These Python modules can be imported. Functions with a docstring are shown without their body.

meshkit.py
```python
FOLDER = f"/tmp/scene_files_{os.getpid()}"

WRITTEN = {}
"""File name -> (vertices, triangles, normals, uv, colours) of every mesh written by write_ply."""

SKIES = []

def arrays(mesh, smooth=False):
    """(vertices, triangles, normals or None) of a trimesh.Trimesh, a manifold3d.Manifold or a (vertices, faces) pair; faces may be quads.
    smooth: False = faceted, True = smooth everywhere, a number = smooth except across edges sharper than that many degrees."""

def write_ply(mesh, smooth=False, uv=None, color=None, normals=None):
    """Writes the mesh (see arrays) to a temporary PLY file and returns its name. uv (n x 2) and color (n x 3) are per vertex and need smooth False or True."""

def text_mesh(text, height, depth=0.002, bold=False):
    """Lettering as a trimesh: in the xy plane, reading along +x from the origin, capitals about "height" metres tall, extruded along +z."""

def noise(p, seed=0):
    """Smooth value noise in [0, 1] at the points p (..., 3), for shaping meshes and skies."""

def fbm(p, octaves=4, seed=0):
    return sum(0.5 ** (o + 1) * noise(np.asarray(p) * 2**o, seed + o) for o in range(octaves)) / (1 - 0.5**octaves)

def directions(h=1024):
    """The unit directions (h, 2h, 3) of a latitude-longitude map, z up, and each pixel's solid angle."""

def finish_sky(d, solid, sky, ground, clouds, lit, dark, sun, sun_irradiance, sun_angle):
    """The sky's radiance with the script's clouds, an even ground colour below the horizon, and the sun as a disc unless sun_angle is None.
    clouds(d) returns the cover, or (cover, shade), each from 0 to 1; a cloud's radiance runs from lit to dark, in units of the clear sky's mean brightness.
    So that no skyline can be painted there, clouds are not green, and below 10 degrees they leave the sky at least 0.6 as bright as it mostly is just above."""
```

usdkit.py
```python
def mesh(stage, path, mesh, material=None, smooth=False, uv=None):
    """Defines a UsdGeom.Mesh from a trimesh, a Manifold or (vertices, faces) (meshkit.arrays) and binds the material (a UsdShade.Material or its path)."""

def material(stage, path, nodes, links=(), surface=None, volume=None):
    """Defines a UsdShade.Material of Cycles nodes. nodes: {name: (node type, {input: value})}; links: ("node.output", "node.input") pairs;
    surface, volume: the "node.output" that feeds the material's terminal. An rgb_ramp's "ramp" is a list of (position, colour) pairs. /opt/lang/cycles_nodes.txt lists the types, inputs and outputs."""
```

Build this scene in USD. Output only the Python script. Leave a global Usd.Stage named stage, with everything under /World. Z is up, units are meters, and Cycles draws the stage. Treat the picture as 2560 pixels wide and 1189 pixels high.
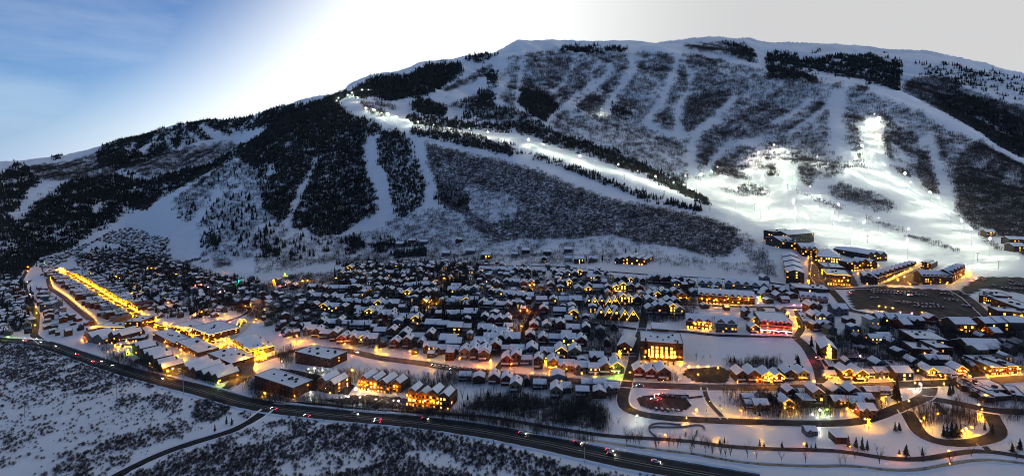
import math, random
import numpy as np
import shapely
from scipy.interpolate import PchipInterpolator
from scipy.ndimage import gaussian_filter, map_coordinates
from PIL import Image, ImageDraw
from pxr import Usd, UsdGeom, UsdLux, UsdShade, Sdf, Gf, Vt
import usdkit, meshkit

stage = Usd.Stage.CreateInMemory()
UsdGeom.SetStageUpAxis(stage, UsdGeom.Tokens.z)
UsdGeom.SetStageMetersPerUnit(stage, 1.0)
WORLD = UsdGeom.Xform.Define(stage, '/World')
stage.SetDefaultPrim(WORLD.GetPrim())
UsdGeom.Scope.Define(stage, '/World/Looks')

# ---------------------------------------------------------------- camera, sky, sun, exposure
S = 1.4
F, CX, HOR, CAMZ = 1280.0, 1280.0, 430.0, 120.0 * 1.4      # photograph is 2560 wide: 90 degrees across, eye level at row 430
EXPOSURE = 0.22
SUN_AZ, SUN_EL = -0.12, 0.062                       # the sun is about to rise behind the mountain
SKY_STRENGTH = 0.10
SKY_TINT = (0.82, 1.10, 1.65)
CLOUD_FAR, CLOUD_SUN = (5.95, 5.9, 5.8), (12.0, 12.2, 11.8)
cam = UsdGeom.Camera.Define(stage, '/World/camera')
cam.CreateHorizontalApertureAttr(36.0)
cam.CreateVerticalApertureAttr(36.0 * 475 / 1024)
cam.CreateFocalLengthAttr(18.0)
cam.CreateVerticalApertureOffsetAttr(-(594.5 - HOR) / 2560 * 36.0)
cam.CreateClippingRangeAttr(Gf.Vec2f(1.0, 60000.0))
cam.CreateExposureAttr(EXPOSURE)
cam.AddTranslateOp().Set(Gf.Vec3d(0, 0, CAMZ))
cam.AddRotateXOp().Set(90.0)

sky_mat = usdkit.material(stage, '/World/Looks/sky', {
    'sky': ('sky_texture', {'sky_type': 'single_scattering', 'sun_disc': False, 'sun_elevation': SUN_EL, 'sun_rotation': SUN_AZ,
                            'altitude': 2100.0, 'air_density': 1.0, 'aerosol_density': 1.0, 'ozone_density': 2.0}),
    'tint': ('mix_color', {'blend_type': 'multiply', 'fac': 1.0, 'b': SKY_TINT, 'use_clamp': False}),
    'tc': ('texture_coordinate', {}), 'sep': ('separate_xyz', {}),
    # a thin bright sheet of cloud over the mountain and far overhead, from the glow round to the right
    'az': ('map_range', {'range_type': 'smoothstep', 'from_min': -0.80, 'from_max': -0.42, 'to_min': 0.0, 'to_max': 1.0}),
    'zs': ('math', {'math_type': 'multiply_add', 'value2': -0.9}),
    'el': ('map_range', {'range_type': 'smoothstep', 'from_min': 0.50, 'from_max': 1.0, 'to_min': 1.0, 'to_max': 0.0}),
    'fr': ('map_range', {'range_type': 'smoothstep', 'from_min': -0.35, 'from_max': 0.25, 'to_min': 0.0, 'to_max': 1.0}),  # unseen cloud overhead and behind the view, added to brighten the snow
    'm1': ('math', {'math_type': 'multiply'}), 'm2': ('math', {'math_type': 'multiply'}),
    'map': ('mapping', {'scale': (1.0, 1.0, 5.0), 'rotation': (0.0, 0.30, 0.6)}),
    'noise': ('noise_texture', {'scale': 2.6, 'detail': 5.0, 'roughness': 0.55}),
    'nr': ('map_range', {'from_min': 0.40, 'from_max': 0.85, 'to_min': 0.0, 'to_max': 0.22, 'clamp': True}),
    'add': ('math', {'math_type': 'maximum'}), 'cl': ('math', {'math_type': 'minimum', 'value2': 0.94}),
    # brightest where the sun is about to rise
    'gl': ('map_range', {'range_type': 'smoothstep', 'from_min': -0.20, 'from_max': 0.42, 'to_min': 1.0, 'to_max': 0.0}),
    'cc': ('mix_color', {'a': CLOUD_FAR, 'b': CLOUD_SUN, 'use_clamp': False}),
    'cloud': ('mix_color', {'use_clamp': False}),
    'low': ('map_range', {'range_type': 'smoothstep', 'from_min': 0.0, 'from_max': 0.17, 'to_min': 0.85, 'to_max': 0.0}), 'air': ('mix_color', {'b': (2.75, 4.2, 6.9), 'use_clamp': False}),
    'bg': ('background_shader', {'strength': SKY_STRENGTH}),
}, [('sky.color', 'tint.a'), ('tint.result', 'air.a'), ('sep.z', 'low.value'), ('low.result', 'air.fac'), ('air.result', 'cloud.a'), ('tc.generated', 'sep.vector'), ('sep.z', 'zs.value1'), ('sep.x', 'zs.value3'), ('zs.value', 'az.value'), ('sep.z', 'el.value'), ('sep.y', 'fr.value'),
    ('az.result', 'm1.value1'), ('el.result', 'm1.value2'), ('m1.value', 'm2.value1'), ('fr.result', 'm2.value2'), ('tc.generated', 'map.vector'),
    ('map.vector', 'noise.vector'), ('noise.fac', 'nr.value'), ('m2.value', 'add.value1'), ('nr.result', 'add.value2'), ('add.value', 'cl.value1'), ('cl.value', 'cloud.fac'),
    ('sep.x', 'gl.value'), ('gl.result', 'cc.fac'), ('cc.result', 'cloud.b'), ('cloud.result', 'bg.color')], surface='bg.background')
dome = UsdLux.DomeLight.Define(stage, '/World/sky')
UsdShade.MaterialBindingAPI.Apply(dome.GetPrim()).Bind(sky_mat)
dome.GetPrim().SetCustomDataByKey('kind', 'structure')

sun = UsdLux.DistantLight.Define(stage, '/World/sun')
sun.CreateIntensityAttr(0.5)
sun.CreateAngleAttr(0.5)
sun.CreateNormalizeAttr(True)
sun.CreateColorAttr(Gf.Vec3f(1.0, 0.93, 0.84))
# shines along -z: turn -z to point away from the sun
sun.AddRotateZOp().Set(-math.degrees(SUN_AZ))
sun.AddRotateXOp().Set(-(90.0 - math.degrees(SUN_EL)))

# ---------------------------------------------------------------- helpers
_used = {}
def numbered(parent, name):
    key = (parent, name)
    n = _used.get(key, -1) + 1
    _used[key] = n
    return f'{parent}/{name}' if n == 0 else f'{parent}/{name}_{n:03d}'

def tag(p, label=None, cat=None, group=None, kind=None):
    for k, v in (('label', label), ('category', cat), ('group', group), ('kind', kind)):
        if v:
            p.SetCustomDataByKey(k, v)

def put(name, mesh, mat, parent='/World', smooth=False, prim=None, label=None, cat=None, group=None, kind=None):
    path = numbered(parent, name)
    m = usdkit.mesh(stage, path, mesh, mat, smooth=smooth)
    tag(m.GetPrim(), label, cat, group, kind)
    return path

def thing(name, label, cat, group=None, loc=(0, 0, 0), rz=0.0, scale=1.0):
    path = numbered('/World', name)
    x = UsdGeom.Xform.Define(stage, path)
    x.AddTranslateOp().Set(Gf.Vec3d(*map(float, loc)))
    if rz: x.AddRotateZOp().Set(float(math.degrees(rz)))
    if np.ndim(scale) or scale != 1.0:
        s = (scale,) * 3 if np.ndim(scale) == 0 else scale
        x.AddScaleOp().Set(Gf.Vec3f(*map(float, s)))
    tag(x.GetPrim(), label, cat, group)
    return path

def copy_of(proto, name, label, cat, group, loc, rz=0.0, scale=1.0):
    path = thing(name, label, cat, group, loc, rz, scale)
    p = stage.GetPrimAtPath(path)
    p.GetReferences().AddInternalReference(proto)
    p.SetInstanceable(True)
    return path

class MB:
    """collects triangles of simple shapes into one mesh"""
    def __init__(self): self.v, self.f, self.n = [], [], 0
    def add(self, v, f):
        v = np.asarray(v, float); f = np.asarray(f, int)
        self.v.append(v); self.f.append(f + self.n); self.n += len(v)
        return self
    def quad(self, a, b, c, d): return self.add([a, b, c, d], [[0, 1, 2], [0, 2, 3]])
    def box(self, x0, x1, y0, y1, z0, z1):
        v = [(x, y, z) for z in (z0, z1) for y in (y0, y1) for x in (x0, x1)]
        return self.add(v, [[0, 2, 3], [0, 3, 1], [4, 5, 7], [4, 7, 6], [0, 1, 5], [0, 5, 4], [2, 6, 7], [2, 7, 3], [0, 4, 6], [0, 6, 2], [1, 3, 7], [1, 7, 5]])
    def tube(self, a, b, r0, r1=None, k=6):
        a, b = np.asarray(a, float), np.asarray(b, float)
        r1 = r0 if r1 is None else r1
        d = b - a; d /= np.linalg.norm(d) + 1e-12
        s = np.cross(d, (0, 0, 1.0)) if abs(d[2]) < 0.9 else np.cross(d, (1.0, 0, 0))
        s /= np.linalg.norm(s); t = np.cross(d, s)
        an = np.arange(k) / k * 2 * math.pi
        ring = np.outer(np.cos(an), s) + np.outer(np.sin(an), t)
        v = np.vstack([a + ring * r0, b + ring * r1])
        f = []
        for i in range(k):
            j = (i + 1) % k
            f += [[i, j, k + j], [i, k + j, k + i]]
        for i in range(1, k - 1):
            f += [[0, i + 1, i], [k, k + i, k + i + 1]]
        return self.add(v, f)
    def poly_line(self, pts, r, k=4):
        for a, b in zip(pts[:-1], pts[1:]): self.tube(a, b, r, r, k)
        return self
    def prism(self, pts, z0, z1):
        """vertical extrusion of a convex polygon"""
        k = len(pts); pts = np.asarray(pts, float)
        v = np.vstack([np.c_[pts, np.full(k, z0)], np.c_[pts, np.full(k, z1)]])
        f = []
        for i in range(k):
            j = (i + 1) % k
            f += [[i, j, k + j], [i, k + j, k + i]]
        for i in range(1, k - 1): f += [[0, i + 1, i], [k, k + i, k + i + 1]]
        return self.add(v, f)
    def ball(self, c, r, n=1):
        import trimesh
        m = trimesh.creation.icosphere(n, r)
        return self.add(m.vertices + np.asarray(c, float), m.faces)
    @property
    def mesh(self): return np.vstack(self.v), np.vstack(self.f)
    def empty(self): return self.n == 0

# ---------------------------------------------------------------- the lie of the land
# For each direction px (a column of the photograph) the profile of the ground going away from the camera:
# the valley floor, foot of the slope, crest of the near hill, the bench behind it, the big face, its crest, and the ranges behind.
PX = np.array([-700, -300, 0, 150, 300, 370, 450, 530, 600, 660, 720, 780, 840, 890, 950, 1010, 1060, 1150, 1250, 1300, 1400, 1500, 1600, 1700, 1800, 1850, 1900, 1960, 2020, 2100, 2200, 2300, 2400, 2480, 2560, 2850, 3300], float)
def col(d):
    xs = sorted(d)
    return PchipInterpolator(xs, [d[x] for x in xs], extrapolate=True)(np.clip(PX, xs[0], xs[-1]))
def lin(d):
    xs = sorted(d)
    return np.interp(PX, xs, [d[x] for x in xs])
FOOT = lin({-300: 650, 0: 645, 100: 622, 200: 606, 300: 598, 400: 612, 450: 640, 520: 662, 650: 695, 720: 680, 760: 670, 850: 650, 950: 640, 1300: 640, 1600: 655, 1900: 690, 1960: 700, 2100: 695, 2560: 690})
C1R = lin({0: 575, 150: 560, 300: 545, 370: 520, 450: 470, 530: 430, 600: 386, 660: 350, 720: 302, 780: 282, 840: 262, 890: 256, 950: 285, 1010: 326, 1060: 348, 1150: 368, 1250: 388, 1300: 396, 1400: 421, 1500: 453, 1600: 488, 1700: 517, 1800: 548, 1850: 568, 1900: 605, 1960: 648, 2020: 648, 2100: 645, 2560: 652})
C1Y = lin({0: 1560, 300: 1950, 370: 2000, 600: 1900, 840: 1850, 890: 1800, 950: 1550, 1060: 1250, 1300: 1060, 1500: 940, 1700: 800, 1850: 680, 1900: 620, 1960: 530, 2020: 535, 2300: 530, 2560: 490})
C2R = lin({0: 520, 150: 510, 300: 505, 370: 508, 450: 478, 530: 440, 600: 396, 660: 362, 720: 312, 780: 290, 840: 262, 890: 240, 950: 258, 1010: 286, 1060: 302, 1150: 318, 1250: 336, 1300: 346, 1400: 372, 1500: 407, 1600: 443, 1700: 486, 1800: 524, 1850: 543, 1900: 562, 1960: 592, 2020: 592, 2300: 590, 2560: 600})
C2Y = lin({0: 2000, 300: 2300, 370: 2300, 600: 2250, 840: 2050, 890: 1980, 950: 1750, 1060: 1430, 1300: 1200, 1500: 1060, 1700: 900, 1850: 760, 1900: 700, 1960: 625, 2020: 630, 2300: 630, 2560: 570})
C3R = lin({0: 480, 150: 470, 300: 460, 370: 455, 450: 440, 530: 425, 600: 390, 660: 355, 720: 306, 780: 280, 840: 254, 890: 235, 950: 246, 1010: 262, 1060: 282, 1150: 300, 1250: 303, 1300: 304, 1400: 338, 1500: 368, 1600: 412, 1700: 464, 1800: 512, 1850: 532, 1900: 545, 1960: 548, 2020: 540, 2300: 532, 2560: 545})
C3Y = lin({0: 2500, 300: 2700, 370: 2700, 600: 2700, 840: 2300, 890: 2200, 950: 1950, 1060: 1600, 1300: 1330, 1500: 1180, 1700: 1000, 1850: 820, 1900: 780, 1960: 740, 2020: 750, 2300: 760, 2560: 680})
MR = lin({0: 440, 150: 430, 300: 402, 370: 395, 450: 385, 530: 370, 600: 350, 660: 318, 720: 290, 780: 268, 840: 250, 890: 230, 950: 225, 1060: 230, 1150: 235, 1250: 232, 1300: 235, 1400: 255, 1500: 275, 1600: 310, 1700: 350, 1800: 395, 1850: 405, 1900: 415, 1960: 415, 2020: 405, 2100: 395, 2200: 400, 2300: 420, 2400: 440, 2560: 475})
MY = lin({0: 3300, 300: 3500, 600: 3500, 840: 2700, 950: 2400, 1060: 2050, 1300: 1850, 1500: 1700, 1700: 1400, 1850: 1200, 1960: 1120, 2100: 1080, 2300: 1030, 2560: 900})
CMR = lin({-300: 405, 0: 409, 40: 408, 100: 412, 150: 392, 165: 399, 200: 396, 245: 384, 300: 356, 380: 337, 430: 322, 460: 307, 490: 304, 570: 305, 640: 292, 690: 269, 745: 267, 800: 245, 880: 226, 930: 201, 1010: 190, 1060: 164, 1150: 157, 1195: 145, 1250: 141, 1280: 128, 1315: 118, 1370: 117, 1400: 115, 1500: 121, 1560: 118, 1665: 126, 1700: 130, 1800: 141, 1920: 161, 1990: 175, 2050: 187, 2120: 200, 2200: 222, 2270: 247, 2330: 272, 2400: 308, 2450: 336, 2500: 370, 2560: 403, 2850: 500})
CMY = lin({0: 4300, 300: 4500, 600: 4300, 840: 3400, 950: 3300, 1060: 3200, 1300: 3000, 1560: 2800, 1700: 2600, 1850: 2350, 2020: 2050, 2200: 1750, 2400: 1450, 2560: 1300})
RR = lin({0: 425, 200: 410, 400: 350, 600: 315, 840: 255, 1060: 178, 1250: 150, 1400: 130, 1560: 128, 1665: 125, 1700: 112, 1800: 107, 1860: 110, 1890: 120, 1920: 115, 1970: 127, 2060: 118, 2110: 128, 2180: 142, 2230: 139, 2320: 147, 2350: 154, 2450: 172, 2500: 187, 2560: 199, 2850: 260})
RY = lin({0: 6500, 600: 6500, 840: 5500, 1300: 5000, 1700: 4600, 2020: 4200, 2300: 3700, 2560: 3200})
A0 = 0.075
C1Y, C2Y, C3Y, MY, CMY, RY = (a * S for a in (C1Y, C2Y, C3Y, MY, CMY, RY))
def vof(row): return (HOR - row) / F
_u = (PX - CX) / F
_uc = np.clip(_u, -1.15, 1.15)
FY = CAMZ / (A0 * _uc - vof(FOOT))
YG = np.concatenate([np.linspace(14, 240, 12), np.geomspace(252, 10600, 430)])
NU = 680
UG = np.sort(np.concatenate([np.linspace(-1.5, -1.04, 40), np.linspace(-1.035, 1.035, NU), np.linspace(1.04, 1.5, 40)]))
ZK = np.zeros((len(PX), len(YG)))
for i in range(len(PX)):
    ks = [(FY[i], A0 * _uc[i] * FY[i])]
    for r, y in ((C1R, C1Y), (C2R, C2Y), (C3R, C3Y), (MR, MY), (CMR, CMY)):
        ks.append((y[i], CAMZ + vof(r[i]) * y[i]))
    y, z = ks[-1]
    ks.append((y * 1.18, CAMZ + (vof(CMR[i]) - 0.035) * y * 1.18))
    ks.append((RY[i], CAMZ + vof(RR[i]) * RY[i]))
    ks.append((RY[i] * 1.2, CAMZ + (vof(RR[i]) - 0.06) * RY[i] * 1.2))
    ys = np.array([k[0] for k in ks]); zs = np.array([k[1] for k in ks])
    for j in range(1, len(ys)):
        ys[j] = max(ys[j], ys[j - 1] + 25)
    y0 = np.array([14.0, 210.0])
    yy = np.r_[y0, ys[0] * 0.6, ys[0] * 0.93, ys]; zz = np.r_[A0 * _uc[i] * y0, A0 * _uc[i] * ys[0] * 0.6, A0 * _uc[i] * ys[0] * 0.93, zs]
    ZK[i] = PchipInterpolator(yy, zz)(np.minimum(YG, yy[-1]))
ZC = PchipInterpolator(_u, ZK, axis=0)(np.clip(UG, _u[0], _u[-1]))
ZC = gaussian_filter(ZC, (2.0, 0))
# relief: gullies and lumps on the slopes, gentle swells in the foreground, none in the town
XG = UG[:, None] * YG[None, :]
YY = np.broadcast_to(YG[None, :], XG.shape)
footY = np.interp(UG, _u, FY)[:, None]
hill = np.clip((YY - footY * 1.03) / (footY * 0.25), 0, 1)
def fb(sx, sy, seed, o=4): return meshkit.fbm(np.stack([XG / sx, YY / sy, np.zeros_like(XG)], -1), o, seed) - 0.5
relief = fb(180, 290, 3) * 36 + fb(53, 84, 9, 3) * 8
ridge = 0.5 - np.abs(meshkit.fbm(np.stack([XG / 240 + 0.35 * YY / 240, YY / 980, np.zeros_like(XG)], -1), 4, 5) - 0.5) * 2
steep = np.clip((YY - np.interp(UG, _u, C3Y)[:, None]) / 420, 0, 1)
relief = relief * np.clip(YY / 2500, 0.15, 1.3) + ridge * 62 * steep * np.clip(YY / 2800, 0.3, 1.4)
crestfade = 1 - 0.75 * np.exp(-((YY / np.interp(UG, _u, CMY)[:, None] - 1) / 0.06) ** 2)
ZC = ZC + relief * hill * crestfade

def zat(x, y):
    x, y = np.atleast_1d(np.asarray(x, float)), np.maximum(np.atleast_1d(np.asarray(y, float)), 14.0)
    u = np.clip(x / y, UG[0], UG[-1])
    iu = np.interp(u, UG, np.arange(len(UG)))
    iy = np.interp(y, YG, np.arange(len(YG)))
    return map_coordinates(ZC, [iu, iy], order=1, mode='nearest')

def at(px, py):
    """the ground point that the photograph's pixel shows"""
    px, py = np.broadcast_arrays(np.asarray(px, float), np.asarray(py, float))
    sh = px.shape; px, py = px.ravel(), py.ravel()
    u, v = (px - CX) / F, (HOR - py) / F
    iu = np.interp(u, UG, np.arange(len(UG)))
    out = np.zeros((len(px), 3))
    for s in range(0, len(px), 4000):
        k = slice(s, s + 4000)
        i0 = np.clip(np.floor(iu[k]).astype(int), 0, len(UG) - 2); t = (iu[k] - i0)[:, None]
        z = ZC[i0] * (1 - t) + ZC[i0 + 1] * t
        d = z - (CAMZ + v[k][:, None] * YG[None, :])
        hit = d >= 0
        j = np.where(hit.any(1), hit.argmax(1), len(YG) - 1)
        j = np.maximum(j, 1)
        r = np.arange(len(j))
        a, b = d[r, j - 1], d[r, j]
        w = np.clip(np.where(hit.any(1), -a / np.where(np.abs(b - a) < 1e-9, 1, b - a), 1.0), 0, 1)
        Y = YG[j - 1] * (1 - w) + YG[j] * w
        out[k] = np.c_[u[k] * Y, Y, z[r, j - 1] * (1 - w) + z[r, j] * w]
    return out.reshape(sh + (3,))

def proj(x, y, z):
    return CX + F * x / y, HOR - F * (z - CAMZ) / y
# ---------------------------------------------------------------- what grows where (traced on the photograph, then sown on the real slopes)
def R5(*p): return [(x / 2.331, 90 + y / 2.331) for x, y in p]
def R6(*p): return [(640 + x / 1.948, 90 + y / 1.949) for x, y in p]
def R7(*p): return [(1280 + x / 1.948, 90 + y / 1.949) for x, y in p]
def R8(*p): return [(1920 + x / 1.948, 90 + y / 1.949) for x, y in p]
def RL(*p): return [(x / 3.223, 820 + y / 3.223) for x, y in p]
def RM(*p): return [(1060 + x / 4.114, 900 + y / 4.114) for x, y in p]
CON, BRU, FGR = (Image.new('L', (2560, 1189), 0) for _ in range(3))
def draw(im, dens, *polys):
    d = ImageDraw.Draw(im)
    for p in polys: d.polygon([(float(a), float(b)) for a, b in p], fill=int(dens * 255))
# left: far ski hills and the wooded valley side
draw(CON, .55, R5((-10, 1480), (-10, 1060), (100, 1060), (230, 980), (340, 900), (450, 830), (700, 820), (870, 850), (1000, 800), (1200, 760), (1492, 600), (1520, 640), (1400, 680), (1270, 760), (1050, 880), (930, 940), (850, 1010), (760, 1000), (640, 1100), (540, 1150), (430, 1230), (250, 1290)))
draw(CON, .75, R5((570, 690), (600, 655), (700, 615), (885, 572), (1000, 545), (1080, 512), (1170, 496), (1330, 502), (1492, 476), (1540, 470), (1540, 520), (1400, 560), (1250, 600), (1060, 640), (860, 720), (700, 780), (580, 760)))
draw(BRU, .6, R5((190, 760), (400, 740), (570, 690), (620, 780), (700, 790), (560, 840), (350, 850), (200, 830)), R5((700, 760), (1060, 660), (1300, 620), (1400, 640), (1200, 740), (1000, 790), (860, 830)))
draw(CON, .45, R5((300, 715), (355, 698), (365, 712), (320, 722)), R5((0, 840), (60, 780), (120, 860), (80, 930), (0, 920)), R5((60, 760), (110, 750), (190, 780), (120, 790)))
draw(CON, 0, R5((740, 690), (785, 615), (800, 640), (720, 720)), R5((800, 665), (930, 580), (925, 605), (860, 660), (820, 700)), R5((955, 592), (985, 598), (1020, 655), (990, 665)), R5((1088, 560), (1130, 575), (1185, 620), (1150, 628)), R5((1160, 520), (1345, 598), (1290, 618), (1200, 575)), R5((1072, 512), (1082, 512), (1078, 650), (1066, 650)), R5((1330, 540), (1400, 575), (1380, 590)), R5((1400, 540), (1460, 555), (1440, 570)))
draw(BRU, 0.05, R5((700, 800), (740, 765), (830, 810), (780, 855)), R5((480, 1000), (540, 990), (560, 1030)), R5((400, 920), (430, 910), (430, 935)), R5((210, 930), (300, 900), (330, 905), (240, 945)))
draw(CON, 0.05, R5((700, 800), (740, 765), (830, 810), (780, 855)), R5((510, 1000), (600, 960), (640, 1000), (560, 1040)), R5((700, 990), (800, 1010), (780, 1060), (730, 1070)), R5((60, 1060), (220, 1000), (210, 1030), (90, 1090)), R5((400, 920), (440, 905), (430, 940)))
draw(CON, .38, R5((0, 830), (60, 790), (120, 780), (180, 800), (230, 860), (150, 900), (110, 1000), (0, 1060)))
for w_, p_ in ((8, ((785, 615), (730, 690))), (9, ((925, 582), (870, 640), (830, 690))), (8, ((960, 590), (1010, 660))), (9, ((1090, 558), (1150, 600), (1185, 625))), (12, ((1165, 518), (1250, 560), (1345, 606))), (5, ((1075, 510), (1068, 650))), (9, ((1330, 538), (1400, 580))), (8, ((1400, 538), (1460, 562)))): ImageDraw.Draw(CON).line([(float(a), float(b)) for a, b in R5(*p_)], fill=0, width=w_)
# the near hill
draw(CON, .97, [(840, 262), (880, 288), (925, 305), (960, 325), (925, 340), (908, 370), (912, 410), (920, 450), (940, 485), (938, 535), (905, 545), (880, 572), (850, 590), (790, 590), (760, 572), (730, 577), (735, 540), (757, 492), (790, 412), (800, 392), (782, 405), (765, 440), (740, 480), (720, 540), (690, 562), (660, 520), (650, 470), (640, 420), (600, 395), (640, 352), (690, 312), (740, 290)])
draw(CON, .10, [(600, 395), (640, 420), (650, 470), (660, 520), (690, 562), (720, 577), (690, 600), (620, 590), (540, 560), (470, 520), (500, 450), (560, 415)])
draw(CON, .04, [(430, 500), (500, 455), (560, 415), (600, 395), (660, 520), (720, 580), (790, 595), (850, 592), (930, 600), (910, 640), (720, 655), (640, 640), (560, 640), (430, 540)])
draw(CON, .10, [(655, 425), (680, 410), (690, 435), (660, 450)], [(640, 465), (670, 440), (672, 465)])
draw(CON, 0, R5((1240, 920), (1320, 880), (1230, 1000), (1150, 1110), (1060, 1189), (990, 1189), (1100, 1080), (1210, 1000)), [(440, 640), (470, 590), (510, 570), (525, 580), (495, 640), (470, 660)])
draw(CON, .92, [(948, 330), (985, 328), (1020, 345), (1030, 370), (1045, 410), (1062, 460), (1060, 505), (1040, 530), (1000, 545), (985, 535), (979, 485), (971, 449), (948, 408), (943, 367)])
draw(BRU, .9, [(1065, 357), (1110, 370), (1200, 392), (1280, 409), (1350, 430), (1440, 470), (1530, 500), (1600, 512), (1700, 530), (1800, 556), (1840, 572), (1862, 592), (1850, 613), (1820, 640), (1780, 645), (1690, 620), (1600, 610), (1540, 590), (1480, 593), (1400, 603), (1330, 600), (1240, 608), (1170, 600), (1160, 540), (1110, 520), (1085, 450), (1068, 400)])
draw(BRU, .55, [(1160, 470), (1290, 490), (1290, 540), (1230, 560), (1170, 530)], [(960, 560), (1040, 530), (1110, 520), (1170, 560), (1240, 610), (1180, 625), (1060, 620), (1020, 600)])
draw(BRU, .14, [(1290, 600), (1480, 600), (1600, 615), (1780, 650), (1850, 640), (1940, 690), (1900, 690), (1600, 655), (1300, 640)])
draw(BRU, .55, [(1840, 575), (1870, 590), (1920, 640), (1945, 690), (1915, 690), (1860, 640)])
draw(BRU, .30, [(430, 510), (500, 455), (560, 418), (600, 398), (640, 430), (660, 520), (730, 580), (850, 595), (930, 600), (910, 650), (720, 660), (560, 640), (450, 540)])
for w_, p_ in ((26, R5((1290, 900), (1180, 1040), (1060, 1180))), (30, [(520, 575), (480, 620), (455, 655)]), (14, [(790, 400), (757, 490), (730, 560), (715, 620)])): ImageDraw.Draw(BRU).line([(float(a), float(b)) for a, b in p_], fill=0, width=w_)
draw(BRU, .32, [(640, 640), (720, 600), (850, 600), (960, 570), (1060, 620), (950, 640), (800, 660), (640, 690)], [(560, 600), (640, 640), (560, 660), (500, 640)])
draw(BRU, .6, R6((1060 - 640, 0), (0, 0)) if False else [(700, 655), (735, 640), (745, 655), (715, 675)], [(535, 650), (575, 645), (580, 665), (540, 672)])
draw(CON, .8, [(1095, 450), (1125, 470), (1168, 480), (1172, 520), (1155, 525), (1120, 515), (1090, 500)])
draw(CON, .55, [(930, 600), (960, 590), (1010, 605), (1060, 612), (1070, 640), (1000, 645), (930, 628)], [(655, 620), (700, 610), (700, 645), (660, 645)], [(870, 600), (905, 580), (900, 620), (870, 640)], [(500, 590), (540, 585), (545, 620), (510, 620)])
draw(CON, .85, [(1025, 325), (1100, 327), (1200, 342), (1282, 367), (1282, 392), (1180, 370), (1100, 350), (1025, 336)])
draw(CON, .7, R7((-10, 570), (110, 598), (250, 640), (400, 700), (540, 760), (620, 790), (780, 825), (930, 862), (925, 850), (780, 808), (620, 768), (540, 735), (400, 675), (250, 615), (110, 585), (-10, 560)))
draw(CON, .85, R7((-10, 370), (75, 410), (180, 460), (230, 480), (370, 520), (510, 565), (620, 625), (780, 690), (835, 735), (940, 800), (970, 832), (860, 785), (720, 715), (550, 650), (400, 590), (240, 545), (50, 480), (-10, 440)))
draw(BRU, .75, R7((480, 405), (560, 410), (660, 440), (740, 490), (820, 540), (865, 600), (860, 690), (835, 735), (780, 690), (790, 600), (720, 530), (640, 460), (560, 430)))
draw(CON, .65, [(1020, 290), (1100, 300), (1160, 308), (1282, 315), (1282, 332), (1200, 325), (1080, 321), (1020, 302)])
draw(CON, .3, [(1160, 250), (1280, 270), (1380, 320), (1290, 310), (1160, 300)])
draw(CON, .95, [(1028, 262), (1045, 248), (1090, 258), (1115, 275), (1108, 291), (1060, 286), (1035, 275)])
draw(CON, .92, [(880, 232), (930, 203), (945, 195), (1010, 195), (1070, 168), (1100, 165), (1150, 160), (1155, 182), (1135, 200), (1090, 225), (1050, 242), (1020, 242), (980, 252), (930, 240), (900, 245)])
draw(BRU, .8, [(1100, 232), (1180, 192), (1210, 172), (1216, 178), (1180, 215), (1160, 240), (1120, 250)], [(900, 258), (930, 262), (965, 285), (960, 292), (925, 285)], [(940, 255), (990, 268), (985, 275), (945, 265)])
draw(CON, .6, [(640, 292), (690, 271), (745, 268), (840, 240), (880, 230), (840, 258), (740, 288), (660, 322)], [(1215, 180), (1240, 182), (1238, 215), (1222, 218)], [(1195, 225), (1235, 240), (1232, 268), (1200, 262)], [(1170, 150), (1200, 143), (1240, 143), (1200, 160)])
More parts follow.
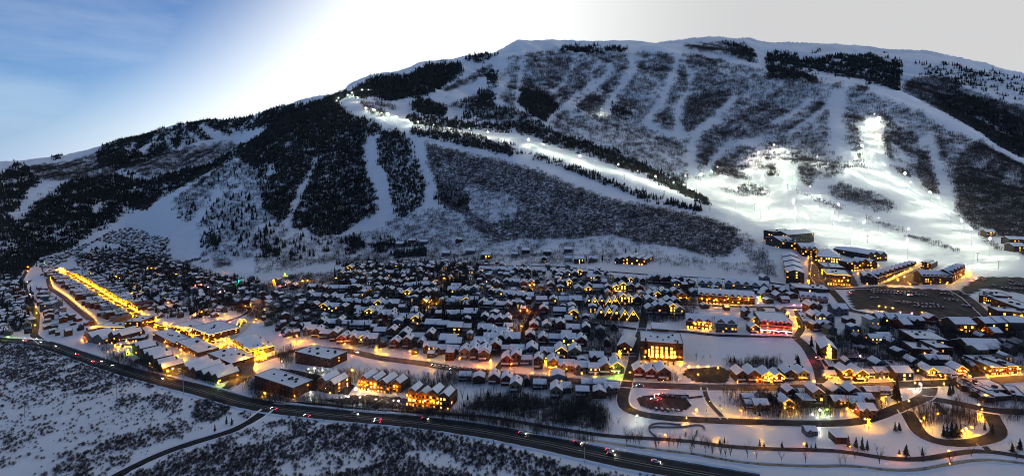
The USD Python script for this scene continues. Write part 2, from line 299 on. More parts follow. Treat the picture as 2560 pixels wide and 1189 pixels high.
# the big face: thin brush everywhere, the ski runs cut through it, thicker woods between
draw(BRU, .40, [(1250, 150), (1400, 128), (1560, 124), (1700, 138), (1850, 158), (1990, 185), (2120, 215), (2260, 262), (2400, 330), (2500, 395), (2560, 430), (2560, 600), (2480, 560), (2400, 500), (2330, 470), (2260, 430), (2140, 420), (2060, 450), (1960, 400), (1900, 400), (1850, 430), (1740, 450), (1650, 430), (1500, 370), (1400, 330), (1290, 320), (1180, 280), (1060, 260), (1190, 190)])
def run(w, *pts): ImageDraw.Draw(BRU).line([(float(a), float(b)) for a, b in pts], fill=0, width=int(w / 1.948), joint='curve')
run(26, *R7((65, 85), (50, 180), (30, 280), (25, 345), (90, 395), (160, 440), (240, 485))); run(22, *R7((292, 90), (290, 170), (245, 250), (180, 285))); run(58, *R7((600, 95), (585, 190), (520, 290), (450, 375))); run(30, *R7((420, 130), (385, 230), (290, 320), (210, 390), (160, 440))); run(34, *R7((490, 140), (425, 240), (330, 335), (240, 400)))
run(44, *R7((795, 80), (790, 150), (760, 250), (710, 340), (650, 425), (780, 485), (850, 495))); run(30, *R7((825, 105), (875, 180), (865, 270), (805, 350), (805, 440), (850, 500))); run(52, *R7((1095, 300), (1010, 400), (890, 490), (872, 600), (880, 690))); run(40, *R7((1230, 500), (1190, 520), (1060, 535), (980, 610), (930, 690))); run(30, *R7((300, 75), (600, 75), (800, 80), (1000, 110), (1247, 165)))
run(85, *R8((345, 225), (345, 300), (330, 420), (340, 540), (430, 610))); run(30, *R8((320, 320), (230, 390), (110, 460), (0, 505))); run(30, *R8((0, 440), (120, 380), (230, 310))); run(85, *R8((765, 480), (800, 600), (850, 720), (890, 840))); run(120, *R8((500, 400), (520, 600), (620, 680), (800, 800), (1000, 960))); run(60, *R8((120, 165), (400, 225), (700, 320), (900, 440), (1030, 500))); run(40, *R8((590, 470), (640, 560), (680, 620)))
run(70, *R6((1220, 110), (1160, 200), (1080, 260), (960, 300), (800, 310))); run(50, *R6((1240, 200), (1160, 300), (1200, 350))); run(40, *R6((740, 320), (730, 400)))
draw(BRU, .62, R7((70, 95), (290, 85), (285, 150), (230, 240), (170, 270), (100, 190), (68, 150)), R7((60, 170), (95, 215), (140, 270), (45, 260)))
draw(CON, .95, R7((45, 265), (130, 275), (180, 300), (228, 350), (155, 420), (60, 360), (40, 320)))
draw(BRU, .6, R7((275, 165), (335, 160), (325, 200), (280, 225)), R7((330, 110), (365, 115), (350, 150)), R7((365, 125), (410, 115), (400, 155), (365, 165)), R7((425, 110), (490, 105), (480, 135), (430, 130)))
draw(BRU, .75, R7((300, 240), (355, 210), (375, 225), (330, 275), (305, 275)), R7((235, 260), (285, 240), (270, 300), (240, 290)), R7((395, 175), (440, 155), (470, 160), (430, 210), (398, 215)), R7((510, 170), (550, 155), (540, 185)), R7((430, 265), (480, 210), (520, 195), (515, 235), (460, 280)))
draw(BRU, .75, R7((310, 350), (370, 300), (405, 275), (440, 300), (435, 355), (380, 375)), R7((205, 420), (250, 370), (300, 380), (300, 420), (230, 470)))
draw(BRU, .5, R7((510, 300), (560, 250), (600, 190), (640, 190), (680, 230), (720, 280), (700, 330), (650, 390), (620, 425), (560, 400), (540, 340)))
draw(CON, .4, R7((490, 340), (520, 330), (580, 370), (575, 410), (510, 400), (485, 405)))
draw(BRU, .8, R7((605, 135), (655, 130), (650, 165), (610, 160)), R7((665, 150), (720, 145), (780, 160), (770, 180), (680, 175)), R7((700, 85), (780, 90), (785, 140), (720, 130)), R7((725, 210), (745, 210), (740, 250)))
draw(BRU, .8, R7((800, 240), (850, 235), (850, 260), (830, 275), (800, 270)), R7((810, 195), (850, 195), (850, 230), (815, 235)), R7((820, 165), (855, 165), (855, 190), (825, 190)), R7((770, 310), (810, 290), (790, 325)), R7((700, 420), (740, 360), (770, 335), (775, 380), (795, 440), (790, 475), (740, 455)))
draw(BRU, .62, R7((840, 95), (900, 100), (1030, 130), (1000, 160), (870, 165), (850, 130)), R7((890, 185), (1000, 175), (1100, 220), (1160, 240), (1080, 260), (960, 290), (870, 275)))
draw(BRU, .85, R7((860, 300), (960, 280), (1060, 270), (1050, 310), (960, 400), (850, 480), (835, 440), (840, 350)))
draw(BRU, .55, R7((1020, 400), (1090, 330), (1110, 315), (1130, 340), (1100, 370)))
draw(BRU, .72, R7((920, 480), (1000, 440), (1060, 420), (1120, 380), (1255, 330), (1255, 450), (1180, 500), (1050, 515), (985, 540), (920, 515)))
draw(BRU, .85, R7((915, 545), (945, 530), (985, 560), (950, 635), (928, 635)), R7((970, 650), (1020, 600), (1060, 600), (1130, 540), (1160, 545), (1090, 610), (1100, 670), (1140, 680), (1160, 705), (1060, 690), (990, 680)))
draw(BRU, .32, R7((230, 400), (300, 370), (480, 400), (600, 450), (700, 540), (790, 620), (810, 670), (770, 690), (690, 650), (600, 600), (500, 560), (380, 520), (240, 470)), R7((1140, 640), (1150, 560), (1247, 540), (1247, 660)), R7((480, 420), (640, 460), (740, 560), (640, 560)))
draw(BRU, .6, R7((1010, 740), (1080, 750), (1140, 725), (1240, 740), (1245, 785), (1100, 780)))
draw(CON, .8, R7((240, 55), (420, 58), (420, 66), (330, 76), (240, 76)), R7((310, 78), (540, 58), (550, 75), (440, 88)))
draw(BRU, .55, R7((830, 65), (900, 42), (1010, 28), (1140, 42), (1180, 90), (1190, 130), (1100, 110), (900, 75)))
draw(CON, .55, R7((1010, 30), (1140, 42), (1180, 90), (1190, 128), (1120, 110)))
draw(CON, .75, R8((0, 80), (130, 85), (150, 120), (330, 100), (510, 100), (560, 120), (640, 160), (650, 200), (640, 260), (600, 265), (480, 215), (300, 185), (100, 150), (0, 138)))
draw(BRU, .85, R8((660, 270), (680, 220), (770, 200), (870, 210), (950, 260), (1100, 310), (1255, 350), (1255, 600), (1130, 540), (1040, 470), (860, 370), (700, 290)))
draw(CON, .6, R8((820, 300), (1000, 300), (1255, 420), (1255, 600), (1130, 540), (1040, 470), (900, 390)), R8((880, 165), (910, 160), (945, 210), (940, 290), (900, 260)), R8((560, 96), (640, 130), (650, 160), (600, 130)))
draw(BRU, 0.1, R8((990, 395), (1040, 400), (1145, 460), (1200, 500), (1150, 480), (1040, 420)))
draw(CON, 0.02, R8((990, 395), (1040, 400), (1145, 460), (1200, 500), (1150, 480), (1040, 420)), R8((140, 85), (200, 60), (300, 70), (320, 95), (160, 110)))
draw(CON, .12, R8((700, 150), (880, 140), (1247, 220), (1247, 330), (1100, 290), (950, 240), (760, 190)))
draw(CON, .8, R8((960, 165), (1090, 200), (1060, 200), (950, 180)), R8((0, 150), (120, 165), (240, 212), (230, 222), (60, 212), (0, 205)))
draw(BRU, .7, R8((0, 150), (120, 165), (150, 185), (120, 215), (60, 212), (0, 205)), R8((60, 210), (230, 210), (240, 240), (100, 250)), R8((0, 290), (70, 280), (90, 320), (0, 340)), R8((125, 310), (190, 305), (175, 330), (120, 330)))
draw(BRU, .8, R8((0, 490), (100, 440), (200, 390), (220, 320), (275, 320), (270, 350), (150, 430), (60, 500), (0, 515)), R8((0, 380), (110, 350), (100, 380), (0, 420)))
draw(BRU, .55, R8((170, 520), (260, 510), (300, 490), (300, 580), (240, 570), (190, 550)), R8((0, 460), (150, 500), (260, 440), (300, 460), (280, 510), (120, 530), (0, 540)), R8((400, 250), (490, 255), (460, 300), (400, 300)))
draw(BRU, .85, R8((100, 570), (150, 560), (220, 600), (215, 625), (150, 610)), R8((150, 640), (225, 630), (230, 700), (210, 735), (160, 710)), R8((0, 640), (30, 620), (50, 680), (0, 690)), R8((300, 620), (330, 615), (330, 660), (305, 665)))
draw(BRU, .8, R8((300, 240), (350, 230), (350, 265), (310, 265)), R8((440, 250), (490, 255), (480, 280), (445, 270)), R8((385, 400), (475, 385), (470, 420), (390, 425)), R8((400, 440), (440, 440), (450, 600), (420, 570)), R8((560, 455), (590, 455), (610, 620), (575, 570)), R8((590, 470), (640, 455), (740, 490), (730, 520), (640, 540), (590, 510)), R8((555, 390), (610, 390), (610, 450), (580, 450)))
draw(BRU, .6, R8((670, 355), (720, 360), (750, 380), (740, 395), (680, 390)), R8((640, 540), (720, 530), (740, 560), (720, 600), (680, 590)))
draw(BRU, .9, R8((720, 670), (740, 560), (770, 545), (800, 640), (825, 730), (820, 785), (760, 740)), R8((600, 640), (690, 650), (710, 700), (640, 670)), R8((820, 480), (860, 500), (870, 600), (850, 590)))
draw(BRU, .7, R8((300, 740), (340, 720), (450, 750), (560, 790), (620, 830), (600, 860), (540, 860), (420, 820), (310, 790)))
draw(BRU, .9, R8((940, 560), (1040, 510), (1100, 560), (1255, 640), (1255, 1080), (1180, 1000), (1060, 940), (980, 910), (910, 850), (930, 780), (900, 680)))
draw(BRU, .45, R8((1000, 620), (1080, 600), (1060, 660), (1010, 650)), R8((1150, 680), (1220, 650), (1230, 720), (1160, 740)))
draw(BRU, .55, R8((130, 755), (240, 795), (385, 852), (375, 860), (230, 805), (125, 765)), R8((480, 885), (700, 970), (820, 1010), (930, 1050), (925, 1060), (800, 1020), (680, 980), (480, 895)), R8((920, 870), (980, 900), (1100, 1010), (1160, 1060), (1100, 1040), (960, 905)))
# the foreground slope beyond the highway, and the creek side
draw(FGR, .04, [(0, 870), (100, 870), (300, 930), (480, 985), (640, 1045), (1300, 1125), (1650, 1189), (0, 1189)])
draw(FGR, .55, RL((0, 110), (250, 130), (500, 200), (750, 290), (1000, 370), (1200, 430), (1260, 490), (1100, 450), (950, 490), (800, 490), (600, 530), (300, 480), (0, 410)))
draw(FGR, .24, RL((0, 410), (300, 480), (600, 530), (800, 490), (940, 500), (850, 560), (600, 600), (150, 640), (0, 700)))
draw(FGR, .5, RL((960, 560), (1100, 520), (1450, 560), (1470, 640), (1200, 660), (900, 640)))
draw(FGR, .10, RL((550, 700), (900, 660), (1480, 680), (1540, 830), (1300, 880), (900, 860), (600, 980), (480, 900)))
draw(FGR, .62, RL((440, 1080), (480, 1020), (850, 880), (1130, 840), (1480, 730), (1540, 820), (1450, 900), (1100, 970), (1020, 1080), (800, 1195), (430, 1195)))
draw(FGR, .85, RL((1550, 650), (1600, 570), (1780, 580), (1870, 650), (1800, 720), (1720, 770), (1560, 740)), RL((1920, 700), (1990, 660), (2030, 710), (1970, 740)))
draw(FGR, .26, RL((0, 720), (150, 740), (350, 700), (450, 800), (350, 950), (0, 1010)), RL((0, 1000), (200, 1050), (100, 1130), (0, 1140)), RL((250, 1189), (330, 1160), (420, 1189)))
draw(FGR, .85, [(640, 1065), (700, 1045), (830, 1060), (960, 1065), (1090, 1083), (1240, 1112), (1330, 1138), (1400, 1158), (1500, 1180), (1560, 1189), (310, 1189), (400, 1155), (480, 1125), (580, 1090)])
draw(FGR, .28, [(650, 1070), (720, 1060), (730, 1080), (640, 1110), (560, 1120)], [(700, 1160), (800, 1130), (950, 1125), (930, 1160), (800, 1189), (690, 1189)], [(1000, 1140), (1070, 1120), (1160, 1160), (1300, 1189), (1180, 1189)])
draw(BRU, .8, RM((620, 350), (900, 360), (1300, 430), (1700, 400), (1850, 500), (1900, 620), (1850, 740), (1300, 650), (800, 560), (500, 520), (380, 520)))
draw(BRU, .8, [(640, 1005), (900, 1022), (1060, 1043), (1180, 1055), (1480, 1108), (1480, 1100), (1180, 1040), (1060, 1030), (900, 1010), (640, 990)])
draw(BRU, .55, [(690, 890), (720, 870), (740, 890), (720, 920)], [(260, 890), (330, 900), (330, 930), (400, 945), (300, 920)], [(600, 960), (640, 950), (760, 985), (640, 990)])
# trees and shrubs of the town
draw(BRU, .35, [(840, 598), (1060, 625), (1240, 612), (1240, 690), (850, 665)], [(1240, 612), (1540, 600), (1530, 660), (1240, 662)])
draw(BRU, .74, [(180, 640), (400, 640), (640, 720), (720, 690), (1200, 660), (1240, 680), (1200, 880), (900, 870), (640, 800), (400, 700)])
draw(BRU, .58, [(1200, 680), (1560, 700), (1560, 920), (1200, 890)], [(1560, 700), (1740, 720), (1740, 800), (1620, 810), (1560, 780)], [(2170, 800), (2560, 830), (2560, 930), (2400, 930), (2200, 930), (2060, 915), (2060, 905), (2200, 895)])
draw(BRU, .45, [(1640, 955), (1660, 925), (1700, 955)], [(1840, 988), (2200, 985), (2200, 1035), (1880, 1045)], [(1100, 930), (1540, 972), (1540, 1010), (1300, 970), (1100, 955)], [(740, 930), (1000, 935), (1130, 960), (1140, 1010), (1000, 985), (880, 960), (760, 975)], [(2380, 1003), (2560, 1010), (2560, 1024), (2450, 1012)], [(1600, 700), (1640, 700), (1640, 750), (1600, 750)], [(250, 870), (330, 895), (420, 945), (300, 915)], [(2060, 860), (2200, 850), (2210, 895), (2100, 895)])
draw(CON, .10, [(185, 650), (240, 625), (330, 620), (420, 655), (520, 685), (640, 700), (655, 740), (628, 765), (540, 790), (440, 800), (330, 760), (270, 720)], [(0, 690), (60, 700), (80, 760), (60, 835), (0, 835)], [(840, 660), (1200, 660), (1200, 860), (860, 850)])
draw(BRU, .6, [(1820, 905), (1950, 905), (1960, 920), (1900, 925), (1820, 925)], [(2080, 850), (2160, 820), (2180, 870), (2110, 900)], [(2180, 820), (2280, 840), (2280, 890), (2190, 890)], [(2360, 850), (2380, 870), (2560, 870), (2560, 850), (2500, 860)], [(2380, 950), (2440, 970), (2470, 1000), (2400, 990)])
draw(BRU, .35, [(1820, 985), (1870, 985), (1870, 1030), (1820, 1020)], [(2290, 1015), (2440, 1015), (2450, 1060), (2380, 1080), (2280, 1060)], [(2500, 1040), (2560, 1030), (2560, 1070), (2520, 1060)])
con_a, bru_a, fgr_a = (gaussian_filter(np.asarray(i, float) / 255, s_) for i, s_ in ((CON, 3.0), (BRU, 2.0), (FGR, 3.0)))
def look_up(a, x, y, z):
    px, py = proj(x, y, z)
    return map_coordinates(a, [np.clip(py, 0, 1188), np.clip(px, 0, 2559)], order=1)

# ---------------------------------------------------------------- ground
def simple(name, color, rough=0.6, var=0.12, scale=0.6, metallic=0.0, spec=0.15):
    c = np.array(color)
    return usdkit.material(stage, f'/World/Looks/{name}', {
        'g': ('geometry', {}), 'n': ('noise_texture', {'scale': scale, 'detail': 3.0}),
        'o': ('object_info', {}), 'ad': ('math', {'math_type': 'multiply_add', 'value2': 0.35, 'value3': -0.17}), 's': ('math', {'math_type': 'add'}),
        'r': ('rgb_ramp', {'ramp': [(0.2, tuple(c * (1 - var * 1.6))), (0.8, tuple(np.minimum(c * (1 + var * 1.6), 0.95)))]}),
        'p': ('principled_bsdf', {'roughness': rough, 'metallic': metallic, 'specular_ior_level': spec})},
        [('g.position', 'n.vector'), ('o.random', 'ad.value1'), ('n.fac', 's.value1'), ('ad.value', 's.value2'), ('s.value', 'r.fac'), ('r.color', 'p.base_color')], surface='p.BSDF')
def glow(name, color, strength):
    return usdkit.material(stage, f'/World/Looks/{name}', {'e': ('emission', {'color': color, 'strength': strength})}, surface='e.emission')

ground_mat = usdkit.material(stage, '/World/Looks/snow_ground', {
    'g': ('geometry', {}), 'cov': ('attribute', {'attribute': 'cover_and_shade'}),
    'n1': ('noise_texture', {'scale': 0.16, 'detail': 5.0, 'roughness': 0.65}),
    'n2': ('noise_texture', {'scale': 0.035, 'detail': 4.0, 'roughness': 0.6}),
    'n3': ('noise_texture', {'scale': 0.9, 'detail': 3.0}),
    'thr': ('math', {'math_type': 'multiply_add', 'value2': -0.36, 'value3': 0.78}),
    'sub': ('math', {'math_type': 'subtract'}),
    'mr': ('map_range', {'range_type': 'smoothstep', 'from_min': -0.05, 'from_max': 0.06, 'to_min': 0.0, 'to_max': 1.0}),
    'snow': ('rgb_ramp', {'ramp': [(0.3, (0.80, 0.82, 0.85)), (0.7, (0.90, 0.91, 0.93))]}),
    'brush': ('rgb_ramp', {'ramp': [(0.3, (0.10, 0.095, 0.095)), (0.7, (0.20, 0.19, 0.19))]}),  # brush and litter tone, also painted in as shade beneath the trees
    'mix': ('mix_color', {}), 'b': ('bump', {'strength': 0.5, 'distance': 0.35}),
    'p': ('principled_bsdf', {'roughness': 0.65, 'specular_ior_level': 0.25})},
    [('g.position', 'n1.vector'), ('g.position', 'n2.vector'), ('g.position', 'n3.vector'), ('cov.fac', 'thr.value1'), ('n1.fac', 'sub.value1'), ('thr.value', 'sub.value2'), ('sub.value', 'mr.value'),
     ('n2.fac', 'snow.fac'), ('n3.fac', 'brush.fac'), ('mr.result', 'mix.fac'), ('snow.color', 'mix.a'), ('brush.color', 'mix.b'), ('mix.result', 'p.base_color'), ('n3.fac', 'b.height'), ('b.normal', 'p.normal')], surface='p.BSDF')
V = np.stack([XG, YY, ZC], -1).reshape(-1, 3)
nu, ny = ZC.shape
ii = np.arange(nu * ny).reshape(nu, ny)
q = np.stack([ii[:-1, :-1], ii[1:, :-1], ii[1:, 1:], ii[:-1, 1:]], -1).reshape(-1, 4)
Fc = np.vstack([q[:, [0, 1, 2]], q[:, [0, 2, 3]]])
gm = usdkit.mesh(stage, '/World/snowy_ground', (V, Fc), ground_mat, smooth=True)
cover_and_shade = np.clip(0.75 * look_up(con_a, *V.T) + 0.95 * look_up(bru_a, *V.T) + 0.45 * look_up(fgr_a, *V.T), 0, 1)  # low brush and litter, plus shade under the woods painted into the ground colour
cover_and_shade[V[:, 1] < 210] = 0.3
UsdGeom.PrimvarsAPI(gm).CreatePrimvar('cover_and_shade', Sdf.ValueTypeNames.FloatArray, 'vertex').Set(Vt.FloatArray.FromNumpy(cover_and_shade.astype(np.float32)))
tag(gm.GetPrim(), 'snow-covered valley floor and mountainsides', kind='structure')

# ---------------------------------------------------------------- trees and brush (uncountable stands are stuff)
rng = np.random.default_rng(11)
def conifer_mesh(seed, h=15.0, r=3.0, tiers=6, k=7):
    g = np.random.default_rng(seed); m = MB()
    m.tube((0, 0, -2.5), (0, 0, h * .25), .22, .18, 4)
    for t in range(tiers):
        f0 = t / tiers
        zb = h * (.06 + .80 * f0); zt = min(h, zb + h * (.34 - .10 * f0)); rr = r * (1 - f0) ** .85 + .18
        an = np.arange(k) / k * 2 * math.pi + g.uniform(0, 6)
        rad = rr * g.uniform(.62, 1.12, k); dz = g.uniform(-.35, .2, k)
        ring = np.c_[np.cos(an) * rad, np.sin(an) * rad, zb + dz]
        mid = np.c_[np.cos(an + math.pi / k) * rad * .55, np.sin(an + math.pi / k) * rad * .55, np.full(k, zb + .5)]
        v = np.vstack([ring, mid, [[g.uniform(-.1, .1), g.uniform(-.1, .1), zt]]])
        f = []
        for i in range(k):
            f += [[i, k + i, 2 * k], [k + i, (i + 1) % k, 2 * k]]
        m.add(v, f)
    return m
def bare_tree_mesh(seed, h=10.0, n=10, spread=2.8):
    g = np.random.default_rng(seed); m = MB()
    m.tube((0, 0, -2), (g.uniform(-.3, .3), g.uniform(-.3, .3), h * .8), .13, .05, 3)
    for i in range(n):
        z = h * g.uniform(.18, .75); a = g.uniform(0, 6.283); L = h * g.uniform(.2, .45)
        tip = np.array([math.cos(a) * spread * g.uniform(.5, 1), math.sin(a) * spread * g.uniform(.5, 1), min(z + L, h * 1.02)])
        b = np.array([0, 0, z]); s = np.array([-math.sin(a), math.cos(a), 0]) * g.uniform(.05, .11)
        m.add([b - s, b + s, tip], [[0, 1, 2]])
        t2 = tip + np.array([g.uniform(-.8, .8), g.uniform(-.8, .8), g.uniform(.3, 1.2)]); c = (b + tip) / 2
        m.add([c - s * .8, c + s * .8, t2], [[0, 1, 2]])
    return m
def bush_mesh(seed, h=1.6, r=1.25, n=52, w=.035):
    g = np.random.default_rng(seed); m = MB()
    for i in range(n):
        a = g.uniform(0, 6.283); rr = r * math.sqrt(g.uniform(0, 1)); a2 = a + g.uniform(-.5, .5)
        b = np.array([math.cos(a) * rr * .35, math.sin(a) * rr * .35, -.3])
        tip = np.array([math.cos(a2) * rr, math.sin(a2) * rr, h * (1 - .45 * (rr / r) ** 2) * g.uniform(.75, 1.05)])
        s = np.array([-math.sin(a), math.cos(a), g.uniform(-.4, .4)]) * w * g.uniform(.7, 1.8)
        mid = b * .4 + tip * .6
        m.add([b, mid + s, tip, mid - s], [[0, 1, 2], [0, 2, 3]])
        t2 = tip + np.array([g.uniform(-.35, .35), g.uniform(-.35, .35), g.uniform(-.1, .2)])
        m.add([mid - s * .6, mid + s * .6, t2], [[0, 1, 2]])
    return m
conifer_mat = simple('conifer_needles', (0.036, 0.040, 0.037), .8, .55, .06)
snow_mat = simple('snow', (0.86, 0.87, 0.90), .7, .04, .3)
aspen_mat = simple('bare_branches', (0.075, 0.064, 0.062), .85, .3, .2)
scrub_mat = simple('dry_scrub', (0.12, 0.105, 0.105), .85, .35, .3)
trunk_mat = simple('tree_bark', (0.07, 0.055, 0.045), .85, .2, .5)

def stand(mesh_fn, n, rad, seed, steep=0.0):
    g = np.random.default_rng(seed); m = MB()
    for i in range(n):
        a = g.uniform(0, 6.283); r = rad * math.sqrt((i + .3) / n)
        v, f = mesh_fn(seed * 50 + i).mesh
        s = g.uniform(.42, 1.2); c, si = math.cos(a * 3), math.sin(a * 3)
        m.add(np.c_[(v[:, 0] * c - v[:, 1] * si) * s + r * math.cos(a), (v[:, 0] * si + v[:, 1] * c) * s + r * math.sin(a), v[:, 2] * s], f)
    return m.mesh
def scatter(name, label, protos, mat, pts, scales, zscale=None):
    pi = UsdGeom.PointInstancer.Define(stage, f'/World/{name}')
    targets = []
    for k, pm in enumerate(protos):
        usdkit.mesh(stage, f'/World/{name}/plant_{k:03d}' if k else f'/World/{name}/plant', pm, mat)
        targets.append(Sdf.Path(f'/World/{name}/plant_{k:03d}' if k else f'/World/{name}/plant'))
    pi.CreatePrototypesRel().SetTargets(targets)
    n = len(pts)
    pi.CreatePositionsAttr(Vt.Vec3fArray.FromNumpy(np.asarray(pts, np.float32)))
    pi.CreateProtoIndicesAttr(Vt.IntArray.FromNumpy(rng.integers(0, len(protos), n).astype(np.int32)))
    an = rng.uniform(0, 2 * math.pi, n)
    qs = np.zeros((n, 4), np.float16); qs[:, 2] = np.sin(an / 2); qs[:, 3] = np.cos(an / 2)
    pi.CreateOrientationsAttr(Vt.QuathArray.FromNumpy(qs))
    sc = np.asarray(scales); sc = np.stack([sc, sc, sc * rng.uniform(.8, 1.25, n)], -1)
    pi.CreateScalesAttr(Vt.Vec3fArray.FromNumpy(sc.astype(np.float32)))
    tag(pi.GetPrim(), label, kind='stuff')
    return n
def sow(a, n, ylo, yhi, power=1.0, ulim=1.04, csize=22.0, cmin=0.0, bias=0.0):
    """random ground points, kept where the map says something grows; thinner with distance"""
    u = rng.uniform(-ulim, ulim, n)
    # density per area ~ Y^-power  ->  pdf of Y ~ Y^(1-power)
    e = 2.0 - power
    y = (rng.uniform(ylo ** e, yhi ** e, n)) ** (1 / e) if e > 0.01 else np.exp(rng.uniform(math.log(ylo), math.log(yhi), n))
    x = u * y; z = zat(x, y)
    d = look_up(a, x, y, z)
    clump = meshkit.fbm(np.stack([x / csize, y / csize, z * 0], -1), 3, 4)
    keep = rng.uniform(0, 1, n) < d * np.clip((clump - .28) * 4.2 + (d > .8) * .6 + bias, cmin * (d > .5), 1)
    px, py = proj(x, y, z)
    keep &= (px > -10) & (px < 2570) & (py < 1200)
    return np.stack([x, y, z], -1)[keep]
# forests
P = sow(con_a, 330000, 580, 7300, 1.45)
scatter('conifer_forest', 'dark evergreen forest on the mountainsides', [stand(lambda s: conifer_mesh(s, 15, 3.2, 4, 5), 5, 8.5, 70 + k) for k in range(5)], conifer_mat, P - [0, 0, .5], np.clip(P[:, 1] / 2100, .75, 2.0) * rng.uniform(.75, 1.25, len(P)))
print('conifer stands', len(P))
Pb = sow(np.maximum(bru_a, con_a * .22), 420000, 300, 7300, 1.45, bias=.3)
scatter('bare_aspen_woods', 'leafless grey aspen and oak brush on the slopes', [stand(lambda s: bare_tree_mesh(s, 9.0, 11, 2.6), 13, 9.0, 20 + k) for k in range(5)], aspen_mat, Pb, np.clip(Pb[:, 1] / 1700, .55, 2.0) * rng.uniform(.7, 1.25, len(Pb)))
print('aspen stands', len(Pb))
Pf = sow(fgr_a, 270000, 260, 730, .3, csize=9.0, cmin=.12)
scatter('foreground_scrub', 'low leafless scrub poking through the snow', [bush_mesh(300 + k).mesh for k in range(6)], scrub_mat, Pf, rng.uniform(.4, 1.3, len(Pf)) ** 1.3)
print('scrub', len(Pf))
# ---------------------------------------------------------------- roads, parking lots, paths, creek: sheets laid on the ground
asphalt = simple('asphalt', (0.036, 0.036, 0.039), .85, .25, .15, spec=.12)
slush = simple('packed_slush', (0.055, 0.052, 0.054), .8, .35, .2, spec=.12)
packed = simple('packed_snow', (0.55, 0.56, 0.58), .6, .12, .3)
water_mat = simple('dark_water', (0.015, 0.018, 0.022), .1, .1, .5, spec=.5)
avenue_mat = simple('worn_slush', (0.105, 0.098, 0.095), .8, .3, .25, spec=.12)
paint = simple('road_paint', (0.55, 0.50, 0.30), .6, .1, .5)
bank_mat = snow_mat
def resample(p, step):
    d = np.r_[0, np.cumsum(np.linalg.norm(np.diff(p[:, :2], axis=0), axis=1))]
    n = max(2, int(d[-1] / step) + 1)
    t = np.linspace(0, d[-1], n)
    q = np.c_[np.interp(t, d, p[:, 0]), np.interp(t, d, p[:, 1])]
    if n > 6:
        q2 = gaussian_filter(q, (1.6, 0), mode='nearest'); q2[0], q2[-1] = q[0], q[-1]; q = q2
    return q
def line_on_ground(px, step=5.0): return resample(at([p[0] for p in px], [p[1] for p in px]), step)
def normals2(q):
    t = np.gradient(q, axis=0); t /= np.linalg.norm(t, axis=1, keepdims=True) + 1e-9
    return np.c_[-t[:, 1], t[:, 0]]
def strip(q, w, lift, off=0.0, cross=5):
    n = normals2(q); offs = np.linspace(-w / 2, w / 2, cross) + off
    pts = q[:, None, :] + n[:, None, :] * offs[None, :, None]
    z = zat(pts[..., 0], pts[..., 1]) + lift
    v = np.concatenate([pts, z[..., None]], -1).reshape(-1, 3)
    a = np.arange(len(q) * cross).reshape(len(q), cross)
    f = np.stack([a[:-1, :-1], a[1:, :-1], a[1:, 1:], a[:-1, 1:]], -1).reshape(-1, 4)
    return v, f[:, ::-1]
def berm(q, off, h=.7, w=1.6, seed=0):
    g = np.random.default_rng(seed); n = normals2(q)
    rows = []
    hh = h * g.uniform(.55, 1.25, len(q)); oo = off + g.uniform(-.25, .25, len(q))
    for k, zz in ((-w / 2, -.3), (-w * .15, 1.0), (w * .15, .9), (w / 2, -.3)):
        p = q + n * (oo + k)[:, None]
        rows.append(np.c_[p, zat(p[:, 0], p[:, 1]) + (hh * zz if zz > 0 else zz)])
    v = np.stack(rows, 1).reshape(-1, 3); a = np.arange(len(q) * 4).reshape(len(q), 4)
    f = np.stack([a[:-1, :-1], a[1:, :-1], a[1:, 1:], a[:-1, 1:]], -1).reshape(-1, 4)
    return v, f[:, ::-1]
_lift, ROADS = [0.10], []
def road(name, px, w, mat=asphalt, label=None, banks=.6, step=5.0):
    q = line_on_ground(px, step); _lift[0] += 0.004; ROADS.append((q, w))
    put(name, strip(q, w, _lift[0]), mat, smooth=True, label=label, kind='structure')
    if banks:
        m = MB()
        for sgn in (-1, 1): v, f = berm(q, sgn * (w / 2 + .7), banks, 1.8, len(q) + sgn); m.add(v, np.vstack([f[:, [0, 1, 2]], f[:, [0, 2, 3]]]))
        put('snow_bank', m.mesh, bank_mat, smooth=True, label='ploughed snow along the road edge', kind='structure')
    return q
HWY = [(-60, 842), (0, 850), (60, 853), (110, 859), (170, 879), (240, 903), (330, 932), (420, 955), (520, 980), (600, 1004), (700, 1022), (830, 1036), (960, 1047), (1060, 1056), (1150, 1068), (1230, 1080), (1376, 1109), (1520, 1141), (1640, 1164), (1760, 1184), (1900, 1208)]
MAIN = [(151, 681), (182, 694), (227, 721), (278, 754), (315, 774), (353, 797), (384, 812), (435, 831), (483, 842), (518, 852), (553, 864), (600, 880), (624, 897)]
SWEDE = [(120, 697), (126, 721), (161, 744), (192, 772), (227, 799), (238, 818)]
PARK = [(640, 905), (690, 890), (760, 868), (870, 876), (951, 895), (1057, 908), (1139, 922), (1230, 930), (1303, 943), (1425, 951), (1546, 959), (1620, 963), (1759, 968), (1912, 968), (2065, 968), (2172, 965), (2313, 959), (2454, 953), (2600, 944)]
qh = road('highway', HWY, 17.0, asphalt, 'two-way highway along the edge of town', 1.0)
put('lane_marking', strip(qh, .35, _lift[0] + .006, 0.0, 2), paint, label='thin line along the middle of the highway', kind='structure')
slush_line = simple('tyre_slush', (.13, .13, .135), .8, .5, .12, spec=.1)
for o_ in (-7.6, -2.1, 2.1, 7.6): put('slush_line', strip(qh, .7, _lift[0] + .010, o_, 2), slush_line, label='grey slush thrown up between the wheel tracks of the highway', kind='structure')
road('side_road', [(668, 1024), (650, 1037), (621, 1059), (574, 1081), (496, 1102), (403, 1133), (330, 1169), (270, 1200)], 9.0, asphalt, 'dark road curving uphill from the highway', 1.0)
qm = road('main_street', MAIN + [(612, 932), (577, 962), (556, 978)], 12.0, avenue_mat, 'main street between the lit shops', 0)
qs = road('main_street', SWEDE, 8.0, avenue_mat, 'back street below the lit shops', 0)
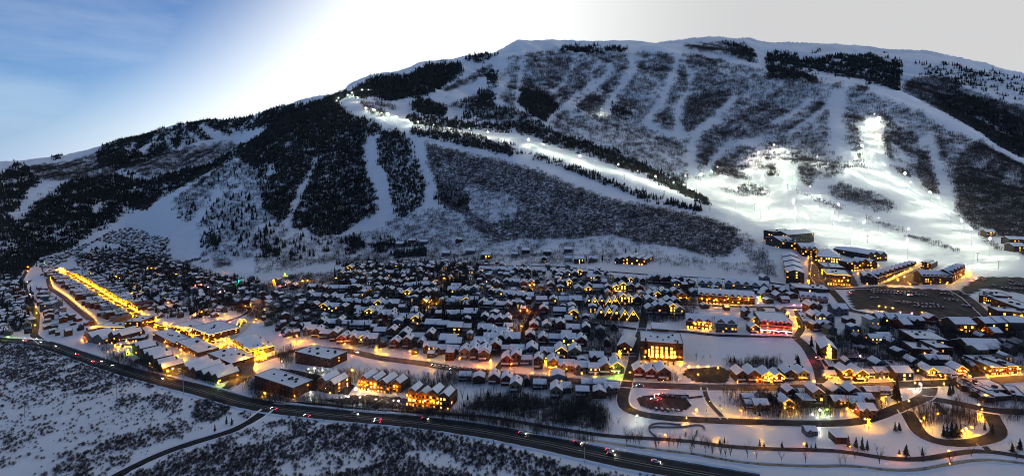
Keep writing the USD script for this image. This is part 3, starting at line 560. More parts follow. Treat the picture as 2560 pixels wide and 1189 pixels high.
road('main_street', [(151, 681), (120, 697)], 8.0, slush, 'short street joining the lit streets', 0)
qp = road('avenue', PARK, 11.0, avenue_mat, 'long avenue under amber street lamps', .5)
for px, w in (
    ([(170, 590), (149, 612), (101, 640), (71, 671), (52, 701), (50, 731)], 8), ([(76, 700), (60, 715), (70, 745), (80, 765), (92, 788), (88, 822), (84, 838), (110, 857)], 8), ([(0, 746), (20, 782), (38, 822), (46, 828)], 7),
    ([(222, 668), (267, 696), (315, 716), (366, 741), (400, 759), (437, 778)], 5), ([(245, 625), (323, 661), (400, 687), (438, 701), (513, 734), (572, 759), (602, 768), (630, 771), (612, 787), (556, 807), (540, 825)], 6),
    ([(843, 677), (886, 651), (960, 647), (1066, 654), (1183, 629)], 6), ([(1149, 661), (1229, 663), (1400, 666), (1503, 677), (1612, 686), (1700, 691), (1800, 697), (1900, 703), (1962, 712)], 7),
    ([(800, 713), (817, 710), (874, 697), (920, 699), (1010, 702), (1110, 704)], 5), ([(1112, 714), (1074, 772), (1023, 829)], 6), ([(760, 797), (854, 809), (972, 826), (1040, 840), (1120, 852), (1200, 868), (1286, 872), (1443, 880), (1557, 887), (1588, 886)], 6),
    ([(1040, 769), (1189, 783), (1323, 797), (1429, 806), (1554, 817), (1606, 825), (1720, 829), (1780, 838), (1989, 843)], 7), ([(1323, 731), (1443, 740), (1543, 749), (1615, 756), (1746, 763), (1874, 767), (1972, 769), (2040, 771)], 7),
    ([(1360, 726), (1334, 777), (1306, 837), (1280, 874), (1243, 923)], 6), ([(1615, 754), (1606, 820), (1592, 857), (1580, 914), (1572, 940), (1566, 965), (1556, 990), (1553, 1013), (1572, 1030), (1640, 1042), (1700, 1047), (1760, 1050), (1900, 1055), (2000, 1058), (2060, 1059), (2144, 1056), (2196, 1040), (2248, 1017), (2311, 996), (2326, 982), (2325, 962)], 8),
    ([(1989, 843), (2017, 866), (2046, 917), (2057, 960)], 8), ([(1989, 843), (2006, 822), (2000, 800), (1992, 775)], 6), ([(2046, 902), (2219, 902), (2290, 903)], 6), ([(2340, 800), (2356, 812), (2396, 866), (2419, 900), (2445, 940), (2452, 952)], 9),
    ([(2075, 722), (2101, 751), (2119, 776), (2184, 787), (2338, 809), (2364, 822)], 8), ([(2385, 725), (2420, 745), (2470, 790), (2505, 825), (2540, 850)], 8), ([(2040, 640), (2035, 690), (2060, 722), (2130, 722), (2220, 716)], 8),
    ([(2311, 996), (2353, 998), (2437, 1018), (2479, 1029), (2570, 1030)], 8), ([(2265, 1026), (2286, 1057), (2294, 1085), (2322, 1104), (2374, 1112), (2447, 1105), (2498, 1093), (2508, 1076), (2485, 1057), (2477, 1034)], 7.5), ([(558, 974), (577, 962)], 9),
    ([(928, 1025), (950, 1010), (965, 1000), (1000, 995)], 7)):
    road('street', px, w, slush if w > 6.5 else packed if px[0] == (1112, 714) else slush, 'ploughed town street between the houses', .4 if w > 5 else 0)
for px in ([(690, 1004), (811, 1010), (928, 1027), (1060, 1030), (1230, 1042), (1376, 1069), (1522, 1090), (1649, 1097), (1737, 1103), (1792, 1114), (1912, 1122), (2112, 1126), (2186, 1143), (2248, 1150), (2311, 1149), (2374, 1135), (2447, 1122), (2500, 1130), (2570, 1144)], [(1760, 968), (1763, 985), (1773, 1012), (1803, 1035), (1811, 1048)], [(1720, 995), (1761, 990)], [(2455, 1110), (2472, 1126)], [(2338, 1005), (2362, 1035)]):
    road('path', px, 4.0 if len(px) > 8 else 3.0, slush, 'dark cleared footpath winding through the snow', .3)
road('creek', [(1300, 1075), (1400, 1090), (1540, 1110), (1627, 1122), (1776, 1140), (1846, 1158), (2010, 1165), (2060, 1167), (2123, 1159), (2186, 1173), (2269, 1180), (2332, 1168), (2416, 1150), (2479, 1147), (2570, 1159)], 2.2, water_mat, 'narrow dark creek between snowy banks', .5)
def lot(name, px, mat, label):
    poly = shapely.Polygon(at([p[0] for p in px], [p[1] for p in px])[:, :2]).buffer(3).buffer(-3)
    x0, y0, x1, y1 = poly.bounds; st = 5.0 if poly.area > 8000 else 1.6
    gx, gy = np.meshgrid(np.arange(x0, x1 + st, st), np.arange(y0, y1 + st, st), indexing='ij')
    ok = shapely.contains_xy(poly, gx, gy); idx = -np.ones(gx.shape, int)
    _lift[0] += .004
    cells = ok[:-1, :-1] & ok[1:, :-1] & ok[1:, 1:] & ok[:-1, 1:]
    ids = np.arange(gx.size).reshape(gx.shape)
    q = np.stack([ids[:-1, :-1], ids[1:, :-1], ids[1:, 1:], ids[:-1, 1:]], -1)[cells]
    v = np.c_[gx.ravel(), gy.ravel(), zat(gx, gy).ravel() + _lift[0]]
    used = np.unique(q); mp = -np.ones(len(v), int); mp[used] = np.arange(len(used))
    return put(name, (v[used], mp[q]), mat, smooth=True, label=label, kind='structure')
LOT_MAT = usdkit.material(stage, '/World/Looks/snow_streaked_asphalt', {
    'g': ('geometry', {}), 'm': ('mapping', {'scale': (0.20, 0.045, 0.1), 'rotation': (0, 0, -0.55)}), 'n': ('noise_texture', {'scale': 1.0, 'detail': 4.0, 'roughness': .6}),
    'r': ('rgb_ramp', {'ramp': [(0.46, (0.030, 0.030, 0.032)), (0.62, (0.06, 0.06, 0.063)), (0.78, (0.20, 0.20, 0.22))]}), 'p': ('principled_bsdf', {'roughness': .8, 'specular_ior_level': .1})},
    [('g.position', 'm.vector'), ('m.vector', 'n.vector'), ('n.fac', 'r.fac'), ('r.color', 'p.base_color')], surface='p.BSDF')
lot('parking_lot', [(2106, 727), (2160, 718), (2222, 715), (2312, 720), (2385, 726), (2440, 690), (2600, 694), (2600, 745), (2470, 722), (2425, 742), (2475, 795), (2440, 814), (2350, 802), (2185, 777), (2130, 774)], LOT_MAT, 'wide dark resort parking lot')
lot('parking_lot', [(1588, 995), (1605, 987), (1649, 984), (1719, 994), (1732, 1017), (1708, 1031), (1627, 1024), (1595, 1014)], LOT_MAT, 'small parking lot by the park')
lot('parking_lot', [(1715, 922), (1800, 914), (1832, 930), (1818, 964), (1735, 955), (1700, 935)], LOT_MAT, 'parking lot beside the school')
lot('parking_lot', [(800, 1000), (930, 985), (1010, 1000), (960, 1012), (850, 1012)], LOT_MAT, 'dark yard in front of the condominiums')
lot('yard', [(330, 903), (400, 868), (440, 898), (452, 936), (412, 947)], avenue_mat, 'ploughed yard between the dark townhouses'); lot('yard', [(500, 893), (560, 880), (625, 900), (645, 935), (592, 965), (540, 938)], avenue_mat, 'paved approach to the plaza circle'); lot('yard', [(690, 918), (740, 924), (800, 936), (890, 962), (872, 990), (760, 975), (720, 950)], LOT_MAT, 'dark yard between the brick blocks'); lot('yard', [(860, 985), (1000, 990), (1120, 1024), (1060, 1034), (960, 1020), (880, 1002)], LOT_MAT, 'dark drive before the condominiums'); lot('yard', [(2020, 640), (2060, 680), (2130, 676), (2150, 716), (2080, 720), (2015, 712)], avenue_mat, 'trodden resort street and square'); lot('yard', [(2200, 712), (2300, 668), (2310, 690), (2300, 714)], avenue_mat, 'paved drive of the resort courtyard')
lot('plaza', [(500, 868), (560, 850), (600, 800), (640, 778), (650, 790), (610, 830), (560, 868), (530, 880)], packed, 'trodden snow plaza at the foot of the ski run')

# ---------------------------------------------------------------- lamps
pole_mat = simple('lamp_pole', (0.06, 0.06, 0.06), .5, .1, 1.0)
wood_mat = simple('weathered_wood', (0.09, 0.07, 0.055), .8, .2, .6)
LAMP = {'yellow': (1.0, 0.38, 0.004), 'amber': (1.0, 0.23, 0.002), 'white': (1.0, 0.95, 0.80), 'ski': (0.95, 1.0, 0.74), 'red': (1.0, 0.06, 0.05), 'green': (0.05, 1.0, 0.35), 'pink': (1.0, 0.30, 0.55), 'lime': (0.62, 1.0, 0.04), 'blue': (.15, .45, 1.0)}
_protos = {}
def lamp(px, py, power, color='yellow', h=5.0, style='street_lamp', label='', group='street lamps of the town', p=None):
    """a lamp on its pole; power is its radiant intensity in round steps"""
    P = at(px, py) if p is None else np.asarray(p, float)
    steps = (12, 25, 50, 90, 150, 240, 400, 700, 1200, 2000, 2700, 3500)
    k = min(range(len(steps)), key=lambda i: abs(math.log(steps[i] / power)))
    key = (style, color, k, h)
    cat = {'street_lamp': 'street lamp', 'floodlight': 'floodlight', 'path_light': 'dim street lamp'}[style]  # the third kind is the dimmer street lamps, split off by power
    if key in _protos:
        return copy_of(_protos[key], style, label, cat, group, P, float(rng.uniform(0, 6)))
    I = steps[k]; r = {'street_lamp': .24, 'floodlight': .42, 'path_light': .17}[style]
    path = thing(style, label, cat, group, P, float(rng.uniform(0, 6)))
    name = f'/World/Looks/lamp_glow_{color}_{k}_{style}'
    mat = UsdShade.Material.Get(stage, name)
    if not mat.GetPrim(): mat = glow(name.rsplit('/', 1)[1], LAMP[color], I / (math.pi * r * r))
    m = MB(); m.tube((0, 0, -.8), (0, 0, h - r * .6), .09 if h > 4 else .06, .06 if h > 4 else .04, 6)
    if style != 'path_light': m.tube((0, 0, -.3), (0, 0, .5), .18, .14, 6)
    put('pole', m.mesh, pole_mat, path)
    put('lamp_head', MB().ball((0, 0, h), r, 1).mesh, mat, path, smooth=True)
    if style != 'path_light': put('lamp_cap', MB().tube((0, 0, h + r * 1.02), (0, 0, h + r * 1.3), r * .7, r * .2, 8).mesh, pole_mat, path)
    _protos[key] = path
    return path
ORD = ['first', 'second', 'third', 'fourth', 'fifth', 'sixth', 'seventh', 'eighth', 'ninth', 'tenth', 'eleventh', 'twelfth', 'thirteenth', 'fourteenth', 'fifteenth', 'sixteenth', 'seventeenth', 'eighteenth', 'nineteenth', 'twentieth']
for tens, th in (('twenty', 'twentieth'), ('thirty', 'thirtieth'), ('forty', 'fortieth'), ('fifty', 'fiftieth'), ('sixty', 'sixtieth'), ('seventy', 'seventieth'), ('eighty', 'eightieth'), ('ninety', 'ninetieth')):
    ORD += ([] if tens == 'twenty' else [th]) + [f'{tens}-{o}' for o in ORD[:9]]
# along the lit streets
def along(q, step, side, start=0.0):
    d = np.r_[0, np.cumsum(np.linalg.norm(np.diff(q, axis=0), axis=1))]
    t = np.arange(start, d[-1], step)
    c = np.c_[np.interp(t, d, q[:, 0]), np.interp(t, d, q[:, 1])]
    n = np.c_[np.interp(t, d, normals2(q)[:, 0]), np.interp(t, d, normals2(q)[:, 1])]
    s = np.where(np.arange(len(t)) % 2, 1, -1)[:, None] if side == 0 else side
    p = c + n * (s if side == 0 else side)
    return np.c_[p, zat(p[:, 0], p[:, 1])]
for sd, nm in ((4.6, 'near'), (-4.6, 'far')):
    for i, p in enumerate(along(line_on_ground(MAIN), 32.0, sd, 4)):
        lamp(0, 0, float(rng.choice([150, 240, 240, 400])), 'yellow', 5.0, label=f'glowing yellow lamp on the {nm} pavement of the main street, {ORD[i]} from its upper end', group='lamps of the main street', p=p)
for i, p in enumerate(along(line_on_ground(SWEDE), 33.0, 3.6, 4)):
    lamp(0, 0, float(rng.choice([50, 90, 150])), 'amber' if i % 3 else 'yellow', 5.0, label=f'amber lamp on the back street below the main street, {ORD[i]} from its upper end', group='lamps of the back street', p=p)
def along_far(q, step, off, start):
    p1, p2 = along(q, step, off, start), along(q, step, -off, start)
    return [p1[i] if i % 2 else p2[i] for i in range(len(p1))]
for i, p in enumerate(along_far(line_on_ground(PARK), 25.0, 6.2, 14)):
    lamp(0, 0, float(rng.choice([90, 150, 150, 240])), 'amber' if rng.random() < .65 else 'yellow', 7.0, label=f'amber street lamp on the long avenue, {ORD[min(i, 97)]} along it from the town plaza', group='street lamps of the avenue', p=p)
# single lights and floodlit spots of the town: px, py, strength, colour
SPOT = [(840, 707, 4), (917, 703, 1), (1120, 706, 5), (1110, 708, 4), (1065, 768, 4), (1078, 765, 4), (1092, 767, 3), (955, 806, 2), (978, 813, 3), (794, 789, 2), (757, 714, 5), (768, 712, 4), (897, 747, 1.5, 'pink'), (915, 745, 1.5, 'amber'), (990, 670, 1), (1104, 692, 2, 'red'), (1144, 759, 1), (1172, 770, 1.5), (1145, 843, 3), (940, 886, 5), (952, 884, 4), (1025, 890, 4, 'amber'), (1040, 896, 3), (1226, 914, 5), (862, 870, 4), (1122, 898, 2), (1108, 900, 2), (967, 834, 1), (886, 838, 1.5), (838, 832, 2),
        (1335, 725, 5), (1325, 727, 4), (1308, 718, 2), (1300, 712, 1.5), (1216, 709, 2, 'pink'), (1232, 723, 2), (1445, 733, 3), (1550, 744, 4), (1540, 743, 4), (1522, 741, 2, 'pink'), (1487, 724, 2, 'amber'), (1318, 792, 4, 'amber'), (1302, 793, 4, 'amber'), (1304, 833, 4), (1225, 918, 4, 'amber'), (1481, 759, 2.5), (1499, 763, 2.5), (1518, 766, 2.5), (1511, 793, 2.5), (1533, 795, 2, 'amber'), (1560, 800, 2, 'amber'), (1590, 800, 3, 'amber'), (1288, 881, 3), (1376, 932, 5), (1390, 930, 4, 'amber'), (1548, 894, 2, 'amber'), (1365, 905, 2, 'amber'), (1546, 942, 1.5, 'lime'), (1537, 941, 1.5, 'lime'),
        (1626, 906, 6), (1642, 907, 6), (1658, 907, 6), (1672, 906, 6), (1612, 905, 4), (1690, 905, 4), (1700, 903, 3), (1642, 748, 2), (1671, 748, 2), (1687, 750, 3), (1700, 752, 3), (1716, 752, 3), (1755, 760, 4), (1773, 761, 4), (1790, 762, 4), (1812, 763, 5), (1832, 763, 3), (1850, 762, 4), (1872, 763, 4), (1895, 757, 4, 'white'), (1745, 738, 2, 'green'), (1818, 780, 4), (1735, 822, 4), (1748, 823, 4), (1762, 824, 4), (1775, 826, 3), (1886, 828, 3),
        (1908, 799, 4), (1929, 798, 4), (1950, 798, 4), (1970, 797, 4), (1988, 790, 4), (1990, 808, 4), (1990, 822, 5), (1998, 833, 5), (1981, 838, 4), (1905, 838, 3, 'pink'), (1925, 840, 3, 'pink'), (1946, 840, 3, 'pink'), (1965, 841, 3, 'pink'), (1985, 770, 2, 'pink'), (2003, 770, 2, 'pink'), (1702, 928, 4), (1722, 931, 4), (1745, 931, 4), (1770, 931, 4), (1795, 930, 3), (1922, 962, 4), (1941, 960, 4), (1900, 960, 3, 'amber'), (1960, 958, 2), (2006, 955, 2),
        (2022, 656, 4), (2040, 660, 4), (2030, 668, 4), (2024, 690, 3), (2036, 700, 4), (2020, 708, 3), (2058, 682, 3), (2074, 709, 4), (2088, 716, 5), (2105, 716, 5), (2120, 714, 4), (2132, 676, 2), (2153, 700, 4), (2163, 708, 3), (2180, 676, 3), (2196, 670, 3), (2145, 690, 3, 'amber'), (2222, 712, 5), (2235, 704, 5), (2250, 697, 5), (2263, 690, 5), (2276, 682, 4), (2290, 674, 4), (2304, 668, 3), (2245, 712, 4), (2275, 718, 3), (2262, 704, 5), (2300, 690, 3), (2402, 700, 5), (2414, 694, 5), (2424, 690, 4), (2366, 716, 2), (2384, 715, 2), (2440, 705, 3, 'red'),
        (2198, 780, 5), (2214, 783, 5), (2232, 786, 5), (2252, 788, 3, 'pink'), (2280, 792, 3, 'pink'), (2305, 797, 4, 'amber'), (2325, 801, 4, 'amber'), (2345, 806, 2, 'pink'), (2470, 776, 3), (2515, 806, 5), (2555, 808, 5), (2462, 765, 2),
        (2061, 952, 5), (2073, 957, 4), (2096, 955, 3), (2135, 953, 4), (2156, 960, 5), (2170, 955, 3), (2200, 958, 3), (2221, 956, 3), (2240, 952, 4), (2335, 948, 4), (2352, 952, 3), (2300, 976, 5, 'white'), (2288, 974, 4), (2360, 976, 4), (2402, 943, 4), (2416, 945, 4), (2462, 936, 5), (2475, 944, 5), (2492, 942, 5), (2506, 940, 5), (2526, 938, 5), (2545, 936, 5), (2068, 896, 4), (2076, 898, 4), (2040, 903, 3, 'red'), (2186, 858, 3), (2362, 888, 4), (2344, 884, 3), (2312, 893, 2), (2214, 1008, 4), (2205, 1010, 3), (2272, 1020, 5), (2173, 1068, 5), (2162, 1066, 4), (2447, 1030, 4), (2455, 1042, 4), (2450, 1054, 4), (2430, 1088, 5), (2416, 1092, 5), (2405, 1097, 4), (2310, 1064, 4), (2302, 1072, 4), (2332, 1083, 2), (2345, 1048, 2, 'amber'), (2068, 1036, 3, 'lime'), (2050, 1038, 3, 'white'), (2117, 1035, 3), (2140, 1037, 2, 'red'), (2132, 1040, 2), (2428, 865, 2), (2440, 864, 2), (2405, 835, 3), (2424, 837, 2), (2455, 836, 3), (2465, 1000, 1),
        (1576, 1023, 2.5), (1774, 1015, 2.5), (1804, 1035, 2.5), (1742, 1037, 2.5), (1852, 1043, 4), (1890, 1064, 4), (1716, 1058, 3), (1592, 1056, 4, 'white'), (1866, 1022, 2), (1890, 1020, 3), (1962, 1034, 3), (1984, 1032, 3), (1663, 1101, 2, 'amber'), (1796, 1107, 2), (1906, 1118, 2), (2014, 1086, 2, 'white'), (2048, 1084, 2, 'white'), (2125, 1131, 2, 'amber'), (2250, 1154, 2, 'amber'), (2372, 1143, 2, 'amber'), (2010, 1124, 1.5, 'amber'), (1636, 1001, 2, 'red'), (1646, 998, 2, 'red'), (2150, 900, 1, 'pink'), (1955, 832, 3),
        (70, 672, 4, 'amber'), (68, 684, 4), (88, 777, 4), (92, 792, 4), (88, 826, 4), (20, 849, 3, 'lime'), (62, 852, 2, 'white'), (92, 853, 2, 'white'), (122, 641, 2), (110, 662, 1.5, 'lime'), (68, 712, 2, 'white'), (75, 742, 3, 'red'), (368, 676, 4), (378, 676, 3), (298, 703, 3, 'red'), (290, 698, 2, 'amber'), (330, 718, 4), (352, 736, 3, 'amber'), (330, 742, 2, 'amber'), (205, 856, 3, 'amber'), (250, 709, 2, 'amber'), (150, 676, 4, 'pink'), (142, 680, 4), (226, 690, 1, 'lime'), (416, 690, 3, 'amber'), (440, 692, 2), (488, 722, 3, 'red'), (504, 720, 3, 'amber'), (520, 726, 2, 'pink'), (550, 738, 2.5, 'pink'), (562, 737, 1.5, 'pink'), (420, 764, 3, 'amber'), (504, 790, 5), (488, 794, 3, 'amber'), (546, 797, 4, 'amber'), (562, 797, 5), (614, 776, 5), (626, 772, 4, 'amber'), (662, 782, 3), (680, 784, 3), (683, 712, 5), (700, 720, 3, 'red'), (712, 690, 2.5), (556, 684, 2), (640, 804, 3), (597, 713, 3, 'green'), (575, 812, 3, 'red'), (526, 700, 2), (465, 742, 1.5), (500, 738, 1),
        (538, 866, 5), (552, 870, 5), (572, 877, 5), (590, 884, 5), (608, 893, 5), (615, 905, 5), (640, 922, 5), (594, 950, 5), (604, 908, 4), (518, 852, 5), (504, 846, 5), (490, 844, 5), (476, 842, 4), (455, 836, 4), (443, 832, 4), (432, 933, 5), (420, 940, 5), (412, 928, 4), (444, 900, 4), (452, 884, 4), (462, 908, 3), (395, 872, 3), (412, 862, 3), (288, 872, 4), (302, 871, 4), (316, 868, 4), (320, 884, 3, 'lime'), (650, 892, 5), (657, 890, 5), (742, 857, 4), (722, 850, 3), (755, 860, 3, 'amber'), (700, 845, 2, 'red'), (845, 977, 4), (857, 962, 4), (880, 938, 4), (868, 950, 4), (815, 981, 2, 'lime'), (904, 975, 5), (918, 977, 4), (936, 978, 5), (952, 976, 4), (968, 979, 4), (985, 981, 4), (1022, 1014, 5), (1036, 1016, 5), (1062, 1017, 5), (1078, 1018, 5), (1096, 1020, 5), (772, 932, 1.5, 'white'), (786, 930, 3, 'white'), (806, 934, 2, 'white'), (703, 912, 2, 'white'), (868, 974, 2, 'white'), (890, 982, 1.5, 'white'), (922, 984, 1.5, 'white'), (996, 1013, 3, 'white'), (984, 1011, 2, 'white'), (900, 1003, 2, 'white'), (872, 1002, 2, 'white'), (940, 1009, 2.5, 'white'), (662, 992, 2), (736, 1000, 3), (776, 990, 2, 'white'), (240, 830, 4), (262, 832, 3), (285, 829, 3), (258, 820, 3, 'white'), (545, 966, 2, 'lime')]
WHAT = {'yellow': 'yellow', 'amber': 'orange', 'white': 'white', 'red': 'red', 'green': 'green', 'pink': 'pink', 'lime': 'greenish', 'blue': 'blue'}
def area_name(px, py):
    if py > 1020: return 'in the park by the creek' if px > 1550 else 'beside the highway'
    if px > 2180 and py < 830 and py > 720: return 'at the edge of the parking lot'
    if px > 2000 and py < 722: return 'in the resort village'
    if 1595 < px < 1715 and 890 < py < 912: return 'in front of the school'
    if px > 1890 and py < 845 and px < 2010: return 'around the red-lit lodge'
    if px > 1730 and py < 770: return 'along the long lit terrace'
    if px > 1600 and py > 880: return 'near the avenue'
    if px < 130: return 'by the winding road at the town edge'
    if px < 640 and py > 820: return 'around the brick blocks of the lower main street'
    if 700 < px < 1130 and py > 925: return 'in front of the condominiums'
    if px < 760: return 'in the old town'
    if py > 860: return 'near the avenue'
    return 'among the hillside houses'
_spot_n = {}
POW = {1: 25, 1.5: 40, 2: 55, 2.5: 70, 3: 90, 4: 150, 5: 230, 6: 150}
for sp in sorted(SPOT, key=lambda s: s[0]):
    x, y, pw = sp[:3]; c = sp[3] if len(sp) > 3 else 'yellow'
    if c in ('red', 'pink', 'green', 'lime'): pw = min(pw, 3)
    a = area_name(x, y); k = (c, a); _spot_n[k] = _spot_n.get(k, -1) + 1
    lamp(x, y, POW[pw] * (.75 if y > 820 and x > 1550 else 2.0 if 405 < x < 665 and y > 828 else 2.2 if x < 640 and y < 805 else 2.6 if pw >= 4 and y < 870 and x < 1560 else 1), c, 6.4 if x < 640 and y < 805 else 3.6 if pw < 4 else 8.0 if y < 870 and x < 1560 else 6.4 if y < 870 else 4.8, 'path_light' if pw < 4 else 'street_lamp', f'{ORD[min(_spot_n[k], 97)]} {WHAT[c]} light from the left {a}', 'lights of the town')
# ski floodlights
SKI = [(920, 233), (905, 235), (880, 241), (868, 246), (846, 254), (842, 262), (893, 255), (915, 281), (935, 287), (954, 295), (970, 299), (992, 305), (1020, 315), (1044, 320), (1083, 328), (1123, 335), (1173, 338), (1220, 346), (1267, 352), (1321, 366), (1359, 379), (1397, 391), (1450, 408), (1488, 421), (1546, 431), (1593, 447), (1638, 462), (1684, 478), (1730, 494)]
LITP = [shapely.Polygon([(1705, 462), (1760, 450), (1850, 442), (1905, 378), (1960, 374), (1985, 400), (1975, 445), (2010, 475), (2080, 525), (2160, 565), (2260, 602), (2400, 650), (2530, 685), (2400, 682), (2250, 655), (2150, 632), (2060, 600), (1980, 575), (1890, 548), (1800, 520), (1740, 490)]),
        shapely.Polygon([(2150, 300), (2210, 305), (2220, 420), (2260, 455), (2330, 505), (2420, 585), (2540, 660), (2470, 650), (2370, 590), (2290, 525), (2220, 485), (2140, 455), (2120, 430), (2140, 415)])]
lrng = np.random.default_rng(17); BASIN = [(1503, 289), (2043, 416), (1793, 441)]; bp = [at(*b_) for b_ in BASIN]
for _ in range(6000):
    pl = LITP[int(lrng.random() < .45)]; x0, y0, x1, y1 = pl.bounds; x, y = lrng.uniform(x0, x1), lrng.uniform(y0, y1)
    if not shapely.contains_xy(pl, x, y): continue
    P_ = at(x, y)
    if min(np.hypot(*(P_ - o)[:2]) for o in bp) < 60: continue
    BASIN.append((x, y)); bp.append(P_)
print('basin lamps', len(BASIN))
for i, (x, y) in enumerate(sorted(SKI)):
    lamp(x, y, 2000, 'ski', 22.0, 'floodlight', f'white floodlight on a pole beside the night run on the ridge, {ORD[i]} from its top', 'floodlights of the ridge run')
for i, (x, y) in enumerate(sorted(BASIN)):
    w = 'on the steep floodlit slope' if x > 2110 and y < 450 else 'on the floodlit lower slopes of the resort'
    lamp(x, y, 2000 if x < 1990 and y < 530 else 2700, 'ski', 28.0, 'floodlight', f'{ORD[min(i, 97)]} white floodlight from left, {w}', 'floodlights of the lower slopes')
# ---------------------------------------------------------------- buildings
def wallmat(name, c): return usdkit.material(stage, f'/World/Looks/{name}', {
    'tc': ('texture_coordinate', {}), 'n': ('noise_texture', {'scale': .7, 'detail': 4.0}), 'w': ('wave_texture', {'wave_type': 'bands', 'bands_direction': 'z', 'scale': 1.1, 'distortion': .4, 'detail': 1.0}),
    'm': ('mix_float', {'fac': .35}), 'r': ('rgb_ramp', {'ramp': [(0.15, tuple(np.array(c) * .6)), (0.85, tuple(np.array(c) * 1.3))]}),
    'p': ('principled_bsdf', {'roughness': .8, 'specular_ior_level': .2})},
    [('tc.object', 'n.vector'), ('tc.object', 'w.vector'), ('n.fac', 'm.a'), ('w.fac', 'm.b'), ('m.result', 'r.fac'), ('r.color', 'p.base_color')], surface='p.BSDF')
WALL = {k: wallmat(f'{k}_wall', c) for k, c in dict(brown=(.085, .055, .038), grey=(.13, .13, .135), tan=(.20, .15, .09), brick=(.075, .032, .024), red=(.19, .045, .035), cream=(.40, .37, .31), dark=(.05, .042, .04), blue=(.10, .13, .17), green=(.09, .115, .08), rust=(.14, .058, .03)).items()}
roof_mat = simple('dark_roofing', (.04, .04, .042), .8, .2, .6)
thin_snow = simple('wind_swept_roof', (.26, .27, .29), .75, .45, .35)
trim_mat = simple('pale_trim', (.45, .43, .40), .6, .1, .8)
glass_mat = usdkit.material(stage, '/World/Looks/dark_window', {'p': ('principled_bsdf', {'base_color': (.012, .014, .018), 'roughness': .08, 'specular_ior_level': .6})}, surface='p.BSDF')
lit_mat = [glow('lit_window_dim', (1.0, .42, .06), 1.2), glow('lit_window', (1.0, .50, .09), 2.4), glow('lit_window_bright', (1.0, .58, .08), 4.0)]
bulb_mat = {'yellow': glow('string_lights', (1.0, .62, .04), 3.2), 'red': glow('red_string_lights', (1.0, .12, .05), 1.1), 'white': glow('white_string_lights', (1.0, .85, .62), 2.2), 'green': glow('green_string_lights', (.02, 1.0, .42), 2.6), 'purple': glow('purple_string_lights', (.7, .2, 1.0), 1.6), 'blue': glow('blue_string_lights', (.10, .35, 1.0), 2.0)}
def gable(m, x0, x1, y0, y1, z, rise, t=.0, over=0.0, axis='y'):
    """a pitched roof slab over a rectangle; ridge along the axis"""
    if axis == 'y':
        xm = (x0 + x1) / 2; x0 -= over; x1 += over; y0 -= over; y1 += over; k = rise / max((x1 - x0) / 2 - over, .1) * over
        for a, b, za, zb in ((x0, xm, z - k, z + rise), (xm, x1, z + rise, z - k)):
            v = [(a, y0, za), (b, y0, zb), (b, y1, zb), (a, y1, za), (a, y0, za + t), (b, y0, zb + t), (b, y1, zb + t), (a, y1, za + t)]
            m.add(v, [[4, 5, 6], [4, 6, 7], [0, 2, 1], [0, 3, 2], [0, 1, 5], [0, 5, 4], [3, 7, 6], [3, 6, 2], [0, 4, 7], [0, 7, 3], [1, 2, 6], [1, 6, 5]])
    else:
        mm = MB(); gable(mm, y0, y1, -x1, -x0, z, rise, t, over, 'y'); v, f = mm.mesh
        m.add(np.c_[-v[:, 1], v[:, 0], v[:, 2]], f)
def pentagon(m, x0, x1, y0, y1, zb, z, rise, axis='y'):
    """walls of a gabled box down to zb"""
    if axis == 'y':
        xm = (x0 + x1) / 2
        v = [(x0, y0, zb), (x1, y0, zb), (x1, y0, z), (xm, y0, z + rise), (x0, y0, z), (x0, y1, zb), (x1, y1, zb), (x1, y1, z), (xm, y1, z + rise), (x0, y1, z)]
        m.add(v, [[0, 1, 2], [0, 2, 4], [4, 2, 3], [6, 5, 9], [6, 9, 7], [7, 9, 8], [1, 6, 7], [1, 7, 2], [5, 0, 4], [5, 4, 9]])
    else:
        mm = MB(); pentagon(mm, y0, y1, -x1, -x0, zb, z, rise, 'y'); v, f = mm.mesh
        m.add(np.c_[-v[:, 1], v[:, 0], v[:, 2]], f)
def window(parent, x, z, w, h, y, lit, g, face='front', xs=0.0):
    m = MB()
    if face == 'front': m.box(x - w / 2, x + w / 2, y - .06, y + .05, z, z + h)
    else: m.box(xs - .06, xs + .06, x - w / 2, x + w / 2, z, z + h)
    put('window', m.mesh, glass_mat if lit is None else lit_mat[lit], parent)

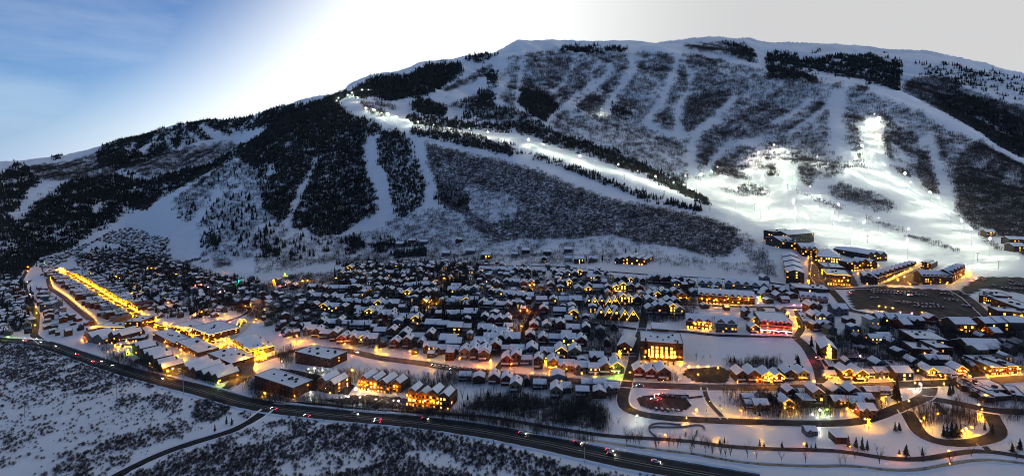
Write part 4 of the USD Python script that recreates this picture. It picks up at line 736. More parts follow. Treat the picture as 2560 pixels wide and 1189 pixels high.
# houses: a few kinds, each with its walls, roof, snow, windows, door, chimney and porch
def house_proto(kind, wall, lit, seed):
    g = np.random.default_rng(seed)
    path = f'/World/house_kinds/{kind}_{wall}_{lit}_{seed}'
    UsdGeom.Xform.Define(stage, path)
    w, d, h, rise, ax = {'gable': (8.5, 12, 5.6, 3.0, 'y'), 'side': (11, 8.5, 5.4, 2.6, 'x'), 'tall': (6.6, 11, 8.2, 2.4, 'y'), 'wide': (13, 12, 6.2, 2.8, 'x'), 'flat': (10, 12, 6.4, 0, 'f'), 'chalet': (8.5, 11, 3.6, 7.6, 'y'), 'cross': (12, 10.5, 5.6, 3.0, 'c')}[kind]
    w *= g.uniform(.92, 1.08); d *= g.uniform(.92, 1.1); h *= g.uniform(.94, 1.08)
    m = MB(); x = w / 2
    rf, sn = MB(), MB()
    if ax == 'f':
        m.box(-x, x, 0, d, -3, h); rf.box(-x - .25, x + .25, -.25, d + .25, h, h + .3); sn.box(-x, x, 0, d, h + .3, h + .85)
    else:
        a = 'x' if ax in 'xc' else 'y'
        pentagon(m, -x, x, 0, d, -3, h, rise, a); gable(rf, -x, x, 0, d, h + .02, rise, .22, .55, a); gable(sn, -x + .15, x - .15, .15, d - .15, h + .27, rise - .04, .5, .50, a)
        if ax == 'c':
            gx = g.choice([-1, 1]) * w * .2
            pentagon(m, gx - 2.6, gx + 2.6, -1.6, d * .5, -3, h - .2, 2.6); gable(rf, gx - 2.6, gx + 2.6, -1.6, d * .5, h - .18, 2.6, .22, .45); gable(sn, gx - 2.5, gx + 2.5, -1.5, d * .5, h + .06, 2.58, .5, .4)
    put('walls', m.mesh, WALL[wall], path); rp = put('roof', rf.mesh, roof_mat, path); put('snow_cover', sn.mesh, snow_mat, path, smooth=25)
    if kind != 'flat':
        put('chimney', MB().box(w * .18, w * .18 + .8, d * .55, d * .55 + .8, h, h + rise * .9 + 1.0).mesh, WALL['brick'], rp)
    y = -1.6 if ax == 'c' else 0
    floors = [1.0] + ([3.9] if h > 5 else []) + ([6.3] if h > 7.6 else [])
    n = 2 if w < 9 else 3
    for zf in floors:
        for i in range(n):
            xx = (i - (n - 1) / 2) * w / n * .92
            if zf < 2 and i == 0: continue
            l = None
            if lit and g.random() < (.25 if lit == 1 else .7): l = int(g.integers(0, 2) if lit == 1 else g.integers(1, 3))
            window(path, xx, zf, 1.4, 1.6, (-1.6 if ax == 'c' and abs(xx - gx) < 2.6 else 0) - .01, l, g)
        for yy in (d * .3, d * .7):
            window(path, yy, zf, 1.3, 1.5, 0, 0 if lit and g.random() < .3 else None, g, 'side', x * g.choice([-1, 1]))
    if kind == 'chalet': window(path, 0, 6.6, 2.0, 1.8, -.01, 1 if lit else None, g)
    put('door', MB().box(-w * .33 - .55, -w * .33 + .55, -.08, .05, 0, 2.2).mesh, WALL['red' if wall != 'red' else 'dark'], path)
    if kind in ('gable', 'side', 'tall'):
        put('porch', MB().box(-x * .95, x * .4, -1.9, 0, 2.5, 2.66).box(-x * .95, -x * .95 + .2, -1.9, -1.7, -2, 2.5).box(x * .4 - .2, x * .4, -1.9, -1.7, -2, 2.5).mesh, wood_mat, path)
        put('porch_snow', MB().box(-x * .95, x * .4, -1.95, -.02, 2.68, 3.05).mesh, snow_mat, path)
    if lit == 2 and kind != 'flat' and ax == 'y':
        put('eave_lights', MB().poly_line([(-x - .5, -.66, h - .3), (0, -.66, h + rise + .15), (x + .5, -.66, h - .3)], .10).mesh, bulb_mat['yellow'], path)
    return path
kinds_root = stage.CreateClassPrim('/World/house_kinds')
HP = {}
for k, walls in (('gable', ('brown', 'grey', 'tan', 'red')), ('side', ('brown', 'grey', 'blue', 'cream')), ('tall', ('grey', 'brown', 'rust', 'dark')), ('cross', ('brown', 'tan', 'grey')), ('wide', ('dark', 'grey')), ('flat', ('grey', 'brown')), ('chalet', ('rust', 'brown'))):
    for wi, wl in enumerate(walls):
        for lt in (0, 1, 2): HP[(k, wl, lt)] = house_proto(k, wl, lt, 40 + wi)
KW = {k: [w for (kk, w, l) in HP if kk == k and l == 0] for k in ('gable', 'side', 'tall', 'cross', 'wide', 'flat', 'chalet')}
SAY = {'gable': 'gabled', 'side': 'broad-gabled', 'tall': 'tall narrow', 'cross': 'cross-gabled', 'wide': 'wide', 'flat': 'flat-roofed', 'chalet': 'steep-gabled'}
GLOW = {0: 'dark', 1: 'dimly lit', 2: 'brightly lit'}
hrng = np.random.default_rng(5)
N_HOUSE = [0]
SITES = []
def house(px, py, kind, lit, where, rz=None, size=1.0, wall=None, group='houses of the hillside town'):
    if py > 880 and kind in ('cross', 'side', 'wide'): size *= .84
    if px > 1820: size *= .80 if py > 960 else .90 if py > 900 else 1.0
    P = at(px, py); wall = wall or str(hrng.choice(KW[kind]))
    if rz is None: rz = -.06 + hrng.uniform(-.05, .05)
    p = copy_of(HP[(kind, wall, lit)], 'house', f'{GLOW[lit]} {wall} {SAY[kind]} house, {where}', 'house', group, P - [0, 0, .15], rz, size)
    N_HOUSE[0] += 1; SITES.append((P[0], P[1], 9.0 * size))
    if lit == 1 and hrng.random() < .0: pass
    return p
def row(pts, n, kinds, where, lit=(.62, .28, .10), size=1.14, jitter=1.0, rz=None):
    pts = np.array(pts, float); d = np.r_[0, np.cumsum(np.hypot(*np.diff(pts, axis=0).T))] if len(pts) > 1 else np.array([0.])
    for i in range(n):
        t = d[-1] * (i / max(n - 1, 1))
        x = np.interp(t, d, pts[:, 0]) + hrng.uniform(-1.5, 1.5) * jitter; y = np.interp(t, d, pts[:, 1]) + hrng.uniform(-1, 1) * jitter
        house(x, y, str(hrng.choice(kinds)), int(hrng.choice(3, p=lit)), (f'{ORD[i]} from left, {where}' if n > 1 else where), rz, size * hrng.uniform(.93, 1.08))
def A5(*p): return [(760 + x / 3.498, 600 + y / 3.498) for x, y in p]
def A6(*p): return [(1200 + x / 3.498, 600 + y / 3.498) for x, y in p]
def A7(*p): return [(1560 + x / 3.498, 660 + y / 3.498) for x, y in p]
def A8(*p): return [(1900 + x / 3.879, 560 + y / 3.879) for x, y in p]
def A9(*p): return [(1960 + x / 4.247, 760 + y / 4.247) for x, y in p]
def AC(*p): return [(600 + x / 4.267, 840 + y / 4.267) for x, y in p]
def AL(*p): return [(200 + x / 4.246, 720 + y / 4.246) for x, y in p]
def AM(*p): return [(1060 + x / 4.114, 900 + y / 4.114) for x, y in p]
mix, narrow, big = ['gable', 'side', 'gable', 'cross', 'tall'], ['tall', 'gable', 'tall'], ['cross', 'wide', 'side']
dk, lt = (.80, .17, .03), (.30, .42, .28)
W = 'the west block'
row(A5((310, 290), (440, 262), (560, 275), (720, 250), (1020, 255)), 9, mix, 'the top row below the wooded slope', dk)
row(A5((320, 320), (560, 318), (760, 312), (900, 318), (1020, 305)), 6, mix, 'the west block, second row', dk)
row(A5((640, 395), (880, 402)), 5, narrow, 'the short tight row above the snowy lane', dk)
row(A5((910, 432), (1120, 425)), 4, mix, 'the row beside the short tight row', dk)
row(A5((60, 440), (180, 450), (520, 462), (740, 470)), 8, mix, 'the third row down')
row(A5((830, 498), (1130, 500)), 5, narrow, 'the row beside the floodlit lane', dk)
row(A5((40, 525), (300, 545)), 5, mix, 'the far west end, fourth row', dk)
row(A5((320, 575), (780, 602)), 8, mix, 'the fourth row down', dk)
row(A5((90, 605), (330, 640)), 4, mix, 'the far west end, fifth row', dk)
row(A5((500, 662), (700, 700), (970, 742)), 8, mix, 'the fifth row down', (.6, .25, .15))
row(A5((150, 762), (360, 775), (530, 795)), 6, mix, 'the sixth row down', dk)
row(A5((40, 832), (330, 905)), 5, mix, 'the seventh row down', dk)
row(A5((350, 900), (580, 915)), 5, mix, 'the row above the big flat brick block', (.5, .3, .2))
row(A5((660, 842), (870, 880)), 3, mix, 'the loose row above the avenue', dk)
row(A5((790, 945), (900, 952)), 2, mix, 'the pair just above the avenue', dk)
row(A5((990, 900), (1100, 892)), 2, mix, 'the pair beside the bare trees', dk)
row(A5((1120, 792), (1210, 790)), 2, big, 'the pair below the snowy lane', dk)
row(A5((1330, 445), (1480, 475)), 3, mix, 'the second row of the middle block', dk)
row(A5((1300, 482), (1480, 485)), 3, mix, 'the third row of the middle block', dk)
row(A5((1290, 572), (1480, 562)), 4, mix, 'the fourth row of the middle block', (.4, .35, .25))
row(A5((1290, 692), (1460, 692)), 3, big, 'the row of broad roofs', dk)
row(A5((1250, 935), (1310, 962)), 2, big, 'the pair of big roofs above the avenue', dk)
row(A5((1100, 985), (1300, 1005)), 3, big, 'the row of big roofs along the avenue', (.3, .3, .4))
row(A5((1400, 1042), (1580, 1052)), 3, mix, 'the row along the avenue, middle block', dk)
row(A5((1490, 1000), (1550, 965)), 2, mix, 'the pair behind the avenue, middle block', dk)
row(A5((1320, 822), (1410, 812)), 2, big, 'the pair with a lit porch, middle block', (.3, .3, .4))
# the middle block
for x, y, k, l, w in ((40, 165, 'wide', 1, 'alone on the slope above the top street'), (300, 150, 'side', 0, 'left of the hillside trees above the top street'), (400, 120, 'wide', 0, 'highest on the slope above the top street'), (590, 135, 'wide', 0, 'on the slope, third above the top street'), (560, 195, 'gable', 1, 'below the third hillside roof'), (770, 110, 'wide', 0, 'behind the red-lit hillside house'), (770, 185, 'side', 0, 'left of the red-lit hillside house'), (990, 192, 'cross', 1, 'between hillside conifers, left of the long lodge')):
    house(*A6((x, y))[0], k, l, w, size=1.15)
house(*A6((870, 205))[0], 'wide', 2, 'orange-lit on the slope above the top street', wall='dark', size=1.25)
row(A6((20, 285), (240, 290), (420, 305)), 8, mix, 'the first row under the top street', dk)
row(A6((650, 322), (830, 332)), 4, ['gable', 'tall'], 'the close row under the top street', dk)
row(A6((870, 325), (970, 360)), 2, mix, 'the pair beside the snowy lot', (.2, .4, .4))
row(A6((1200, 382), (1425, 388)), 5, ['tall'], 'the tight upper row of narrow roofs', (.3, .5, .2), .95)
row(A6((1500, 382), (1760, 392)), 6, ['tall', 'gable'], 'the row beside the grey terrace', dk)
row(A6((230, 395), (450, 425)), 4, mix, 'the yellow-lit row by the cross street', (.1, .3, .6))
row(A6((620, 425), (780, 425)), 3, mix, 'the row right of the cross street', dk)
row(A6((860, 475), (1030, 455)), 3, mix, 'the row with the yellow garage light', lt)
row(A6((1120, 465), (1395, 452)), 5, narrow, 'the second tight row of narrow roofs', lt)
row(A6((1500, 515), (1765, 525)), 6, narrow, 'the row beside the lit terrace', lt)
row(A6((90, 500), (420, 530)), 5, mix, 'the row below the yellow-lit row', (.45, .4, .15))
row(A6((540, 565), (740, 568)), 3, mix, 'the row left of the steep gables', dk)
row(A6((840, 570), (890, 572)), 1, big, 'just left of the steep lit gables', lt)
row(A6((950, 582), (1190, 588)), 5, ['chalet'], 'the upper row of steep lit gables', (0, .25, .75), 1.05)
row(A6((1250, 565), (1380, 572)), 3, narrow, 'the trio right of the steep gables', (.2, .5, .3))
row(A6((20, 605), (240, 612)), 5, mix, 'the row beside the orange lane', dk)
row(A6((560, 645), (820, 685)), 3, mix, 'the loose row above the middle street', (.5, .4, .1))
row(A6((1060, 692), (1340, 712)), 5, ['chalet'], 'the lower row of steep lit gables', (0, .35, .65), 1.05)
row(A6((1490, 600), (1720, 606)), 5, narrow, 'the back row of close townhouses', dk)
row(A6((1490, 652), (1750, 662)), 5, narrow, 'the front row of close townhouses', (.6, .2, .2))
row(A6((40, 742), (240, 748)), 4, narrow, 'the row of deep roofs', dk)
row(A6((470, 792), (600, 800), (930, 835)), 5, mix, 'the row under the middle street', dk)
row(A6((40, 835), (230, 880)), 4, mix, 'the row left of the steep lane', dk)
row(A6((90, 915), (280, 925)), 3, mix, 'the lower row left of the steep lane', dk)
row(A6((440, 885), (540, 912), (670, 915), (890, 930)), 5, mix, 'the red-lit row above the lower street', (.2, .4, .4))
row(A6((30, 972), (240, 995)), 3, mix, 'the row behind the avenue by the lane', dk)
row(A6((330, 1012), (560, 1022), (660, 1030), (835, 1042)), 5, mix, 'the row below the lower street', (.5, .35, .15))
house(*A6((1025, 1082))[0], 'cross', 0, 'large and dark behind the avenue left of the corner', size=1.15)
row(A6((30, 1055), (40, 1055)), 1, mix, 'alone at the orange-lit avenue corner', dk)
row(A6((235, 1105), (400, 1095)), 3, mix, 'the avenue row beside the lane', dk)
row(A6((510, 1125), (640, 1140), (760, 1150), (890, 1172)), 4, mix, 'the row with the orange garden', (.3, .5, .2))
row(A6((1010, 1182), (1200, 1172)), 3, mix, 'the green-lit avenue corner', (.4, .4, .2))
# south of the avenue
for x, y, k, l, w in ((420, 215, 'side', 0, 'in the snowy yard right of the condominiums'), (720, 245, 'gable', 0, 'first below the avenue, beside the bare trees'), (850, 262, 'gable', 0, 'second below the avenue, with a bright snowy roof'), (940, 332, 'gable', 0, 'dark-fronted below the avenue'), (1190, 300, 'side', 0, 'hidden among bare trees below the avenue'), (1440, 345, 'cross', 0, 'steep-roofed below the avenue, left of the park'), (1360, 392, 'gable', 0, 'small, lowest below the avenue'), (1630, 382, 'side', 0, 'below the avenue near the street bridge'), (1690, 300, 'side', 0, 'close below the avenue near the corner'), (1810, 305, 'side', 1, 'with an orange window below the avenue corner'), (1930, 352, 'cross', 0, 'snow-laden in the avenue corner garden')):
    house(*AM((x, y))[0], k, l, w, size=1.0)
row(A7((1035, 1035), (1145, 1038)), 2, ['gable'], 'the row between the snowfield and the avenue', dk, 1.1)
row(A7((1260, 1045), (1355, 1042)), 2, ['gable'], 'the orange-lit pair below the snowfield', (0, .2, .8), 1.1)
row(A7((1460, 1025), (1575, 1015)), 2, ['gable'], 'the pair at the snowfield corner', (.2, .4, .4), 1.1)
row(A7((140, 990), (240, 1000)), 2, ['side', 'gable'], 'the pair below the school', dk, 1.05)
row(A7((360, 1020), (365, 1020)), 1, mix, 'right of the pair below the school', (.3, .7, 0))
house(*A7((1080, 482))[0], 'tall', 1, 'with a round window by the long terrace', wall='rust', size=.9)
row(A7((1140, 500), (1145, 560), (1150, 605)), 3, ['gable', 'tall'], 'the stack left of the red-lit lodge', lt, .95)
# right-hand streets
for x, y, k, l, w, s in ((690, 805, 'gable', 2, 'long-roofed on the avenue, second from the corner', 1.05), (830, 825, 'gable', 2, 'yellow-lit on the avenue with a snowy garden', 1.1), (920, 785, 'side', 1, 'red-walled behind the avenue', .9), (1050, 785, 'cross', 1, 'in front of the flat white roof', 1.0), (1030, 695, 'gable', 0, 'small and dark behind the avenue', .9), (1280, 815, 'wide', 2, 'under the low wide roof with orange eaves', 1.2), (1590, 645, 'cross', 0, 'left of a pair of hipped roofs', 1.0), (1720, 648, 'side', 0, 'right of a pair of hipped roofs', 1.0), (1580, 785, 'gable', 2, 'pink-lit beside the big low roof', 1.0), (1890, 765, 'gable', 2, 'yellow-lit at the side street corner', 1.0), (500, 790, 'side', 2, 'orange-lit at the snowfield street corner', .9)):
    house(*A9((x, y))[0], k, l, w, size=s)
for x, y, k, l, w, s in ((90, 995, 'gable', 1, 'with a snow cone beside it south of the avenue', 1.0), (230, 1000, 'side', 0, 'behind the flat grey roof south of the avenue', 1.0), (270, 1100, 'flat', 0, 'flat white roof south of the avenue', 1.0), (370, 1085, 'tall', 1, 'long ridge roof south of the avenue', 1.3), (580, 1000, 'gable', 0, 'upper middle of the six roofs south of the avenue', 1.1), (600, 1095, 'cross', 1, 'lower left of the six roofs south of the avenue', 1.05), (760, 1005, 'gable', 1, 'top middle of the six roofs south of the avenue', 1.15), (785, 1105, 'cross', 1, 'lower middle of the six roofs south of the avenue', 1.1), (890, 1072, 'cross', 0, 'lower right of the six roofs south of the avenue', 1.05), (950, 992, 'wide', 0, 'hip-roofed beside the great conifer', .95), (1075, 975, 'side', 0, 'snow-laden next to the great conifer', 1.0), (50, 1115, 'gable', 2, 'floodlit porch above the park lane', 1.0)):
    house(*A9((x, y))[0], k, l, w, size=s)
row([(1872, 1005), (1880, 1022)], 2, ['gable', 'side'], 'the pair above the park lane, west end', (0, .5, .5), 1.0)
house(1905, 1026, 'cross', 0, 'grey and broad above the park lane', size=1.1); house(1962, 1018, 'side', 1, 'under a bright snowy gable above the park lane', size=.95)
row(A9((1080, 225), (1190, 232), (1320, 240)), 3, ['wide', 'cross'], 'the snow-thick roofs below the parking lot', dk, 1.05)
row(A9((1430, 238), (1595, 215)), 2, mix, 'the pair below the parking lot fence', lt, .95)
row(A9((315, 125), (375, 120)), 2, ['tall'], 'the twin roofs behind the flat-roofed block', dk)
row(A9((335, 225), (410, 240), (490, 245)), 3, ['tall'], 'the upper trio beside the blue-lit tree', dk)
row(A9((345, 290), (420, 288), (485, 285)), 3, ['tall'], 'the lower trio beside the blue-lit tree', (.3, .3, .4), .85)
house(*A9((605, 120))[0], 'cross', 0, 'dark and alone in the snowy field below the lot', size=1.15)
house(*A9((985, 425))[0], 'side', 2, 'small and yellow-lit among bare trees', size=.9); house(*A9((1080, 400))[0], 'side', 0, 'snow-buried beside the small yellow-lit house', size=.9)
house(*A9((2230, 292))[0], 'wide', 1, 'left in the long row below the brick block', size=1.1); house(*A9((2365, 285))[0], 'wide', 1, 'middle of the long row below the brick block', size=1.1); house(*A9((2490, 285))[0], 'wide', 0, 'right in the long row below the brick block', size=1.1); house(*A9((1930, 315))[0], 'wide', 2, 'low and yellow-lit by the bending street', size=1.25)
house(2172, 1044, 'cross', 0, 'park pavilion roof heavy with snow', wall='brown', size=1.2)
house(*A8((250, 690))[0], 'gable', 1, 'tent-shaped roof left of the flat snowy roofs', size=.9); house(*A8((80, 690))[0], 'gable', 0, 'beside the terrace end near the resort', size=1.0); house(*A8((250, 765))[0], 'side', 0, 'small barrel roof in the resort snowfield', size=.8); house(*A8((60, 600))[0], 'tall', 0, 'at the right end of the grey terrace', size=1.2); house(*A8((2240, 120))[0], 'side', 1, 'orange timber cabin alone beside the floodlit piste', wall='brown', size=1.3)
row(A8((2470, 200), (2540, 190), (2520, 270)), 3, ['wide'], 'the trio beside the lit piste', (0, .5, .5), 1.2)
row([(998, 618), (1030, 608), (1060, 612)], 3, ['wide'], 'the dark hillside row among conifers above the town', (1, 0, 0), 1.3)
row([(1146, 607), (1160, 605)], 1, ['cross'], 'alone on the snowy slope above the town', (1, 0, 0), 1.3)
row([(1115, 640), (1175, 636)], 2, ['wide'], 'the lamp-lit hillside drive', (0, .5, .5), 1.3); house(1215, 648, 'wide', 2, 'red-lit at the end of the hillside drive', size=1.35, wall='dark')
row([(470, 655), (490, 650), (510, 655)], 3, ['side'], 'the dark cluster beside the lower ski run', (1, 0, 0), 1.1)
row([(690, 712), (706, 718), (730, 722)], 3, mix, 'the lit trio by the ski run', (.1, .5, .4))
print('houses', N_HOUSE[0])

# large buildings: front edge A-B in the photograph, depth and height in metres
def bldg(name, label, cat, a, b, hpx, depth, roof='flat', wall='brick', cols=8, floors=3, lit=.15, bright=1, ngab=3, eaves=None, group=None, side_lit=.1, dormers=0, base_lit=None, snow=True, units=3):
    A, B = at(*a), at(*b); mid = (A + B) / 2
    h = hpx * mid[1] / F
    if depth < 0: depth = max(7.0, -depth * mid[1] ** 2 / (F * (CAMZ - mid[2] - h)))
    w = float(np.hypot(*(B - A)[:2])); rz = math.atan2(B[1] - A[1], B[0] - A[0])
    dirn = np.array([math.cos(rz), math.sin(rz)]); nrm = np.array([-dirn[1], dirn[0]])
    if nrm @ np.array([mid[0], mid[1]]) < 0: nrm = -nrm
    z0 = min(A[2], B[2])
    P = np.array([mid[0], mid[1], z0])
    g = np.random.default_rng(abs(hash(label)) % 1000 if False else sum(map(ord, label)))
    path = thing(name, label, cat, group, P, rz)
    SITES.append((mid[0] + nrm[0] * depth / 2, mid[1] + nrm[1] * depth / 2, max(w, depth) * .55))
    x = w / 2; m, rf, sn = MB(), MB(), MB(); d = depth
    rise = min(4.5, .32 * min(w, d))
    if roof == 'flat':
        m.box(-x, x, 0, d, -5, h)
        for q in ((-x - .2, x + .2, -.2, .35), (-x - .2, x + .2, d - .35, d + .2)): rf.box(q[0], q[1], q[2], q[3], h - .3, h + .9)
        for q in ((-x - .2, -x + .35), (x - .35, x + .2)): rf.box(q[0], q[1], .35, d - .35, h - .3, h + .9)
        sn.box(-x + .36, x - .36, .36, d - .36, h, h + .62)
        for q in ((-x - .2, x + .2, -.2, .35), (-x - .2, x + .2, d - .35, d + .2)): sn.box(q[0], q[1], q[2], q[3], h + .9, h + 1.08)
        for k in range(units):
            ux, uy = g.uniform(-x * .7, x * .7), g.uniform(d * .2, d * .8); s = g.uniform(.5, 1.2)
            put('roof_vent', MB().box(ux - s, ux + s, uy - s, uy + s, h + .3, h + 1.0 + s * .8).mesh, roof_mat, path)
    elif roof in ('gable_x', 'gable_y'):
        ax = roof[-1]; pentagon(m, -x, x, 0, d, -5, h, rise, ax); gable(rf, -x, x, 0, d, h + .02, rise, .25, .8, ax); gable(sn, -x + .2, x - .2, .2, d - .2, h + .3, rise - .04, .55, .72, ax)
        for k in range(dormers):
            gx = (k + .5) / dormers * w - x; hw = w / dormers * .34
            pentagon(m, gx - hw, gx + hw, -.5, d * .42, h - 2.2, h + .7, hw * 1.05); gable(rf, gx - hw, gx + hw, -.6, d * .42, h + .72, hw * 1.05, .25, .4); gable(sn, gx - hw + .5, gx + hw - .5, -.3, d * .42, h + .98, hw * 1.0, .4, .0)
    elif roof == 'multi':                                                     # a run of front gables
        for k in range(ngab):
            xa, xb = -x + w * k / ngab, -x + w * (k + 1) / ngab; dy = g.choice([0.0, 1.6, 3.0]); hh = h * g.uniform(.80, 1.04); r2 = (xb - xa) * .30
            pentagon(m, xa + .01, xb - .01, dy, d, -5, hh, r2); gable(rf, xa + .35, xb - .35, dy, d - k % 2 * 1.5, hh + .02, r2, .25, .3); gable(sn, xa + (xb - xa) * .10, xb - (xb - xa) * .10, dy + .3, d - .3 - k % 2 * 1.5, hh + .3 + r2 * .02, r2 * .98, .5, .1)
    elif roof == 'step':                                                      # gables stepping back up the slope
        for k in range(ngab):
            ya, yb = d * k / ngab, d * (k + 1) / ngab - .05; hh = h * (.86 + .10 * k); r2 = w * .16
            pentagon(m, -x, x, ya, yb, -5, hh, r2); gable(rf, -x, x, ya, yb, hh + .02, r2, .3, .5); gable(sn, -x + .2, x - .2, ya + .1, yb - .1, hh + .34, r2, .55, .42)
    elif roof == 'hip':
        m.box(-x, x, 0, d, -5, h); r2 = min(w, d) * .28; ins = min(w, d) * .45
        for mm, o, t in ((rf, .9, 0.0), (sn, .8, .5)):
            e = [(-x - o, -o, h + t), (x + o, -o, h + t), (x + o, d + o, h + t), (-x - o, d + o, h + t), (-x + ins, d / 2, h + r2 + t), (x - ins, d / 2, h + r2 + t)]
            mm.add(e, [[0, 1, 5], [0, 5, 4], [1, 2, 5], [2, 3, 4], [2, 4, 5], [3, 0, 4], [0, 2, 1], [0, 3, 2]])
    put('walls', m.mesh, WALL[wall], path); put('roof', rf.mesh, roof_mat, path)
    if snow: put('snow_cover', sn.mesh, snow_mat, path)
    fh = h / floors
    for fl in range(floors):
        for c in range(cols):
            xx = (c + .5) / cols * w - x; bl = g.random() < (base_lit if base_lit is not None and fl == 0 else lit)
            yy = -.02 if roof != 'multi' else 1.6
            window(path, xx, fl * fh + fh * .22, min(2.2, w / cols * .5), fh * .5, -.02 if roof != 'multi' else -.02, (int(g.integers(max(0, bright - 1), bright + 1)) if bl else None), g)
        ns = max(2, int(d / 7))
        for c in range(ns):
            for sx in (-x, x): window(path, (c + .5) / ns * d, fl * fh + fh * .22, 1.8, fh * .45, 0, (int(g.integers(0, bright + 1)) if g.random() < side_lit else None), g, 'side', sx)
    put('door', MB().box(-1.2, 1.2, -.1, .05, 0, 2.6).mesh, WALL['dark'], path)
    if eaves:
        put('eave_lights', MB().poly_line([(-x - .3, d, h + .35), (-x - .3, -.35, h + .35), (x + .3, -.35, h + .35), (x + .3, d, h + .35)], .16).mesh, bulb_mat[eaves], path)
    return path, P, rz, w, h, d
def bpx(fn, a, b): return fn(a)[0], fn(b)[0]
# -- the school with its bright front
path, P, rz, w, h, d = bldg('school', 'old brick school with tall glowing windows and floodlit front steps', 'school', (1601, 900), (1708, 901), 47, -28, 'flat', 'brick', 12, 3, .08, 0, units=6)
cw = w * .31
put('centre_block', MB().box(-cw, cw, -3.0, -.01, -5, h + 1.6).mesh, WALL['rust'], path)
put('centre_snow', MB().box(-cw - .1, cw + .1, -3.1, -.05, h + 1.62, h + 2.0).mesh, snow_mat, path)
for r_, (za, zh) in enumerate(((h * .30, h * .20), (h * .53, h * .18), (h * .75, h * .12))):
    for c in range(5): window(path, (c - 2) * cw * .36, za, cw * .19, zh, -3.02, 2 if r_ == 0 else 1, hrng)
for c in (-1, 1): window(path, c * cw * .95, h * .32, 1.3, h * .16, -3.02, 2, hrng); window(path, c * cw * .95, h * .55, 1.3, h * .14, -3.02, 2, hrng)
for k in range(6): put('step', MB().box(-cw * .85, cw * .85, -4.4 - k * 1.1, -3.2 - k * 1.1, -4, 2.2 - k * .36).mesh, packed, path)
put('gym_block', MB().box(-w * .20, w * .22, d + .05, d + 18, -2, h + 3.4).mesh, WALL['rust'], path); put('gym_snow', MB().box(-w * .20, w * .22, d + .06, d + 17.9, h + 3.42, h + 4.1).mesh, snow_mat, path)
for c in (-1, 1): put('chimney', MB().box(c * cw * 1.2 - .7, c * cw * 1.2 + .7, -.9, .5, h, h + 3.4).mesh, WALL['rust'], path)
# -- the red-lit lodge
path, P, rz, w, h, d = bldg('lodge', 'large lodge with four gables and red and white lit balconies', 'lodge', (1899, 834), (1980, 835), 33, -26, 'flat', 'red', 10, 3, .35, 1, units=0)
for k in range(4):
    gx = (k + .5) / 4 * w - w / 2; m = MB(); pentagon(m, gx - w * .085, gx + w * .085, -2.2, 4, h * .25, h + .2, w * .05); gg = put('gable', m.mesh, WALL['red'], path)
    m = MB(); gable(m, gx - w * .085, gx + w * .085, -2.3, 4, h + .3, w * .05, .5, .5); put('gable_snow', m.mesh, snow_mat, gg)
    put('gable_lights', MB().poly_line([(gx - w * .10, -2.9, h + .1), (gx, -2.9, h + w * .06), (gx + w * .10, -2.9, h + .1)], .16).mesh, bulb_mat['red'], gg)
for k, c in ((.05, 'red'), (.33, 'white'), (.50, 'red'), (.70, 'red')):
    put('balcony', MB().box(-w / 2, w / 2, -2.6, -.02, h * k, h * k + .3).mesh, trim_mat, path)
    put('balcony_lights', MB().tube((-w / 2, -2.75, h * k + .9), (w / 2, -2.75, h * k + .9), .22, .22, 4).mesh, bulb_mat[c], path)
# -- terraces and inns of the centre
bldg('terrace', 'long steep-roofed terrace floodlit yellow along its foot', 'apartment building', (1746, 759), (1887, 761), 24, -13, 'gable_x', 'brick', 16, 3, .25, 1, dormers=9, base_lit=.8)
bldg('terrace', 'long grey terrace behind the yellow-lit one, left half', 'apartment building', (1746, 722), (1805, 722), 15, -8, 'gable_x', 'grey', 8, 2, .12, 1, dormers=3)
bldg('terrace', 'long grey terrace behind the yellow-lit one, right half', 'apartment building', (1812, 722), (1922, 725), 15, -8, 'gable_x', 'grey', 12, 2, .2, 1, dormers=5)
bldg('inn', 'three-gabled inn with a glowing yellow ground floor', 'inn', (1715, 821), (1781, 823), 20, -15, 'gable_x', 'rust', 7, 2, .5, 2, dormers=3, base_lit=.9, eaves=None)
bldg('apartment_house', 'dark grey apartment house right of the yellow three-gabled inn', 'apartment building', (1789, 830), (1843, 831), 24, -11, 'gable_x', 'grey', 7, 3, .10, 1, dormers=2)
bldg('lodge', 'left half of the long twin lodge on the slope, with dark conifers before it', 'lodge', (1536, 659), (1562, 660), 15, -12, 'multi', 'dark', 5, 2, .3, 1, ngab=2); bldg('lodge', 'right half of the long twin lodge on the slope, orange-lit', 'lodge', (1565, 661), (1614, 662), 17, -12, 'multi', 'rust', 8, 2, .5, 1, ngab=3)
bldg('meeting_hall', 'wide snowy-roofed hall with orange-lit porch left of the school', 'hall', (1543, 880), (1581, 882), 16, -26, 'gable_y', 'rust', 5, 2, .4, 1)
bldg('townhouse_block', 'flat-roofed grey block beside the lane right of the red lodge', 'apartment building', (2006, 820), (2032, 821), 17, -26, 'flat', 'grey', 4, 2, .1, 1, units=2)
